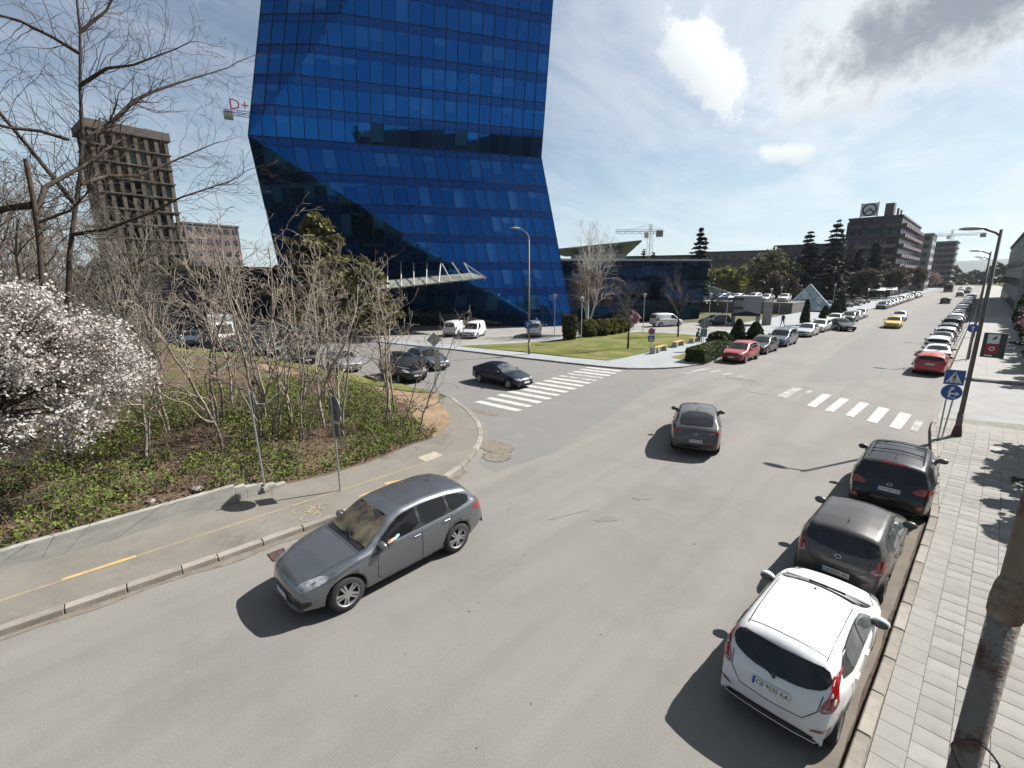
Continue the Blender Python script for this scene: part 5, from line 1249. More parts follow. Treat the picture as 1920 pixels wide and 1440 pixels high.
kg = mat('kiosk_grey', (.27, .285, .30), .8, var=.2, stretch=(8, 1, .4), scale=2)
MB().box((0, .9, 2.6), (3.4, 2.6, 2.7)).build('wall', kg, ks); MB().box((-1.5, .9, .65), (.4, 2.6, 1.3)).box((1.5, .9, .65), (.4, 2.6, 1.3)).build('pier', kg, ks)
MB().add([(-1.7, -.42, 1.3), (1.7, -.42, 1.3), (1.7, -.42, 1.55), (0, -.42, 1.95), (-1.7, -.42, 1.55)], [(0, 1, 2, 3, 4)]).build('opening', darkin, ks)
for z in (3.55, 2.35): MB().box((-1.6, -.75, z), (2.2, .12, .32)).build('sign_arm', black_pl, ks)
MB().tube((-1.75, -.75, 0), (-1.75, -.75, 3.8), .09, n=6).build('sign_post', dark_steel, ks)
MB().box((2.6, 1.2, 1.6), (1.1, .5, 3.2)).build('side_wall', concrete_m, ks)
for i in range(3): MB().tube((2.0 + .5 * i, .4, 3.1), (2.0 + .5 * i, .4, 4.4), .03, n=4).build('railing', galv, ks)
# awnings of the street stalls in front of the hotel
for i, (x, y, w) in enumerate(((-20.8, 158, 5.0), (-18.6, 166, 3.6), (-22.6, 150, 3.8))):
    t = thing('market_awning', ('white awning on posts, middle one before the hotel', 'white awning nearest the road before the hotel', 'white awning furthest left before the hotel')[i], 'awning', (x, y, 0), .1, 'awnings before the hotel')
    MB().add([(-w / 2, -1.5, 2.6), (w / 2, -1.5, 2.6), (w / 2, 1.5, 3.2), (-w / 2, 1.5, 3.2), (-w / 2, -1.5, 2.68), (w / 2, -1.5, 2.68), (w / 2, 1.5, 3.28), (-w / 2, 1.5, 3.28)], [(3, 2, 1, 0), (4, 5, 6, 7), (0, 1, 5, 4), (1, 2, 6, 5), (2, 3, 7, 6), (3, 0, 4, 7)]).build('canvas', white_pl, t)
    for sx in (-1, 1):
        for sy in (-1.4, 1.4): MB().tube((sx * (w / 2 - .1), sy, 0), (sx * (w / 2 - .1), sy, 2.6 if sy < 0 else 3.15), .05, n=5).build('post', galv, t)
# ================================================================== VEGETATION
def tubes(segs, n):
    """segs: (m,8) array p0 p1 r0 r1 -> verts, quads of open prisms"""
    S_ = np.asarray(segs, dtype=np.float64)
    if len(S_) == 0: return np.zeros((0, 3)), np.zeros((0, 4), int)
    p0, p1, r0, r1 = S_[:, :3], S_[:, 3:6], S_[:, 6], S_[:, 7]
    d = p1 - p0; d /= np.maximum(np.linalg.norm(d, axis=1, keepdims=True), 1e-9)
    ref = np.where(np.abs(d[:, 2:3]) < .9, np.array([[0, 0, 1.0]]), np.array([[1.0, 0, 0]]))
    a = np.cross(d, ref); a /= np.maximum(np.linalg.norm(a, axis=1, keepdims=True), 1e-9); b = np.cross(d, a)
    t = np.arange(n) * 2 * np.pi / n
    ring = a[:, None, :] * np.cos(t)[None, :, None] + b[:, None, :] * np.sin(t)[None, :, None]
    V = np.concatenate([p0[:, None, :] + ring * r0[:, None, None], p1[:, None, :] + ring * r1[:, None, None]], axis=1).reshape(-1, 3)
    base = (np.arange(len(S_)) * 2 * n)[:, None, None]; i = np.arange(n); j = (i + 1) % n
    F = (base + np.stack([i, j, n + j, n + i], axis=1)[None]).reshape(-1, 4)
    return V, F
def tube_obj(name, segs, m, parent, n_thick=7, n_thin=3, thr=.018):
    S_ = np.asarray(segs); th = S_[:, 6] > thr
    V1, F1 = tubes(S_[th], n_thick); V2, F2 = tubes(S_[~th], n_thin)
    return np_mesh(name, np.concatenate([V1, V2]), np.concatenate([F1, F2 + len(V1)]), m, parent, smooth=True)
def branch(rg, segs, p, d, L, r, lvl, P):
    """random branch; P: dict of per-level wander, up, children, angle, ratio, step"""
    step = P['step'][min(lvl, len(P['step']) - 1)]; n = max(2, int(L / step)); wn = P['wander'][min(lvl, len(P['wander']) - 1)]; up = P['up'][min(lvl, len(P['up']) - 1)]
    p = np.array(p, float); d = np.array(d, float); d /= np.linalg.norm(d); tip = P.get('tip', .35)
    nodes = []
    for i in range(n):
        d = d + wn * rg.normal(size=3) + np.array([0, 0, up]); d /= np.linalg.norm(d)
        q = p + d * L / n; ra = r * (1 - (1 - tip) * i / n); rb = r * (1 - (1 - tip) * (i + 1) / n)
        segs.append(np.concatenate([p, q, [max(ra, P['rmin']), max(rb, P['rmin'] * .8)]])); nodes.append((q, d.copy(), rb, (i + 1) / n)); p = q
    if lvl >= P['levels']: return
    kids = P['kids'][min(lvl, len(P['kids']) - 1)]; st = P['start'][min(lvl, len(P['start']) - 1)]
    for k in range(kids):
        t = st + (1 - st) * (k + rg.random()) / kids; q, dd, rb, tt = nodes[min(n - 1, int(t * n))]
        ang = P['angle'][min(lvl, len(P['angle']) - 1)] * rg.uniform(.7, 1.25)
        o = rg.normal(size=3); o -= dd * (o @ dd); o /= np.linalg.norm(o)
        nd_ = dd * math.cos(ang) + o * math.sin(ang)
        branch(rg, segs, q, nd_, L * P['ratio'][min(lvl, len(P['ratio']) - 1)] * rg.uniform(.65, 1.15) * (1.15 - .55 * tt), max(rb * .62, P['rmin']), lvl + 1, P)
def bare_tree(label, x, y, z, h, r, m, P, seed, name='bare_tree', group=None, trunk_m=None, lean=(0, 0), stems=1, ret=False, trunk_frac=.35, spread=.25):
    rg = np.random.default_rng(seed); t = thing(name, label, 'tree', (x, y, z), 0, group)
    tr, cr = [], []
    for s in range(stems):
        a = rg.uniform(0, 6.28); d = np.array([lean[0] + (spread * math.cos(a) if stems > 1 else rg.normal() * .04), lean[1] + (spread * math.sin(a) if stems > 1 else rg.normal() * .04), 1.0])
        segs = []; hh = h * (1 if s == 0 else rg.uniform(.7, .98))
        branch(rg, segs, (rg.normal() * .08 * (stems > 1), rg.normal() * .08 * (stems > 1), -.15), d, hh, r * (1 if s == 0 else rg.uniform(.6, .9)), 0, P)
        n0 = max(2, int(hh / P['step'][0])); tr += segs[:n0]; cr += segs[n0:]
    tube_obj('trunk', tr, trunk_m or m, t, n_thick=8); tube_obj('crown', cr, m, t, n_thick=5)
    return (t, cr, rg) if ret else t
def leaf_quads(pts, size, rg, flat=0.0, aspect=1.0):
    n = len(pts); pts = np.asarray(pts)
    a = rg.normal(size=(n, 3)); a /= np.linalg.norm(a, axis=1, keepdims=True)
    b = rg.normal(size=(n, 3)); b[:, 2] *= 1 - flat; a[:, 2] *= 1 - flat
    a /= np.linalg.norm(a, axis=1, keepdims=True)
    b -= a * np.sum(a * b, axis=1, keepdims=True); b /= np.maximum(np.linalg.norm(b, axis=1, keepdims=True), 1e-9)
    s = (np.asarray(size) if np.ndim(size) else rg.uniform(.6, 1.3, n) * size)[:, None]
    V = np.stack([pts - a * s * .5 - b * s * .5 * aspect, pts + a * s * .5 - b * s * .35 * aspect, pts + a * s * .6 + b * s * .5 * aspect, pts - a * s * .4 + b * s * .45 * aspect], axis=1).reshape(-1, 3)
    return V, np.arange(4 * n).reshape(n, 4)
def leaf_obj(name, pts, size, m, rg, parent=None, mi=None, flat=0.0, aspect=1.0):
    V, F = leaf_quads(pts, size, rg, flat, aspect); return np_mesh(name, V, F, m, parent, mi=mi)

P_thick = dict(step=[.35, .22, .2], wander=[.09, .26, .34], up=[.06, .10, .08], kids=[10, 4, 2], start=[.2, .15, .2], angle=[.62, .75, .9], ratio=[.42, .5, .5], levels=3, rmin=.0085, tip=.3)
P_big = dict(step=[.6, .45, .3, .25], wander=[.06, .14, .2, .26], up=[.02, .04, .03, .02], kids=[9, 7, 5, 3], start=[.35, .2, .15, .2], angle=[.7, .7, .75, .8], ratio=[.5, .48, .48, .5], levels=3, rmin=.006, tip=.3)

# --- thicket of pale saplings on the bank
sap_spots = [(-18.25, 5.23, 8.2, 2), (-18.18, 4.70, 8.4, 3), (-18.05, 6.26, 7.6, 2), (-18.74, 7.37, 8.0, 1), (-17.67, 7.74, 6.6, 2), (-17.55, 9.51, 7.4, 2), (-18.84, 10.47, 7.2, 1), (-19.21, 10.98, 6.4, 1), (-16.4, 10.55, 5.6, 1), (-17.3, 10.05, 4.4, 1),
             (-20.6, 5.6, 8.3, 2), (-20.9, 7.2, 8.0, 2), (-21.8, 4.4, 7.6, 2), (-19.6, 3.6, 7.8, 2), (-22.8, 6.4, 7.0, 1), (-19.9, 8.6, 7.6, 2), (-22.2, 8.8, 7.2, 1), (-24.2, 5.3, 6.2, 1), (-21.2, 2.4, 6.2, 2), (-17.9, 3.4, 6.0, 1), (-18.9, 1.4, 4.6, 2), (-20.0, 6.5, 7.4, 2)]
for i, (x, y, h, st) in enumerate(sap_spots):
    lab, grp = 'pale bare sapling in the dense thicket on the bank behind the wall', 'bare saplings of the thicket'
    if i == 8: lab, grp = 'slender bare sapling nearest the corner of the pavement', None
    if i == 9: lab, grp = 'short bare sapling leaning to the right beside the corner sapling', None
    bare_tree(lab, x, y, bank_h(x, y), h * .9, .056 if i not in (8, 9) else .04, bark_pale, P_thick, 100 + i, 'bare_sapling', grp, stems=st, lean=(.05, .02) if i != 9 else (.25, .45), spread=.16)
# --- large bare tree at the left: limbs laid out one by one, twigs grown on them
rg = np.random.default_rng(7)
bt = thing('bare_tree', 'large dark bare tree reaching over the left of the picture', 'tree', (-23.0, 0.1, bank_h(-23, .1))); bo = np.array(bt.location)
limbs = [([(-23.0, .1, .2), (-23.0, 0.23, 4.6), (-23.0, 0.48, 6.11), (-22.99, 0.75, 7.59), (-22.97, 1.12, 9.04), (-22.95, 1.47, 10.31), (-22.93, 1.76, 11.73), (-22.92, 1.92, 13.09), (-22.89, 2.22, 14.93), (-22.88, 2.34, 16.51)], .105, .03),
         ([(-22.94, 1.67, 11.37), (-23.34, 2.76, 12.44), (-23.55, 3.45, 13.27), (-23.65, 4.1, 13.77), (-23.83, 5.25, 14.48), (-24.09, 6.67, 15.32)], .10, .02), ([(-22.92, 1.95, 13.26), (-22.34, 2.69, 13.81), (-21.94, 3.39, 13.99), (-21.5, 4.64, 14.71)], .07, .02),
         ([(-22.96, 1.42, 10.04), (-23.89, 2.28, 10.56), (-24.28, 3.31, 10.76), (-24.56, 4.69, 11.61), (-24.64, 6.18, 12.5)], .085, .02), ([(-22.98, 0.94, 8.32), (-21.92, 1.82, 8.47), (-21.19, 3.0, 9.03), (-20.63, 3.92, 9.59), (-19.9, 5.33, 10.2)], .075, .018),
         ([(-21.46, 1.29, 11.15), (-21.49, 0.65, 11.29), (-21.5, 0.01, 11.25), (-21.49, -0.61, 11.33), (-21.4, -2, 11.6)], .06, .03), ([(-22.41, 2.06, 14.1), (-22.45, 1.48, 14.4), (-22.49, 0.8, 14.64), (-22.5, 0.03, 14.67), (-22.3, -1.6, 15.0)], .07, .02), ([(-22.89, 2.22, 14.93), (-22.8, 3.03, 15.8), (-22.71, 3.63, 16.93)], .06, .02),
         ([(-22.95, 1.2, 9.3), (-22.4, .3, 11.0), (-22.0, -.6, 12.6), (-21.6, -1.4, 14.2)], .08, .02)]
tr, cr = [], []
Pt = dict(P_big, kids=[5, 4, 3], step=[.3, .25, .2], levels=2, ratio=[.5, .5, .5], wander=[.16, .22, .28], up=[.03, .03, .02], angle=[.7, .75, .8], start=[.15, .15, .2])
for li, (pts, r0, r1) in enumerate(limbs):
    pts = np.array(pts) - bo; n = len(pts) - 1
    for i in range(n):
        ra, rb = r0 + (r1 - r0) * i / n, r0 + (r1 - r0) * (i + 1) / n; (tr if li == 0 else cr).append(np.concatenate([pts[i], pts[i + 1], [ra, rb]]))
        if li == 0 and i < 4: continue
        L_ = np.linalg.norm(pts[i + 1] - pts[i]); d0 = (pts[i + 1] - pts[i]) / L_
        for k in range(max(4, int(L_ * 6.5))):
            t = rg.random(); o = rg.normal(size=3); o -= d0 * (o @ d0); o /= np.linalg.norm(o); a = rg.uniform(.5, 1.1)
            branch(rg, cr, pts[i] + (pts[i + 1] - pts[i]) * t, d0 * math.cos(a) + o * math.sin(a), rg.uniform(.9, 2.6), max(.010, rb * .3), 1, Pt)
    if li: branch(rg, cr, pts[-1], pts[-1] - pts[-2], 1.8, r1, 0, Pt)
tube_obj('trunk', tr, bark_dark, bt, n_thick=9); tube_obj('crown', cr, bark_dark, bt, n_thick=5)
# older neighbour with the broken top
nb = thing('bare_tree', 'dark bare tree with a broken off top at the left edge', 'tree', (-20.1, -.4, bank_h(-20.1, -.4))); bo = np.array(nb.location)
tr, cr = [], []
for pts, r0, r1, dst in (([(-20.1, -.4, .2), (-20.05, -.2, 4.5), (-20.0, -0.06, 6.83), (-20.0, 0.07, 7.93), (-20.0, 0.14, 9.07), (-20.0, 0.17, 10.15)], .085, .06, tr), ([(-20.05, .05, 7.6), (-20.3, .12, 8.6), (-20.6, .45, 9.5), (-20.95, 1.42, 10.28), (-21.6, 2.6, 11.4)], .10, .04, cr), ([(-20.0, .1, 8.9), (-20.5, -.5, 8.8), (-20.96, -1.32, 8.35), (-21, -3, 8.6)], .11, .05, cr),
                         ([(-20.0, .1, 8.4), (-19.8, .9, 8.8), (-19.6, 1.5, 9.5)], .05, .02, cr)):
    pts = np.array(pts) - bo; n = len(pts) - 1
    for i in range(n):
        ra, rb = r0 + (r1 - r0) * i / n, r0 + (r1 - r0) * (i + 1) / n; dst.append(np.concatenate([pts[i], pts[i + 1], [ra, rb]])); L_ = np.linalg.norm(pts[i + 1] - pts[i]); d0 = (pts[i + 1] - pts[i]) / L_
        if dst is tr: continue
        for k in range(int(L_ * 7)):
            o = rg.normal(size=3); o -= d0 * (o @ d0); o /= np.linalg.norm(o); a = rg.uniform(.5, 1.1); branch(rg, cr, pts[i] + (pts[i + 1] - pts[i]) * rg.random(), d0 * math.cos(a) + o * math.sin(a), rg.uniform(.7, 1.8), .016, 1, Pt)
tube_obj('trunk', tr, bark_dark, nb, n_thick=9); tube_obj('crown', cr, bark_dark, nb, n_thick=5)
# --- grey wood behind
for i, (x, y, h, s) in enumerate(((-45, -2.6, 11.5, 1), (-50, 1.2, 12, 2), (-46.5, 4.0, 10.5, 3), (-55.5, 5.6, 12.5, 4), (-38, -1.2, 9.5, 6), (-35.9, 2.3, 9.0, 7), (-39.6, 5.0, 9.0, 8), (-33.5, .2, 8.5, 9), (-31, -2.2, 9.0, 11), (-58, .5, 12.5, 12), (-34, -2.6, 10.5, 14), (-40.5, 1.2, 10.5, 15), (-28.5, -1.0, 8.5, 16))):
    bare_tree('grey bare tree in the wood behind the thicket', x, y, bank_h(x, y) if x > -75 else 0, h, .13, bark_mid, dict(P_big, kids=[16, 8, 5], start=[.1, .1, .1], levels=3, rmin=.011, step=[.7, .5, .4], up=[.03, .08, .06]), 300 + s, 'bare_tree', 'grey bare trees of the wood', stems=2 if i % 3 == 0 else 1, spread=.2)
rg = np.random.default_rng(17); n = 5200
b0 = np.stack([rg.uniform(-62, -25, n), rg.uniform(-9, 9.0, n), np.zeros(n)], axis=1); b0 = b0[b0[:, 1] < -.11 * b0[:, 0]]; n = len(b0); b0[:, 2] = [bank_h(x, y) for x, y in b0[:, :2]]
hh = rg.uniform(.5, 2.6, (n, 1)) * np.where(b0[:, :1] < -46, 1.5, 1.0); dd = np.concatenate([rg.normal(size=(n, 2)) * .28, np.ones((n, 1))], axis=1); b1 = b0 + dd * hh; b2 = b1 + np.concatenate([rg.normal(size=(n, 2)) * .5, np.abs(rg.normal(size=(n, 1))) * .5], axis=1) * hh * .45; b3 = b1 + np.concatenate([rg.normal(size=(n, 2)) * .5, np.abs(rg.normal(size=(n, 1))) * .4], axis=1) * hh * .4
sg3 = [np.concatenate([a, b, np.full((n, 1), ra), np.full((n, 1), rb)], axis=1) for a, b, ra, rb in ((b0, b1, .014, .010), (b1, b2, .010, .006), (b1, b3, .009, .006))]
tag(tube_obj('brushwood', np.concatenate(sg3), bark_mid, None), kind='stuff', label='tangled grey brushwood filling the wood behind the thicket', cat='brushwood')
def wood_mass(name, label, m, boxes, per, size, seed):
    rg = np.random.default_rng(seed); P0 = []
    for az0, az1, d, h in boxes:
        a = np.radians(rg.uniform(az0, az1, per)); dd = d * rg.uniform(.92, 1.1, per); z = rg.random(per) ** .7 * h * (.75 + .25 * np.sin(a * 90) + .12 * np.sin(a * 311)); P0.append(np.stack([np.sin(a) * dd, np.cos(a) * dd, z], axis=1))
    return tag(leaf_obj(name, np.concatenate(P0), size, m, rg), kind='stuff', label=label, cat='wood')
far_leaf = leaf_mat('far_wood', (.075, .072, .045), (.05, .055, .035), .1, .05)
wood_mass('far_wood', 'far line of trees closing the end of the road and the plain', far_leaf, [(-12, 6, 430, 13), (-7, 4, 620, 16), (-45, -10, 420, 14), (-100, -70, 190, 11), (-100, -75, 120, 9), (-72, -45, 260, 12)], 2600, 2.2, 5)
# --- blossom tree
petal = leaf_mat('blossom', (.60, .575, .545), (.44, .385, .36), .3, 5.0)
bl = thing('blossom_tree', 'white blossoming tree on the bank at the left edge', 'tree', (-17.4, -2.9, bank_h(-17.4, -2.9))); rg = np.random.default_rng(21); bo = np.array(bl.location)
tr = [np.concatenate([[0, 0, -.1], [.1, .25, 1.2], [.13, .11]]), np.concatenate([[.1, .25, 1.2], [.3, .9, 2.6], [.11, .09]]), np.concatenate([[.3, .9, 2.6], [.5, 1.7, 4.4], [.09, .05]])]; cr = []; pts = []
cen = []
while len(cen) < 250:
    u = rg.normal(size=3); u /= np.linalg.norm(u); q = u * rg.random() ** .42 * np.array([2.1, 3.1, 3.2])
    if q[1] > .3 and q[2] > 1.7 - .8 * q[1]: continue          # the crown slopes down towards the right
    cen.append(q + np.array([-16.8, -1.0, 5.5]) - bo)
for q in cen:
    s0 = np.array(tr[rg.integers(1, 3)][3:6]); mid = s0 + (q - s0) * .5 + rg.normal(size=3) * .25; mid[2] -= .1
    cr += [np.concatenate([s0, mid, [.03, .016]]), np.concatenate([mid, q, [.016, .007]])]
    for _ in range(4): e = q + rg.normal(size=3) * .34; cr.append(np.concatenate([q, e, [.007, .005]]))
    n = int(rg.uniform(90, 190)); pts.append(q + rg.normal(size=(n, 3)) * rg.uniform(.10, .22))
tube_obj('trunk', tr, bark_dark, bl, n_thick=8); tube_obj('crown', cr, bark_dark, bl, n_thick=5); leaf_obj('blossom', np.concatenate(pts), .056, petal, rg, bl)
# --- pines, conifers
def pine(label, x, y, h, rad, seed, m, name='pine_tree', z=0.0, ntuft=2600, size=.5, droop=0.0, base=.12, spiky=False):
    rg = np.random.default_rng(seed); t = thing(name, label, 'tree', (x, y, z)); segs = []; L_ = 0; pts = []
    for i in range(12): segs.append(np.concatenate([[0, 0, h * i / 12], [0, 0, h * (i + 1) / 12], [.02 * h * (1 - i / 12) + .02, .02 * h * (1 - (i + 1) / 12) + .02]]))
    tube_obj('trunk', segs, bark_dark, t)
    br = []; nb_ = int(h * (7 if spiky else 5))
    for i in range(nb_):
        f = base + (1 - base) * (i + rg.random()) / nb_
        if spiky: wh_ = .055; f = base + (1 - base) * (math.floor((f - base) / (1 - base) / wh_) + .15 * rg.random()) * wh_
        zz = h * f
        rr = rad * ((1 - f) ** .8 * 1.05 + .04) * rg.uniform(.45, 1.15) if spiky else rad * math.sin(math.pi * min(1, .25 + .75 * f) ** .9) ** .6 * rg.uniform(.65, 1.1) * (1.1 - .5 * f)
        a = rg.uniform(0, 6.28); tipz = zz + (-.16 * rr if spiky else .25 * rr) - droop * rr
        br.append(np.concatenate([[0, 0, zz], [math.cos(a) * rr, math.sin(a) * rr, tipz], [.035, .012]]))
        n = max(3, int(ntuft / nb_)); tt = rg.random(n) ** .6; p = np.stack([math.cos(a) * rr * tt, math.sin(a) * rr * tt, zz + (tipz - zz) * tt], axis=1)
        sd = np.stack([-math.sin(a) * np.ones(n), math.cos(a) * np.ones(n), np.zeros(n)], axis=1) * rg.normal(size=(n, 1)) * rr * .18 * (1 - .4 * tt[:, None])
        pts.append(p + sd + rg.normal(size=(n, 3)) * (.10 if spiky else .22) * np.array([1, 1, .35 if spiky else .6]))
    tube_obj('branches', br, bark_dark, t, n_thick=4); pts = np.concatenate(pts)
    leaf_obj('crown', pts, size, m, rg, t, flat=.75 if spiky else .1, aspect=.55); return t
needle = leaf_mat('pine_needles', (.165, .155, .055), (.10, .098, .035), .2, .35); fir_m = leaf_mat('fir_needles', (.022, .034, .022), (.012, .02, .014), .1, .3)
pine('broad olive green pine behind the thicket, left one', -54.6, 23.0, 13.8, 6.4, 31, needle, size=.5, ntuft=12000, base=.08)
pine('smaller olive green pine in front of the tower entrance', -48.9, 25.4, 8.6, 4.0, 32, needle, size=.45, ntuft=4500, base=.06)
pine('dark spruce beside the end of the glass wing', -38.6, 88.0, 15.2, 4.4, 33, fir_m, 'fir_tree', size=.7, ntuft=4200, spiky=True, base=.08)
pine('tall dark fir, left one of the pair before the hotel', -29.8, 126, 16.4, 5.2, 34, fir_m, 'fir_tree', size=.8, ntuft=4200, spiky=True, base=.05)
pine('tall dark fir with layered boughs, right one of the pair', -25.2, 128, 18.6, 6.0, 35, fir_m, 'fir_tree', size=.8, ntuft=3600, spiky=True, base=.05)
for i, (x, y, h) in enumerate(((-24.2, 150, 13), (-22.0, 160, 15.5), (-27.5, 146, 12))):
    pine(('dark evergreen before the middle of the hotel', 'tallest dark evergreen close to the hotel front', 'dark evergreen at the left foot of the hotel')[i], x, y, h, 3.6, 40 + i, fir_m, 'fir_tree', size=.8, ntuft=2400, spiky=True)
for i, (x, y) in enumerate(((-80, 140), (-77, 141))):
    pine(('small far conifer above the glass wing roof, left one', 'small far conifer above the glass wing roof, right one')[i], x, y, 15.5 - i * 1.2, 2.4, 44 + i, fir_m, 'fir_tree', size=.8, ntuft=900, spiky=True)
# --- leafy and budding trees in the middle distance
def leafy(label, x, y, h, rx, m, seed, n=5000, size=.45, z=0.0, trunk=bark_mid, name='leafy_tree', flat_bottom=.25, cat='tree', part='crown', trunk_r=.16):
    rg = np.random.default_rng(seed); t = thing(name, label, cat, (x, y, z)); segs = []
    Pl = dict(P_big, kids=[9, 5, 3], levels=2, start=[.25, .2, .2], rmin=.02, step=[.6, .5, .4], ratio=[.5, .5, .5])
    branch(rg, segs, (0, 0, -.1), (0, 0, 1), h * .85, trunk_r, 0, Pl); n0 = max(2, int(h * .85 / .6)); tube_obj('trunk', segs[:n0], trunk, t); tube_obj('branches', segs[n0:], trunk, t, n_thick=4)
    cl = []
    for i in range(26):
        u = rg.normal(size=3); u /= np.linalg.norm(u); f = rg.uniform(.35, .95); cl.append((u * f * np.array([rx, rx, h * .38]) + np.array([0, 0, h * .62]), rg.uniform(.18, .34) * rx))
    pts = np.concatenate([c + rg.normal(size=(n // 26, 3)) * r * .55 for c, r in cl]); pts = pts[pts[:, 2] > h * flat_bottom * .6]
    leaf_obj(part, pts, size, m, rg, t); return t
willow = leaf_mat('willow_buds', (.24, .24, .05), (.15, .15, .05), .3, .4); olive = leaf_mat('olive_buds', (.15, .145, .07), (.10, .10, .055), .3, .4); twig_haze = leaf_mat('brown_buds', (.11, .085, .062), (.075, .058, .045), .2, .5)
leafy('yellow green budding tree left of the pair beyond the car park', -52, 131, 8.6, 3.8, willow, 51, size=.5)
leafy('bright yellow green budding tree right of the pair beyond the car park', -46, 128, 9.6, 4.0, willow, 52, size=.5)
leafy('large olive budding tree left of the tall firs', -35.5, 121, 11.6, 5.4, olive, 53, n=7000, size=.5)
leafy('grey green budding tree above the glass pavilion', -57, 126, 9.0, 4.2, olive, 54, size=.5)
for i, (x, y, h, r_) in enumerate(((-31, 112, 7.4, 3.6), (-27, 138, 8, 4), (-21.5, 147, 8.5, 3.4), (-19.5, 172, 9.5, 4), (-17.8, 182, 8.5, 3.5), (-25, 178, 12, 4.5), (-18.2, 236, 9, 4), (-19, 280, 8, 5))):
    leafy('brown budding tree ' + ('low in front of the olive tree', 'at the foot of the right fir', 'before the left end of the hotel', 'before the right half of the hotel', 'beside the road before the hotel corner', 'tall before the hotel centre', 'beyond the hotel by the road', 'round and pale beyond the pale block')[i], x, y, h, r_, twig_haze if i != 7 else leaf_mat('pinkish_buds', (.27, .20, .15), (.2, .15, .12), .3, .4), 60 + i, n=3500, size=.42)
# --- round bare street trees and the birch on the lawn
P_round = dict(step=[.3, .3, .25, .2], wander=[.05, .1, .14, .18], up=[.02, .05, .04, .03], kids=[10, 7, 6, 3], start=[.36, .15, .1, .1], angle=[.65, .55, .6, .7], ratio=[.72, .55, .5, .5], levels=3, rmin=.008, tip=.3)
bare_tree('round crowned bare tree on the lawn by the nearest bench', -22.6, 37.6, .14, 4.4, .11, bark_mid, P_round, 71, 'street_tree', trunk_m=bark_dark, trunk_frac=.4)
bare_tree('round crowned bare tree at the far end of the lawn', -23.3, 49.2, .14, 5.2, .11, bark_mid, P_round, 72, 'street_tree', trunk_m=bark_dark)
bare_tree('small bare tree behind the parked dark hatchback', -27.5, 73, 0, 5.0, .10, bark_dark, P_round, 73, 'street_tree')
P_birch = dict(step=[.5, .35, .25, .22], wander=[.03, .08, .14, .2], up=[.02, .06, -.05, -.14], kids=[12, 9, 6, 3], start=[.25, .15, .1, .1], angle=[.5, .55, .7, .7], ratio=[.5, .5, .55, .5], levels=3, rmin=.007, tip=.25)
bt_, cr_, rg_ = bare_tree('white barked birch with reddish hanging twigs in front of the glass wing', -32.4, 44.6, .2, 10.6, .17, bark_birch, P_birch, 81, 'birch_tree', stems=3, ret=True, spread=.16)
S_ = np.array(cr_); S_ = S_[(S_[:, 2] > 2.5) & (S_[:, 2] < 7.5) & (S_[:, 6] < .03)]; k = rg_.integers(0, len(S_), 1500); st0 = S_[k, 3:6]; ln = rg_.uniform(.5, 1.5, (1500, 1))
e0 = st0 + np.concatenate([rg_.normal(size=(1500, 2)) * .12, -ln], axis=1); tube_obj('hanging_twigs', np.concatenate([st0, e0, np.full((1500, 1), .008), np.full((1500, 1), .005)], axis=1), bark_red, bt_)
leafy('small pink blossoming tree in front of the glass wing', -30.6, 52, 2.6, .8, leaf_mat('pink_blossom', (.55, .30, .36), (.45, .22, .3), .3, 2), 91, n=700, size=.16, trunk_r=.04)
leafy('pink blossoming tree at the right edge by the green fence', 4.15, 62, 4.4, 1.6, leaf_mat('pink_blossom', (.55, .30, .36), (.45, .22, .3), .3, 2), 92, n=2600, size=.2, trunk_r=.08)
# --- clipped shrubs
def shrub(label, x, y, z, rx, ry, h, m, seed, shape='egg', n=1800, size=.11, name='shrub', group=None, rz=0.0):
    rg = np.random.default_rng(seed); t = thing(name, label, 'shrub', (x, y, z), rz, group)
    if shape == 'box':
        f = rg.random((n, 3)) * 2 - 1; ax = rg.choice(3, n, p=[.3, .3, .4]); sg_ = np.where(rg.random(n) < .5, -1, 1); f[np.arange(n), ax] = sg_ * (1 - rg.random(n) ** 2 * .12)
        p = f * np.array([rx, ry, h / 2]) + np.array([0, 0, h / 2])
        core = MB().box((0, 0, h / 2), (rx * 1.94, ry * 1.94, h * .96))
    else:
        u = rg.normal(size=(n, 3)); u /= np.linalg.norm(u, axis=1, keepdims=True); tt = (u[:, 2] + 1) / 2
        prof = {'egg': lambda t: np.sqrt(np.maximum(0, 1 - (2 * t - 1) ** 2)) ** .8, 'cone': lambda t: np.clip(1.05 - t, 0, 1) ** .62 * np.minimum(1, t * 9), 'vase': lambda t: .55 + .6 * t - .5 * t ** 4}[shape]
        a = np.arctan2(u[:, 1], u[:, 0]); tt = rg.random(n); rr = prof(tt) * (1 - .3 * rg.random(n) ** 2) * (1 + .12 * np.sin(5 * a + 9 * tt))
        p = np.stack([np.cos(a) * rr * rx, np.sin(a) * rr * ry, tt * h], axis=1)
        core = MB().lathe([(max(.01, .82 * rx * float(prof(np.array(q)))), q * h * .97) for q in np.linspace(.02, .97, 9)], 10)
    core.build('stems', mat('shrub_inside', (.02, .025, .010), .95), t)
    leaf_obj('foliage', p, size, m, rg, t); return t
thuja = leaf_mat('thuja', (.045, .060, .018), (.026, .038, .012), .15, 1.2); thuja_b = leaf_mat('thuja_bronze', (.075, .066, .022), (.04, .045, .015), .15, 1.5); boxw = leaf_mat('box_hedge', (.075, .10, .022), (.045, .065, .016), .2, 1.5); golden = leaf_mat('golden_thuja', (.13, .12, .018), (.07, .08, .015), .2, 1.5)
shrub('low clipped box hedge on the plaza corner beside the red crossover', -15.3, 38.4, .12, .75, 3.3, 1.05, boxw, 1, 'box', 5200, .12, 'box_hedge', rz=.05)
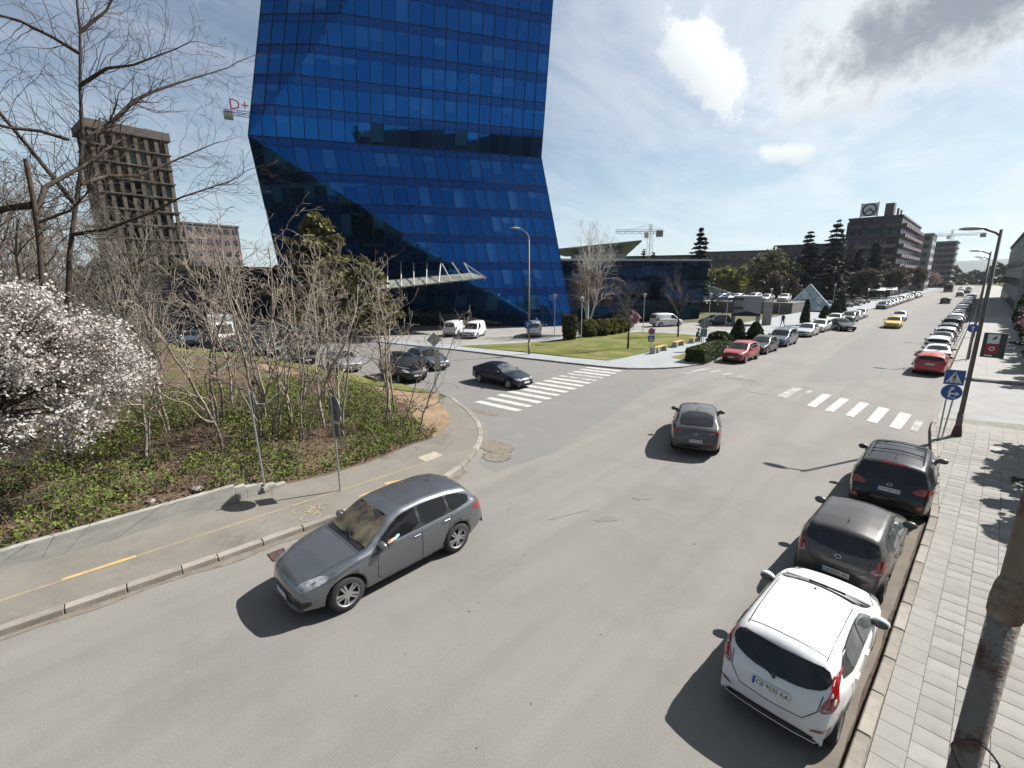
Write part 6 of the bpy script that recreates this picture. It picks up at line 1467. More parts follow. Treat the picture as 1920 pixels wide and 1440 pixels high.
shrub('round dark shrub behind the clipped box hedge', -16.5, 43.4, .12, 1.1, 1.1, 1.6, thuja, 2, 'egg', 2200, .14)
shrub('tall dark conical thuja behind the red crossover', -17.2, 50, .12, .85, .85, 2.25, thuja, 3, 'cone', 2400, .14)
shrub('second conical thuja, the browner of the pair behind the parked row', -15.95, 51.2, .12, 1.0, 1.0, 1.95, thuja_b, 4, 'cone', 2200, .14)
shrub('slim dark column thuja beside the silver saloon', -16.5, 72.5, .12, .62, .62, 3.4, thuja, 5, 'cone', 1800, .16)
shrub('small dark thuja cone beyond the column thuja', -16.6, 84, .12, .8, .8, 2.0, thuja, 6, 'cone', 1200, .16); shrub('broad thuja cone furthest along the plaza', -16.8, 92, .12, 1.0, 1.0, 2.6, thuja, 7, 'cone', 1200, .18); shrub('dark thuja column before the dark cars', -17.6, 101, .12, .9, .9, 3.2, thuja, 8, 'cone', 1200, .2)
for i, (x, y) in enumerate(((-30.2, 41.8), (-29.7, 43.6), (-29.9, 45.4), (-30.1, 47.2), (-30.3, 49.0))):
    shrub('golden green rounded shrub in the clump on the lawn, %s from the left' % ('first', 'second', 'third', 'fourth', 'fifth')[i], x, y, .18, 1.15, 1.15, 2.0 - .08 * i, golden, 10 + i, 'egg', 1500, .14, group='rounded shrubs of the lawn clump')
shrub('tall vase shaped thuja at the left of the lawn clump', -30.1, 38.4, .2, 1.0, 1.0, 2.7, thuja_b, 20, 'vase', 2000, .14)
for i, (x, y, c) in enumerate(((-54.4, 46.4, golden), (-52.9, 46.9, golden), (-43.7, 50.3, golden))):
    shrub(('golden round shrub by the entrance, left of the pair', 'golden round shrub by the entrance, right of the pair', 'golden round shrub by the right foot of the tower')[i], x, y, .3, 1.0, 1.0, 2.3 - .4 * (i == 2), c, 25 + i, 'egg', 1300, .15)
plum = leaf_mat('barberry', (.085, .018, .034), (.05, .014, .022), .15, 1)
for i, (x, y) in enumerate(((-50.0, 48.0), (-47.6, 48.5), (-45.6, 49.0))):
    shrub(('low purple hedge piece nearest the entrance', 'low purple hedge piece in the middle of the bed', 'low purple hedge piece nearest the right foot of the tower')[i], x, y, .3, 1.2, .5, .8, plum, 35 + i, 'box', 900, .12, 'purple_hedge', rz=.22)
# --- thuja row and fence on the far right, spruces off the right edge that shade the pavement
for i in range(9):
    shrub('dark thuja in the row along the right pavement beyond the alley', 4.35 + .12 * (i % 3), 66 + i * 3.6, .1, 1.3, 1.4, 4.6 + .5 * (i % 3), thuja, 50 + i, 'cone', 1500, .2, 'thuja', 'thuja row along the right pavement')
for i, (x, y, h) in enumerate(((3.75, 26.6, 6.6), (3.7, 21.4, 5.6), (4.6, 46, 6.0), (4.6, 51, 6.5), (4.6, 56.5, 6.0))):
    pine(('spruce right of the alley mouth shading the tiles', 'short spruce right of the tiled pavement', 'spruce just beyond the alley on the right', 'second spruce beyond the alley on the right', 'third spruce beyond the alley on the right')[i], x, y, h, 2.1, 140 + i, fir_m, 'fir_tree', .1, 2800, .32, 0, .06, True)
fe = thing('green_fence', 'grey green sheet fence along the right pavement', 'fence', (3.55, 44, .1)); fm = mat('fence_green', (.16, .24, .21), .6, .1, var=.2)
for i in range(12): MB().box((.0, i * 2.5 + 1.25, .85), (.04, 2.44, 1.7)).build('panel', fm, fe); MB().tube((0, i * 2.5, 0), (0, i * 2.5, 1.85), .04, n=6).build('post', galv, fe)
# --- ground cover of the bank
rg = np.random.default_rng(99)
def bank_pts(n, x0, x1, y0, y1, cond=None):
    P = np.stack([rg.uniform(x0, x1, n), rg.uniform(y0, y1, n)], axis=1); out = []
    for x, y in P:
        bx = lerp_tab([(p[1], p[0]) for p in LP_in[:9]], y)
        if x > bx - .12 or (y > 11.2 and x > -19) or y > 13.6: continue
        if cond and not cond(x, y): continue
        out.append((x, y, bank_h(x, y)))
    return np.array(out)
ivy = leaf_mat('ivy', (.15, .20, .04), (.09, .125, .026), .25, 1.2); litter_l = leaf_mat('dead_leaves', (.165, .11, .07), (.095, .062, .042), .1, 1.5)
green = lambda x, y: (math.sin(x * 1.1 + 2 * math.sin(y * .7)) + math.sin(y * 1.35 + x * .6) + .9 * math.sin(3.1 * x + 1.7 * y) * .8 + (1.0 if y > 4 else .3)) > .2
p = bank_pts(95000, -29, -15, -9, 12.5, green); clump = np.abs(np.sin(p[:, 0] * 2.3 + p[:, 1]) * np.sin(p[:, 1] * 2.1 - p[:, 0] * .7)); p[:, 2] += rg.random(len(p)) ** 1.5 * (.15 + .75 * clump)
tag(leaf_obj('ground_ivy', p, .062, ivy, rg), kind='stuff', label='low green ivy and weeds covering the bank', cat='plants')
p = bank_pts(34000, -32, -15, -9, 13.0); p[:, 2] += .02 + rg.random(len(p)) * .09
tag(leaf_obj('leaf_litter', p, .06, litter_l, rg, flat=.5), kind='stuff', label='brown dead leaves and litter on the bank', cat='leaves')
p = bank_pts(9000, -30, -15, -9, 12.5); d_ = rg.normal(size=(len(p), 3)); d_[:, 2] = np.abs(d_[:, 2]) * .7 + .25; d_ /= np.linalg.norm(d_, axis=1, keepdims=True); l_ = rg.uniform(.25, 1.1, (len(p), 1))
tag(tube_obj('dead_stems', np.concatenate([p, p + d_ * l_, np.full((len(p), 1), .007), np.full((len(p), 1), .004)], axis=1), mat('dead_stem', (.20, .145, .10), .95, var=.4, scale=2), None), kind='stuff', label='brown dead stems and brambles on the bank', cat='plants')
for i, (x, y, s) in enumerate(((-15.6, 2.2, .16), (-15.7, 1.1, .12), (-15.5, -.6, .1), (-17.0, 10.9, .13), (-18.9, 12.4, .15))):
    bm = bmesh.new(); bmesh.ops.create_icosphere(bm, subdivisions=2, radius=s); r_ = random.Random(i)
    for v in bm.verts: v.co *= r_.uniform(.8, 1.15); v.co.z *= .6
    me = bpy.data.meshes.new('stone'); bm.to_mesh(me); bm.free(); me.materials.append(concrete_m); o = bpy.data.objects.new('stone', me); o.location = (x, y, bank_h(x, y) + .03); link(o)
    tag(o, ('larger pale stone behind the low wall', 'smaller pale stone behind the low wall, middle one', 'smallest pale stone behind the low wall', 'pale stone at the foot of the corner sapling', 'pale stone on the dirt path')[i], 'stone')
# ================================================================== CARS IN PLACE
G1 = 'cars parked along the right kerb'; G2 = 'cars parked along the left side of the far road'; G3 = 'cars parked on the side street'
car('lux', 'dark grey large SUV driving past the low wall with its driver window open', -9.2, 4.82, 179, 'grey', name='moving_car', plate=None)
car('hatch', 'white hatchback parked nearest the camera at the right kerb', -1.25, 8.52, 1.5, 'white', G1, plate='CB 9535 KA')
car('tall', 'dusty taupe hatchback parked between the white hatchback and the black SUV', -1.26, 12.72, 1.2, 'taupe', G1, plate='CB 8789 XK', black_mirror=True)
car('suv', 'black SUV with roof bars parked by the blue direction signs', -1.04, 17.8, -1, 'black', G1, plate='CA 9997 AP', black_mirror=True)
car('fast', 'graphite coupe SUV driving away in the middle of the road', -7.62, 18.4, -22.7, 'graph', name='moving_car', plate='CB 4027 KM', black_mirror=True)
car('coupe', 'black coupe driving out of the side street to the zebra crossing', -21.2, 20.05, 89, 'navy', name='moving_car', plate='CB 3418 MA')
# left row on the far road, fronts towards the camera
for m, l, x, y, h, c in (
    ('cross', 'red crossover parked beside the clipped box hedge', -13.15, 39.3, 180, 'red'),
    ('family', 'dark estate car parked right behind the red crossover', -13.3, 45.0, 180, 'dark'),
    ('van', 'steel blue people carrier third in the left parked row', -13.3, 51.0, 180, 'blue'),
    ('sedan', 'silver saloon fourth in the left parked row', -13.5, 60.9, 180, 'silver'),
    ('family', 'white hatchback parked between the silver saloon and the dark green saloon', -13.5, 66.8, 181, 'white'),
    ('family', 'white car parked behind the tail of the dark green saloon', -14.2, 78.6, 180, 'white'),
    ('cross', 'grey crossover parked just beyond the dark green saloon', -13.2, 82.6, 180, 'graph'),
    ('hatch', 'white hatchback at the far end of the first left parked row', -13.4, 92.6, 180, 'white'),
    ('sedan', 'silver saloon beside the white hatchback ending the first left row', -13.4, 87.8, 180, 'silver'),
    ('family', 'dark blue car heading the second left parked row', -13.9, 119, 180, 'navy'),
    ('hatch', 'white car second in the far left parked row', -13.9, 124.6, 180, 'white'),
    ('sedan', 'silver saloon third in the far left parked row', -13.9, 130.4, 180, 'silver'),
    ('family', 'pale silver estate fourth in the far left parked row', -13.9, 136.3, 180, 'silver'),
    ('cross', 'white crossover fifth in the far left parked row', -13.9, 141.8, 180, 'white'),
    ('van', 'tall white delivery van parked on the far left', -13.9, 148.3, 180, 'white'),
    ('family', 'grey car parked behind the far white delivery van', -13.9, 154.6, 180, 'graph'),
    ('sedan', 'cream saloon parked far away on the left', -13.9, 161, 180, 'cream'),
    ('family', 'pale car parked just beyond the cream saloon', -13.9, 167, 180, 'white'),
    ('cross', 'dark crossover near the far end of the left row', -13.9, 176, 180, 'dark'),
    ('sedan', 'silver saloon near the far end of the left row', -13.9, 183, 180, 'silver'),
    ('family', 'green car closing the far left parked row', -13.9, 190, 180, 'green')):
    if l.startswith('steel'): MODELS['mpv'] = dict(MODELS['van'], panel_van=False, rear_glass=MODELS['van']['rear_glass']); MODELS['mpv']['top'] = [(a, b if b < 1.1 else 1.1 + (b - 1.1) * .82) for a, b in MODELS['van']['top']]; MODELS['mpv']['rear_glass'] = [(-.58, 1.48), (.58, 1.48), (.62, 1.14), (-.62, 1.14)]; m = 'mpv'
    car(m, l, x, y, h, c, G2)
car('sedan', 'dark green saloon pulling out of the left row across the lane', -11.9, 70.2, 148, 'green', name='moving_car')
car('family', 'yellow taxi driving towards the camera', -7.6, 77.5, 178, 'yellow', name='taxi', cat='taxi')
car('sedan', 'silver saloon following the yellow taxi', -8.3, 90.3, 178, 'silver', name='moving_car')
car('family', 'dark grey car driving away far down the road', -5.9, 149, 1, 'dark', name='moving_car')
car('cross', 'olive grey car driving away beyond the dark grey car', -4.8, 196, 1, 'beige', name='moving_car')
car('sedan', 'silver saloon coming up far behind the red bus', -7.0, 282, 180, 'silver', name='moving_car')
car('van', 'white van in the distant traffic', -4.2, 262, 1, 'white', name='moving_car', cat='van')
car('sedan', 'black saloon in the distant traffic', -4.0, 230, 1, 'black', name='moving_car')
for m, l, y, c in (
    ('family', 'bright red hatchback first in the right row beyond the alley', 43.5, 'brightred'),
    ('sedan', 'white saloon directly in front of the bright red hatchback', 48.9, 'white'),
    ('cross', 'white crossover third in the right row beyond the alley', 54.4, 'white'),
    ('sedan', 'dark saloon with a pale roof fourth in the right row beyond the alley', 60.0, 'dark'),
    ('family', 'silver estate fifth in the right row beyond the alley', 65.6, 'silver'),
    ('family', 'dark hatchback sixth in the right row beyond the alley', 71.2, 'dark'),
    ('suv', 'black SUV seventh in the right row beyond the alley', 77.0, 'black'),
    ('sedan', 'silver blue saloon eighth in the right row beyond the alley', 83.0, 'blue'),
    ('family', 'white estate ninth in the right row beyond the alley', 88.8, 'white'),
    ('sedan', 'silver saloon tenth in the right row beyond the alley', 94.6, 'silver'),
    ('hatch', 'white hatchback eleventh in the right row beyond the alley', 100.0, 'white'),
    ('cross', 'grey crossover twelfth in the right row beyond the alley', 105.6, 'graph'),
    ('mpv', 'silver people carrier thirteenth in the right row beyond the alley', 111.4, 'silver'),
    ('suv', 'maroon SUV fourteenth in the right row beyond the alley', 120.0, 'maroon'),
    ('family', 'white car just beyond the maroon SUV', 127.0, 'white'),
    ('sedan', 'silver saloon second beyond the maroon SUV', 133.0, 'silver'),
    ('sedan', 'dark saloon third beyond the maroon SUV', 140.0, 'dark'),
    ('family', 'white car fourth beyond the maroon SUV', 148.0, 'white'),
    ('cross', 'pale crossover fifth beyond the maroon SUV', 156.0, 'silver'),
    ('van', 'white van sixth beyond the maroon SUV', 166.0, 'white'),
    ('sedan', 'grey saloon last but one in the right row', 176.0, 'graph'),
    ('family', 'silver car at the far end of the right row', 186.0, 'silver')):
    car(m, l, -1.78 - (.25 if y > 52 else 0), y, 0.5, c, G1)
# side street and forecourt
for m, l, x, y, h, c, g in (
    ('suv', 'black SUV parked at the mouth of the side street behind bare saplings', -27.5, 16.5, 97, 'black', G3),
    ('family', 'dark blue hatchback waiting alongside the parked black SUV', -29.6, 20.1, 95, 'blue', G3),
    ('sedan', 'silver saloon second from the corner on the side street', -34.0, 15.3, 98, 'silver', G3),
    ('sedan', 'black saloon third from the corner on the side street', -39.6, 14.3, 99, 'black', G3),
    ('cross', 'black crossover fourth from the corner on the side street', -45.2, 13.3, 101, 'black', G3),
    ('family', 'teal dark car beside the white lorry on the side street', -50.6, 12.2, 102, 'green', G3),
    ('sedan', 'silver saloon at the left end of the side street row', -60.0, 10.3, 103, 'silver', G3),
    ('van', 'white van parked nose out on the forecourt, right one of the pair', -40.6, 34.1, 148, 'white', 'white vans on the forecourt'),
    ('van', 'white van showing its rear beside the other van on the forecourt', -43.6, 33.9, -28, 'white', 'white vans on the forecourt'),
    ('van', 'white van seen from behind in front of the dark glass base', -36.3, 39.6, -42, 'white', 'white vans on the forecourt'),
    ('van', 'white panel van standing across beyond the lawn', -29.8, 59.2, 28, 'white', 'white vans on the forecourt'),
    ('family', 'dark hatchback standing beyond the benches', -25.6, 64.9, 208, 'dark', None)):
    car(m, l, x, y, h, c, g, z=.11 if y > 25 else 0.0, cat='van' if m == 'van' else 'car')
G4 = 'cars on the raised car park'
for i, (x, y, c, m) in enumerate(((-36.0, 93, 'sky', 'family'), (-33.6, 95, 'white', 'sedan'), (-31.2, 97, 'silver', 'cross'), (-28.5, 95.5, 'silver', 'sedan'), (-26.0, 97.5, 'white', 'family'))):
    car(m, ('sky blue car', 'white saloon', 'silver crossover', 'silver saloon', 'white hatchback')[i] + ' on the raised car park, number %s from the left' % ('one', 'two', 'three', 'four', 'five')[i], x, y, 200 - i * 6, c, G4, z=2.0)
for i, (x, y, c, m) in enumerate(((-21.6, 111, 'sky', 'suv'), (-20.4, 121, 'dark', 'family'), (-20.6, 128, 'black', 'sedan'), (-20.4, 135, 'graph', 'cross'), (-20.5, 142, 'dark', 'family'))):
    car(m, ('blue SUV just behind the glass pyramid', 'dark car second behind the glass pyramid', 'black saloon third behind the glass pyramid', 'grey crossover fourth behind the glass pyramid', 'dark car fifth behind the glass pyramid')[i], x, y, 150, c, 'cars behind the glass pyramid', z=.05)

# ================================================================== STREET FURNITURE, SIGNS, PEOPLE
def disc_sign(parent, name, y, z, r, m, n=24, t=.012, x=0.0, facing=-1):
    mb = MB(); mb.tube((x, y - t * (1 if facing < 0 else -1), z), (x, y, z), r, n=n); return mb.build(name, m, parent)
def flat(parent, name, pts, y, m): mb = MB(); mb.add([(a, y, b) for a, b in pts], [tuple(range(len(pts)))]); return mb.build(name, m, parent)
# near rusty pole at the lower right with its cable coil
t = thing('lamp_pole', 'thick rusty grey pole close to the camera at the lower right', 'pole', (.35, 3.37, .12))
MB().tube((0, 0, 0), (0, 0, 4.83), .068, .066, 20).build('lower_tube', rust_pole, t, smooth=True)
MB().lathe([(.066, 4.77), (.074, 4.80), (.075, 4.88), (.068, 4.96), (.053, 5.01)], 20).build('collar', mat('rusty_collar', (.13, .06, .04), .85, .2, color2=(.24, .2, .16), scale=9, bump=.5, bscale=40), t, smooth=True)
MB().tube((0, 0, 5.0), (0, 0, 9.5), .054, .047, 20).build('upper_tube', rust_pole, t, smooth=True)
pts = [(.095 * math.cos(a) + .02, -.095 - .02 * math.sin(3 * a), 3.92 + .11 * math.sin(a) + .015 * math.cos(2 * a)) for a in np.linspace(0, 13.2, 46)]
mb = MB(); mb.path(pts, .006, 6); mb.build('cable_coil', black_pl, t, smooth=True)
# street lamps on the right
def street_lamp(label, x, y, h, side=-1, arm=1.5, m=lamp_pole_m, rz=0.0, r0=.088, curved=False, group=None):
    t = thing('street_lamp', label, 'street lamp', (x, y, .13), rz, group)
    MB().tube((0, 0, 0), (0, 0, 1.0), r0 * 1.25, r0 * 1.2, 12).build('base', m, t, smooth=True); MB().tube((0, 0, 1.0), (0, 0, h), r0, r0 * .62, 12).build('pole', m, t, smooth=True)
    if curved: pts = [(side * arm * (1 - math.cos(a)) , 0, h + arm * .75 * math.sin(a)) for a in np.linspace(0, 1.25, 7)]
    else: pts = [(0, 0, h - .25), (side * .12, 0, h - .12), (side * arm * .62, 0, h + .05)]
    MB().path(pts, .04, 8).build('arm', m, t, smooth=True)
    e = pts[-1]; bm = bmesh.new(); bmesh.ops.create_icosphere(bm, subdivisions=3, radius=1)
    for v in bm.verts: k = v.co.copy(); v.co = (k.x * .40 + side * .34, k.y * .17, (k.z * .10 if k.z > 0 else k.z * .055) - .02 * k.x * side)
    me = bpy.data.meshes.new('lamp_head'); bm.to_mesh(me); bm.free(); me.materials.append(mat('lamp_head_grey', (.45, .45, .43), .5, .3, var=.2)); me.materials.append(mat('lamp_lens', (.20, .20, .19), .25, var=.2))
    for p in me.polygons: p.use_smooth = True; p.material_index = 1 if p.normal.z < -.35 else 0
    o = bpy.data.objects.new('lamp_head', me); o.location = e; o.rotation_euler = (0, side * -.08, 0); link(o, t)
    return t
GL = 'street lamps along the right pavement'
sl1 = street_lamp('tall dark street lamp beside the blue direction signs', .13, 25.9, 8.2, arm=.75, group=GL)
MB().lathe([(.12, 0), (.17, .02), (.17, .10), (.115, .45)], 12).build('base_collar', mat('base_dark_red', (.09, .03, .03), .8, var=.3), sl1)
street_lamp('second tall street lamp further along the right pavement', -.05, 50.8, 8.2, arm=.75, group=GL); street_lamp('third street lamp along the right pavement, half hidden by the second', -.02, 69, 8.2, arm=.75, group=GL); street_lamp('fourth and furthest street lamp on the right', 0, 96, 8.6, arm=.75, group=GL)
street_lamp('slim rusty street lamp with curved arm at the side street corner', -27.55, 29.4, 9.7, side=-1, arm=1.25, m=mat('lamp_pole_ochre', (.22, .16, .08), .7, .2, color2=(.28, .26, .2), scale=1.2, stretch=(1, 1, .3)), rz=R(44), r0=.085, curved=True)
pk_s = thing('parking_sign', 'small blue parking sign on the slim street lamp', 'sign', (-27.5, 29.25, 2.4), R(30)); MB().box((0, 0, .3), (.62, .02, .62)).build('plate', blue_sign, pk_s); pt = bpy.data.objects.new('lettering', text_mesh('P', .5, white_pl)); pt.location = (0, -.012, .3); pt.rotation_euler = (math.pi / 2, 0, 0); link(pt, pk_s)
# advertising panel on the lamp
ad = thing('poster_panel', 'dark poster box with red and white fields on the tall street lamp', 'poster', (.62, 25.88, 3.5), R(-8))
MB().box((0, 0, .48), (.66, .12, .96)).build('case', mat('poster_case', (.018, .03, .03), .4), ad); MB().box((-.04, -.062, .73), (.34, .006, .36)).build('white_field', white_pl, ad); MB().box((-.04, -.062, .34), (.36, .006, .36)).build('red_field', mat('poster_red', (.36, .01, .03), .5), ad)
for nm, tx, sz, x, z, mm in (('lettering', '?', .26, -.03, .75, ink), ('lettering', 'o', .26, -.04, .36, white_pl), ('lettering', '----', .1, -.1, .08, white_pl)):
    if tx == 'o': 
        mb = MB()
        for i in range(18):
            a, b = 2 * math.pi * i / 18, 2 * math.pi * (i + 1) / 18; mb.add([(-.04 + q * math.cos(s), -.0655, .35 + q * math.sin(s)) for q, s in ((.05, a), (.085, a), (.085, b), (.05, b))], [(0, 1, 2, 3)])
        mb.build('ring_mark', white_pl, ad)
    elif tx == '?': mb = MB(); mb.add([(-.09, -.0665, .70), (.0, -.0665, .70), (.06, -.0665, .78), (.06, -.0665, .84), (.0, -.0665, .84), (-.05, -.0665, .78)], [(0, 1, 2, 3, 4, 5)]); mb.build('print', mat('print_grey', (.12, .12, .13), .6), ad)
    else: MB().box((-.1, -.062, .08), (.22, .004, .05)).build('print', white_pl, ad)
# blue signs on a two-legged post
def arrow(parent, pts, w, y, m, name='arrow'):
    mb = MB()
    for (a, b), (c, d) in zip(pts, pts[1:]):
        l = math.hypot(c - a, d - b); nx, nz = -(d - b) / l * w / 2, (c - a) / l * w / 2; mb.add([(a + nx, y, b + nz), (a - nx, y, b - nz), (c - nx, y, d - nz), (c + nx, y, d + nz)], [(0, 1, 2, 3)])
    (a, b), (c, d) = pts[-2], pts[-1]; l = math.hypot(c - a, d - b); ux, uz = (c - a) / l, (d - b) / l; hw = w * 1.5
    mb.add([(c - uz * hw, y, d + ux * hw), (c + uz * hw, y, d - ux * hw), (c + ux * w * 2, y, d + uz * w * 2)], [(0, 1, 2)]); return mb.build(name, m, parent)
def ped_sign(parent, z, s, y0=-.06):
    MB().box((0, y0, z), (s, .012, s)).build('plate_edge', white_pl, parent); MB().box((0, y0 - .007, z), (s * .94, .008, s * .94)).build('plate', blue_sign, parent)
    flat(parent, 'white_triangle', [(-s * .40, z - s * .36), (s * .40, z - s * .36), (0, z + s * .38)], y0 - .0125, white_pl)
    mb = MB(); y = y0 - .0145
    def st(a, b, w):
        l = math.hypot(b[0] - a[0], b[1] - a[1]); nx, nz = -(b[1] - a[1]) / l * w / 2, (b[0] - a[0]) / l * w / 2; mb.add([(q[0], y, q[1]) for q in ((a[0] + nx, a[1] + nz), (a[0] - nx, a[1] - nz), (b[0] - nx, b[1] - nz), (b[0] + nx, b[1] + nz))], [(0, 1, 2, 3)])
    st((0, z - .02 * s), (.01 * s, z + .14 * s), .09 * s); st((0, z - .02 * s), (-.1 * s, z - .24 * s), .05 * s); st((.0, z - .02 * s), (.09 * s, z - .22 * s), .05 * s); st((0, z + .1 * s), (-.1 * s, z - .02 * s), .035 * s); st((0, z + .1 * s), (.1 * s, z + .0), .035 * s)
    mb.add([(.015 * s + .045 * s * math.cos(a), y, z + .2 * s + .045 * s * math.sin(a)) for a in np.linspace(0, 6, 10)], [tuple(range(10))])
    for k in range(3): st((-.26 * s + k * .24 * s, z - .34 * s), (-.20 * s + k * .22 * s, z - .25 * s), .06 * s)
    mb.build('pictogram', ink, parent)
sp_ = thing('road_sign', 'blue pedestrian sign above a round blue arrow sign on a two legged post', 'road sign', (-.28, 24.8, .13), R(6))
for dx in (-.13, .13): MB().tube((dx * .4 - .05, 0, 0), (dx + .02, 0, 2.9), .028, n=8).build('post', galv, sp_)
ped_sign(sp_, 2.62, .60)
disc_sign(sp_, 'disc_edge', -.055, 2.02, .32, white_pl); disc_sign(sp_, 'disc', -.064, 2.02, .305, blue_sign)
arrow(sp_, [(-.06, 1.81), (-.06, 2.07), (-.01, 2.15)], .06, -.078, white_pl); arrow(sp_, [(-.05, 1.87), (-.03, 1.97), (.12, 1.97)], .06, -.080, white_pl); MB().box((.07, -.0785, 1.81), (.16, .002, .035)).build('print', white_pl, sp_)
rs = thing('road_sign', 'round blue arrow sign on a single post beyond the alley', 'road sign', (-.12, 49.6, .13)); MB().tube((0, 0, 0), (0, 0, 2.9), .035, n=8).build('post', galv, rs); disc_sign(rs, 'disc_edge', -.05, 2.55, .33, white_pl); disc_sign(rs, 'disc', -.06, 2.55, .312, blue_sign); arrow(rs, [(0, 2.36), (0, 2.6)], .07, -.076, white_pl)
# signs of the left pavement, seen from behind
ls = thing('road_sign', 'tall sign post on the left pavement with round and square plates seen edgewise', 'road sign', (-13.47, 5.58, .13), math.pi)
MB().tube((0, 0, 0), (0, 0, 3.2), .032, n=8).build('post', galv, ls); disc_sign(ls, 'disc', -.06, 2.72, .42, sign_back); disc_sign(ls, 'disc_face', -.072, 2.72, .40, blue_sign); MB().box((0, -.055, 2.03), (.52, .012, .46)).build('plate', sign_back, ls)
for z in (2.55, 2.9): MB().box((0, -.03, z), (.22, .05, .03)).build('bracket', galv, ls)
ls = thing('road_sign', 'leaning galvanised post with a narrow plate at the wall steps', 'road sign', (-15.05, 3.85, .35), math.pi + .25); MB().tube((0, 0, 0), (.03, .06, 3.1), .03, n=8).build('post', galv, ls); MB().box((.03, .0, 2.75), (.12, .012, .62)).build('plate', sign_back, ls)
MB().box((0, 0, -.06), (.15, .15, .12)).build('footing', concrete_m, ls)
ls = thing('road_sign', 'post at the side street corner with diamond plate seen from behind', 'road sign', (-21.76, 15.25, .13), R(60)); MB().tube((0, 0, 0), (0, 0, 3.5), .032, n=8).build('post', galv, ls)
MB().add([(0, -.05, 2.75), (.42, -.05, 3.17), (0, -.05, 3.59), (-.42, -.05, 3.17), (0, -.04, 2.75), (.42, -.04, 3.17), (0, -.04, 3.59), (-.42, -.04, 3.17)], [(0, 1, 2, 3), (7, 6, 5, 4), (0, 4, 5, 1), (1, 5, 6, 2), (2, 6, 7, 3), (3, 7, 4, 0)]).build('plate', mat('sign_back_pale', (.40, .42, .40), .5, .3, var=.2), ls); MB().box((.12, -.045, 2.0), (.3, .012, 1.2)).build('lower_plate', mat('sign_back_pale', (.4, .42, .4)), ls)
gs2 = thing('road_sign', 'leaning post in the lawn with a blue pedestrian sign and a pink disc above', 'road sign', (-21.2, 39.3, .14), R(35)); MB().tube((-.1, 0, 0), (.35, 0, 1.9), .03, n=6).build('post', galv, gs2)
ped_sign(gs2, .92, .58); disc_sign(gs2, 'disc', -.06, 1.62, .3, mat('faded_red', (.38, .10, .18), .6, var=.3)); flat(gs2, 'white_panel', [(-.22, 1.2), (.28, 1.2), (.34, 1.42), (-.16, 1.42)], -.05, white_pl)
gs3 = thing('road_sign', 'grey backs of two sign plates by the box hedge', 'road sign', (-17.2, 41.4, .13), R(200)); MB().tube((0, 0, 0), (0, 0, 2.9), .03, n=6).build('post', galv, gs3); disc_sign(gs3, 'disc', -.05, 2.4, .42, mat('sign_back_teal', (.20, .27, .27), .5, .4, var=.2)); MB().box((0, -.05, 1.6), (.55, .012, .75)).build('plate', MATS['sign_back_teal'], gs3)
# slim park lamps
def park_lamp(label, x, y, h):
    t = thing('park_lamp', label, 'lamp', (x, y, .13), 0, 'slim park lamps'); MB().tube((0, 0, 0), (0, 0, h - .45), .045, .04, 8).build('pole', mat('lamp_white', (.5, .5, .48), .5), t)
    MB().lathe([(.05, h - .45), (.12, h - .35), (.22, h), (.24, h + .03), (.0, h + .10)], 12).build('lantern', mat('lantern_glass', (.42, .43, .42), .3, var=.2), t)
for l, x, y, h in (('slim lamp on the lawn left of the shrub clump', -28.0, 37.6, 4.6), ('slim lamp behind the bare lawn tree', -28.0, 49.8, 4.6), ('slim lamp at the foot of the tower left of the birch', -35.2, 42.0, 4.6), ('slim lamp before the grey kiosk, left one', -24.6, 60.4, 4.4), ('slim lamp before the grey kiosk, right one', -23.6, 63.6, 4.4), ('slim lamp right of the kiosk', -22.9, 78.8, 4.6), ('slim lamp left of the glass pyramid', -24.6, 90, 4.6), ('slim lamp behind the glass pyramid', -21.0, 112, 4.8)): park_lamp(l, x, y, h)
# benches
for i, (x, y) in enumerate(((-19.75, 38.4), (-20.05, 42.5), (-20.1, 46.3))):
    t = thing('bench', ('yellow slatted concrete bench nearest the road', 'yellow slatted concrete bench in the middle of the three', 'yellow slatted concrete bench with the seated man')[i], 'bench', (x, y, .115), R(4), 'concrete benches on the plaza')
    bc = mat('bench_concrete', (.45, .44, .40), .85, var=.2, scale=5)
    for sy in (-.85, .85): MB().add([(-.28, sy - .06, 0), (.28, sy - .06, 0), (.2, sy - .06, .46), (-.2, sy - .06, .46), (-.28, sy + .06, 0), (.28, sy + .06, 0), (.2, sy + .06, .46), (-.2, sy + .06, .46)], [(0, 1, 2, 3), (7, 6, 5, 4), (0, 4, 5, 1), (1, 5, 6, 2), (2, 6, 7, 3), (3, 7, 4, 0)]).build('leg', bc, t)
    for k in range(4): MB().box((-.18 + k * .12, 0, .485), (.10, 2.0, .045)).build('slat', wood_y, t)
    if i == 0: 
        bn = thing('litter_bin', 'grey concrete litter bin beside the nearest bench', 'bin', (x + .1, y - 1.5, .115)); MB().lathe([(.0, 0), (.24, 0), (.27, .6), (.22, .62), (.2, .3), (0, .3)], 14).build('tub', bc, bn)
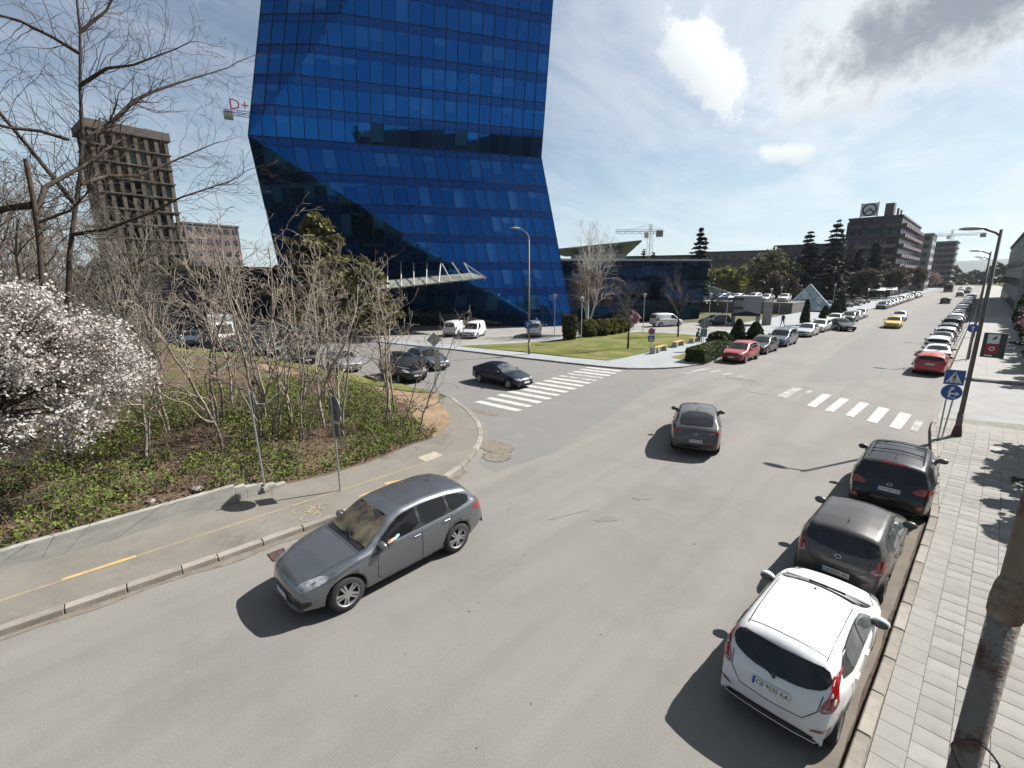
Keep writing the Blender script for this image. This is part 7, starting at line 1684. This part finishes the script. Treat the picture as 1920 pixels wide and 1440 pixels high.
# --- lorry and bus
def boxy(label, cat, name, x, y, heading, z=0.0): return thing(name, label, cat, (x, y, z), R(90 - heading))
lo = boxy('white box lorry on the side street behind the thicket', 'lorry', 'lorry', -55.0, 12.2, 101); lw = P_['white']
def soft_box(name, d, c, m, parent, off): return bevel_box(name, d, m, parent, c, off)
soft_box('cargo_box', (4.2, 2.2, 2.3), (-1.2, 0, 2.05), mat('cargo_grey', (.42, .43, .42), .6, var=.15), lo, .05); soft_box('chassis', (6.2, 1.6, .3), (0, 0, .72), black_pl, lo, .03)
MB().add([(1.05, -1.0, .6), (3.05, -1.0, .6), (3.05, -1.0, 1.25), (2.55, -.96, 1.5), (1.95, -.92, 2.45), (1.05, -.92, 2.6), (1.05, 1.0, .6), (3.05, 1.0, .6), (3.05, 1.0, 1.25), (2.55, .96, 1.5), (1.95, .92, 2.45), (1.05, .92, 2.6)], [(5, 4, 3, 2, 1, 0), (6, 7, 8, 9, 10, 11), (0, 1, 7, 6), (1, 2, 8, 7), (2, 3, 9, 8), (3, 4, 10, 9), (4, 5, 11, 10), (5, 0, 6, 11)]).build('cab', lw, lo)
MB().add([(2.53, -.82, 1.56), (2.53, .82, 1.56), (2.02, .78, 2.38), (2.02, -.78, 2.38)], [(0, 1, 2, 3)]).build('windscreen', glass_car, lo).location = (.03, 0, .02)
for s in (-1, 1): MB().add([(1.2, s * .995, 1.5), (2.3, s * .985, 1.5), (1.9, s * .955, 2.3), (1.2, s * .955, 2.3)], [(0, 1, 2, 3)]).build('side_window', glass_tint, lo).location = (0, s * .02, 0); MB().box((3.06, s * .75, .95), (.03, .32, .2)).build('headlight', clear_lens, lo)
MB().box((3.06, 0, .98), (.03, .9, .18)).build('grille', black_pl, lo)
for ax in (2.1, -2.2):
    for s in (1, -1): o = bpy.data.objects.new('wheel', WH[(.385, 'five')][0]); o.location = (ax, s * .92, .385); o.rotation_euler = (0, 0, 0 if s > 0 else math.pi); link(o, lo); link(bpy.data.objects.new('rim', WH[(.385, 'five')][1]), o)
bu = boxy('dark red bus coming down the far road', 'bus', 'bus', -9.6, 249, 180)
soft_box('body', (11.5, 2.5, 2.6), (0, 0, 1.65), P_['maroon'], bu, .12); MB().box((5.76, 0, 2.0), (.03, 2.2, 1.3)).build('windscreen', glass_car, bu)
for s in (-1, 1):
    for k in range(6): MB().box((-4.6 + k * 1.75, s * 1.255, 2.1), (1.6, .02, .9)).build('side_window', glass_tint, bu)
    for ax in (3.4, -3.2): o = bpy.data.objects.new('wheel', WH[(.385, 'five')][0]); o.location = (ax, s * 1.1, .385); o.rotation_euler = (0, 0, 0 if s > 0 else math.pi); link(o, bu)
    MB().box((5.76, s * .85, .85), (.03, .4, .2)).build('headlight', clear_lens, bu)
# --- people: one continuous skin each
skin_m = mat('skin', (.46, .28, .20), .6); hair_m = mat('hair', (.03, .022, .018), .8)
def skin_mesh(nodes, edges, root=0, sub=1):
    me = bpy.data.meshes.new('body'); me.from_pydata([n[:3] for n in nodes], edges, []); o = bpy.data.objects.new('t', me); COL.objects.link(o)
    md = o.modifiers.new('s', 'SKIN'); md.use_smooth_shade = True
    for v, n in zip(me.skin_vertices[0].data, nodes): v.radius = (n[3], n[4] if len(n) > 4 else n[3])
    me.skin_vertices[0].data[root].use_root = True
    s2 = o.modifiers.new('u', 'SUBSURF'); s2.levels = sub; s2.render_levels = sub
    dg = bpy.context.evaluated_depsgraph_get(); dg.update(); r = bpy.data.meshes.new_from_object(o.evaluated_get(dg)); bpy.data.objects.remove(o); return r
def person(label, x, y, z, rz, pose, top, legs):
    p = thing('person', label, 'person', (x, y, z), rz)
    # x right, y forward
    if pose == 'sit':
        N_ = [(0, 0, .52, .16, .13), (0, .04, .72, .16, .11), (0, .10, .95, .19, .11), (0, .13, 1.05, .07), (0, .17, 1.13, .06), (0, .19, 1.20, .095, .10), (0, .20, 1.30, .085, .09), (.1, .0, .52, .10), (.12, .42, .52, .075), (.12, .46, .28, .055), (.12, .44, .05, .045), (.12, .58, .03, .04), (-.1, .0, .52, .10), (-.12, .42, .52, .075), (-.13, .48, .28, .055), (-.13, .46, .05, .045), (-.13, .60, .03, .04),
              (.21, .12, .98, .06), (.25, .22, .74, .05), (.10, .40, .66, .04), (.03, .46, .66, .035), (-.21, .12, .98, .06), (-.25, .22, .74, .05), (-.10, .40, .66, .04), (-.03, .46, .66, .035)]
    else:
        w = .28 if pose == 'walk' else .05
        N_ = [(0, 0, .95, .15, .11), (0, 0, 1.15, .145, .10), (0, .01, 1.38, .18, .11), (0, .02, 1.48, .07), (0, .03, 1.55, .055), (0, .04, 1.62, .085, .095), (0, .04, 1.71, .08, .09), (.09, 0, .90, .095), (.10, w * .55, .50, .065), (.10, w * .6, .28, .055), (.10, w, .07, .042), (.10, w + .14, .03, .04), (-.09, 0, .90, .095), (-.10, -w * .25, .50, .065), (-.10, -w * .8, .28, .055), (-.10, -w * 1.2, .09, .042), (-.10, -w * 1.2 + .13, .03, .04),
              (.20, .01, 1.40, .06), (.25, -.04 - w * .3, 1.12, .047), (.25, .05, .88, .038), (.25, .09, .80, .035), (-.20, .01, 1.40, .06), (-.25, .04 + w * .3, 1.12, .047), (-.25, .14 + w * .3, .90, .038), (-.25, .18 + w * .3, .82, .035)]
    E_ = [(0, 1), (1, 2), (2, 3), (3, 4), (4, 5), (5, 6), (0, 7), (7, 8), (8, 9), (9, 10), (10, 11), (0, 12), (12, 13), (13, 14), (14, 15), (15, 16), (2, 17), (17, 18), (18, 19), (19, 20), (2, 21), (21, 22), (22, 23), (23, 24)]
    me = skin_mesh(N_, E_); me.materials.clear()
    for m_ in (top, legs, skin_m, black_pl): me.materials.append(m_)
    ht = 1.09 if pose == 'sit' else 1.52; hz = .58 if pose == 'sit' else .95
    for f in me.polygons:
        c = f.center; hand = min((Vector(N_[20][:3]) - c).length, (Vector(N_[24][:3]) - c).length) < .09
        f.material_index = 2 if (c.z > ht or hand) else 3 if c.z < .10 else 1 if (c.z < hz and not (pose == 'sit' and abs(c.x) > .19 and c.z > .6)) else 0
    o = bpy.data.objects.new('body', me); link(o, p)
    hc = Vector(N_[6][:3]); mb = MB(); mb.lathe([(.11, -.05), (.115, 0), (.10, .06), (.05, .105), (0, .115)], 12, (hc.x, hc.y - .02, hc.z)); mb.build('hair', hair_m, p, smooth=True)
    return p
jk = mat('jacket_dark', (.025, .025, .03), .8); jn = mat('jeans', (.05, .07, .11), .85); gy = mat('coat_grey', (.14, .14, .15), .85); bl_ = mat('trousers_black', (.02, .02, .022), .85)
person('man in a dark jacket and jeans sitting on the far bench', -20.1, 46.7, .125, R(-95), 'sit', jk, jn)
person('man in dark clothes walking on the plaza towards the camera', -18.0, 68.1, .115, R(165), 'walk', jk, bl_)
person('person in a grey coat walking far along the plaza', -17.9, 104, .115, R(170), 'walk', gy, bl_)
person('person in black standing at the tower entrance, left one', -56.6, 38.6, .12, R(120), 'stand', jk, bl_)
person('person in dark clothes standing at the tower entrance, right one', -52.2, 42.6, .12, R(200), 'stand', jk, jn)
# driver: forearm and hand resting on the open window of the grey SUV
dr = thing('person', 'driver in a pale green sleeve resting a hand on the open SUV window', 'person', (-9.2, 4.82, 0), R(90 - 179))
N_ = [(-.02, .70, 1.20, .06), (.16, .84, 1.16, .05), (.34, .955, 1.15, .036), (.40, .965, 1.155, .034, .042), (.45, .97, 1.15, .030, .045)]; E_ = [(0, 1), (1, 2), (2, 3), (3, 4)]
for k in range(4):
    b = len(N_); yy = .945 + .019 * k; l = (.9, 1.05, 1.0, .8)[k]
    N_ += [(.485, yy, 1.155, .0105), (.485 + .035 * l, yy + .004, 1.145, .0095), (.485 + .05 * l, yy + .01, 1.118, .0085)]; E_ += [(4, b), (b, b + 1), (b + 1, b + 2)]
b = len(N_); N_ += [(.42, .925, 1.165, .012), (.455, .905, 1.16, .010), (.48, .90, 1.15, .009)]; E_ += [(3, b), (b, b + 1), (b + 1, b + 2)]
me = skin_mesh(N_, E_, 2, 1); me.materials.clear(); me.materials.append(skin_m); me.materials.append(mat('sleeve_green', (.20, .36, .31), .85))
for f in me.polygons: f.material_index = 1 if f.center.x < .33 else 0
link(bpy.data.objects.new('body', me), dr)
end_protos()

# ------------------------------------------------------------------ the air: far things fade to pale blue
hz = bpy.data.materials.new('haze'); hz.use_nodes = True; _n = hz.node_tree.nodes
_n.remove(_n['Principled BSDF']); _pv = _n.new('ShaderNodeVolumePrincipled'); _pv.inputs['Color'].default_value = (.72, .84, 1.0, 1); _pv.inputs['Density'].default_value = .00007; _pv.inputs['Anisotropy'].default_value = .2
hz.node_tree.links.new(_pv.outputs[0], _n['Material Output'].inputs['Volume'])
tag(MB().box((0, 900, 59), (6000, 6000, 120)).build('haze', hz), kind='stuff')
SC.cycles.volume_bounces = 0
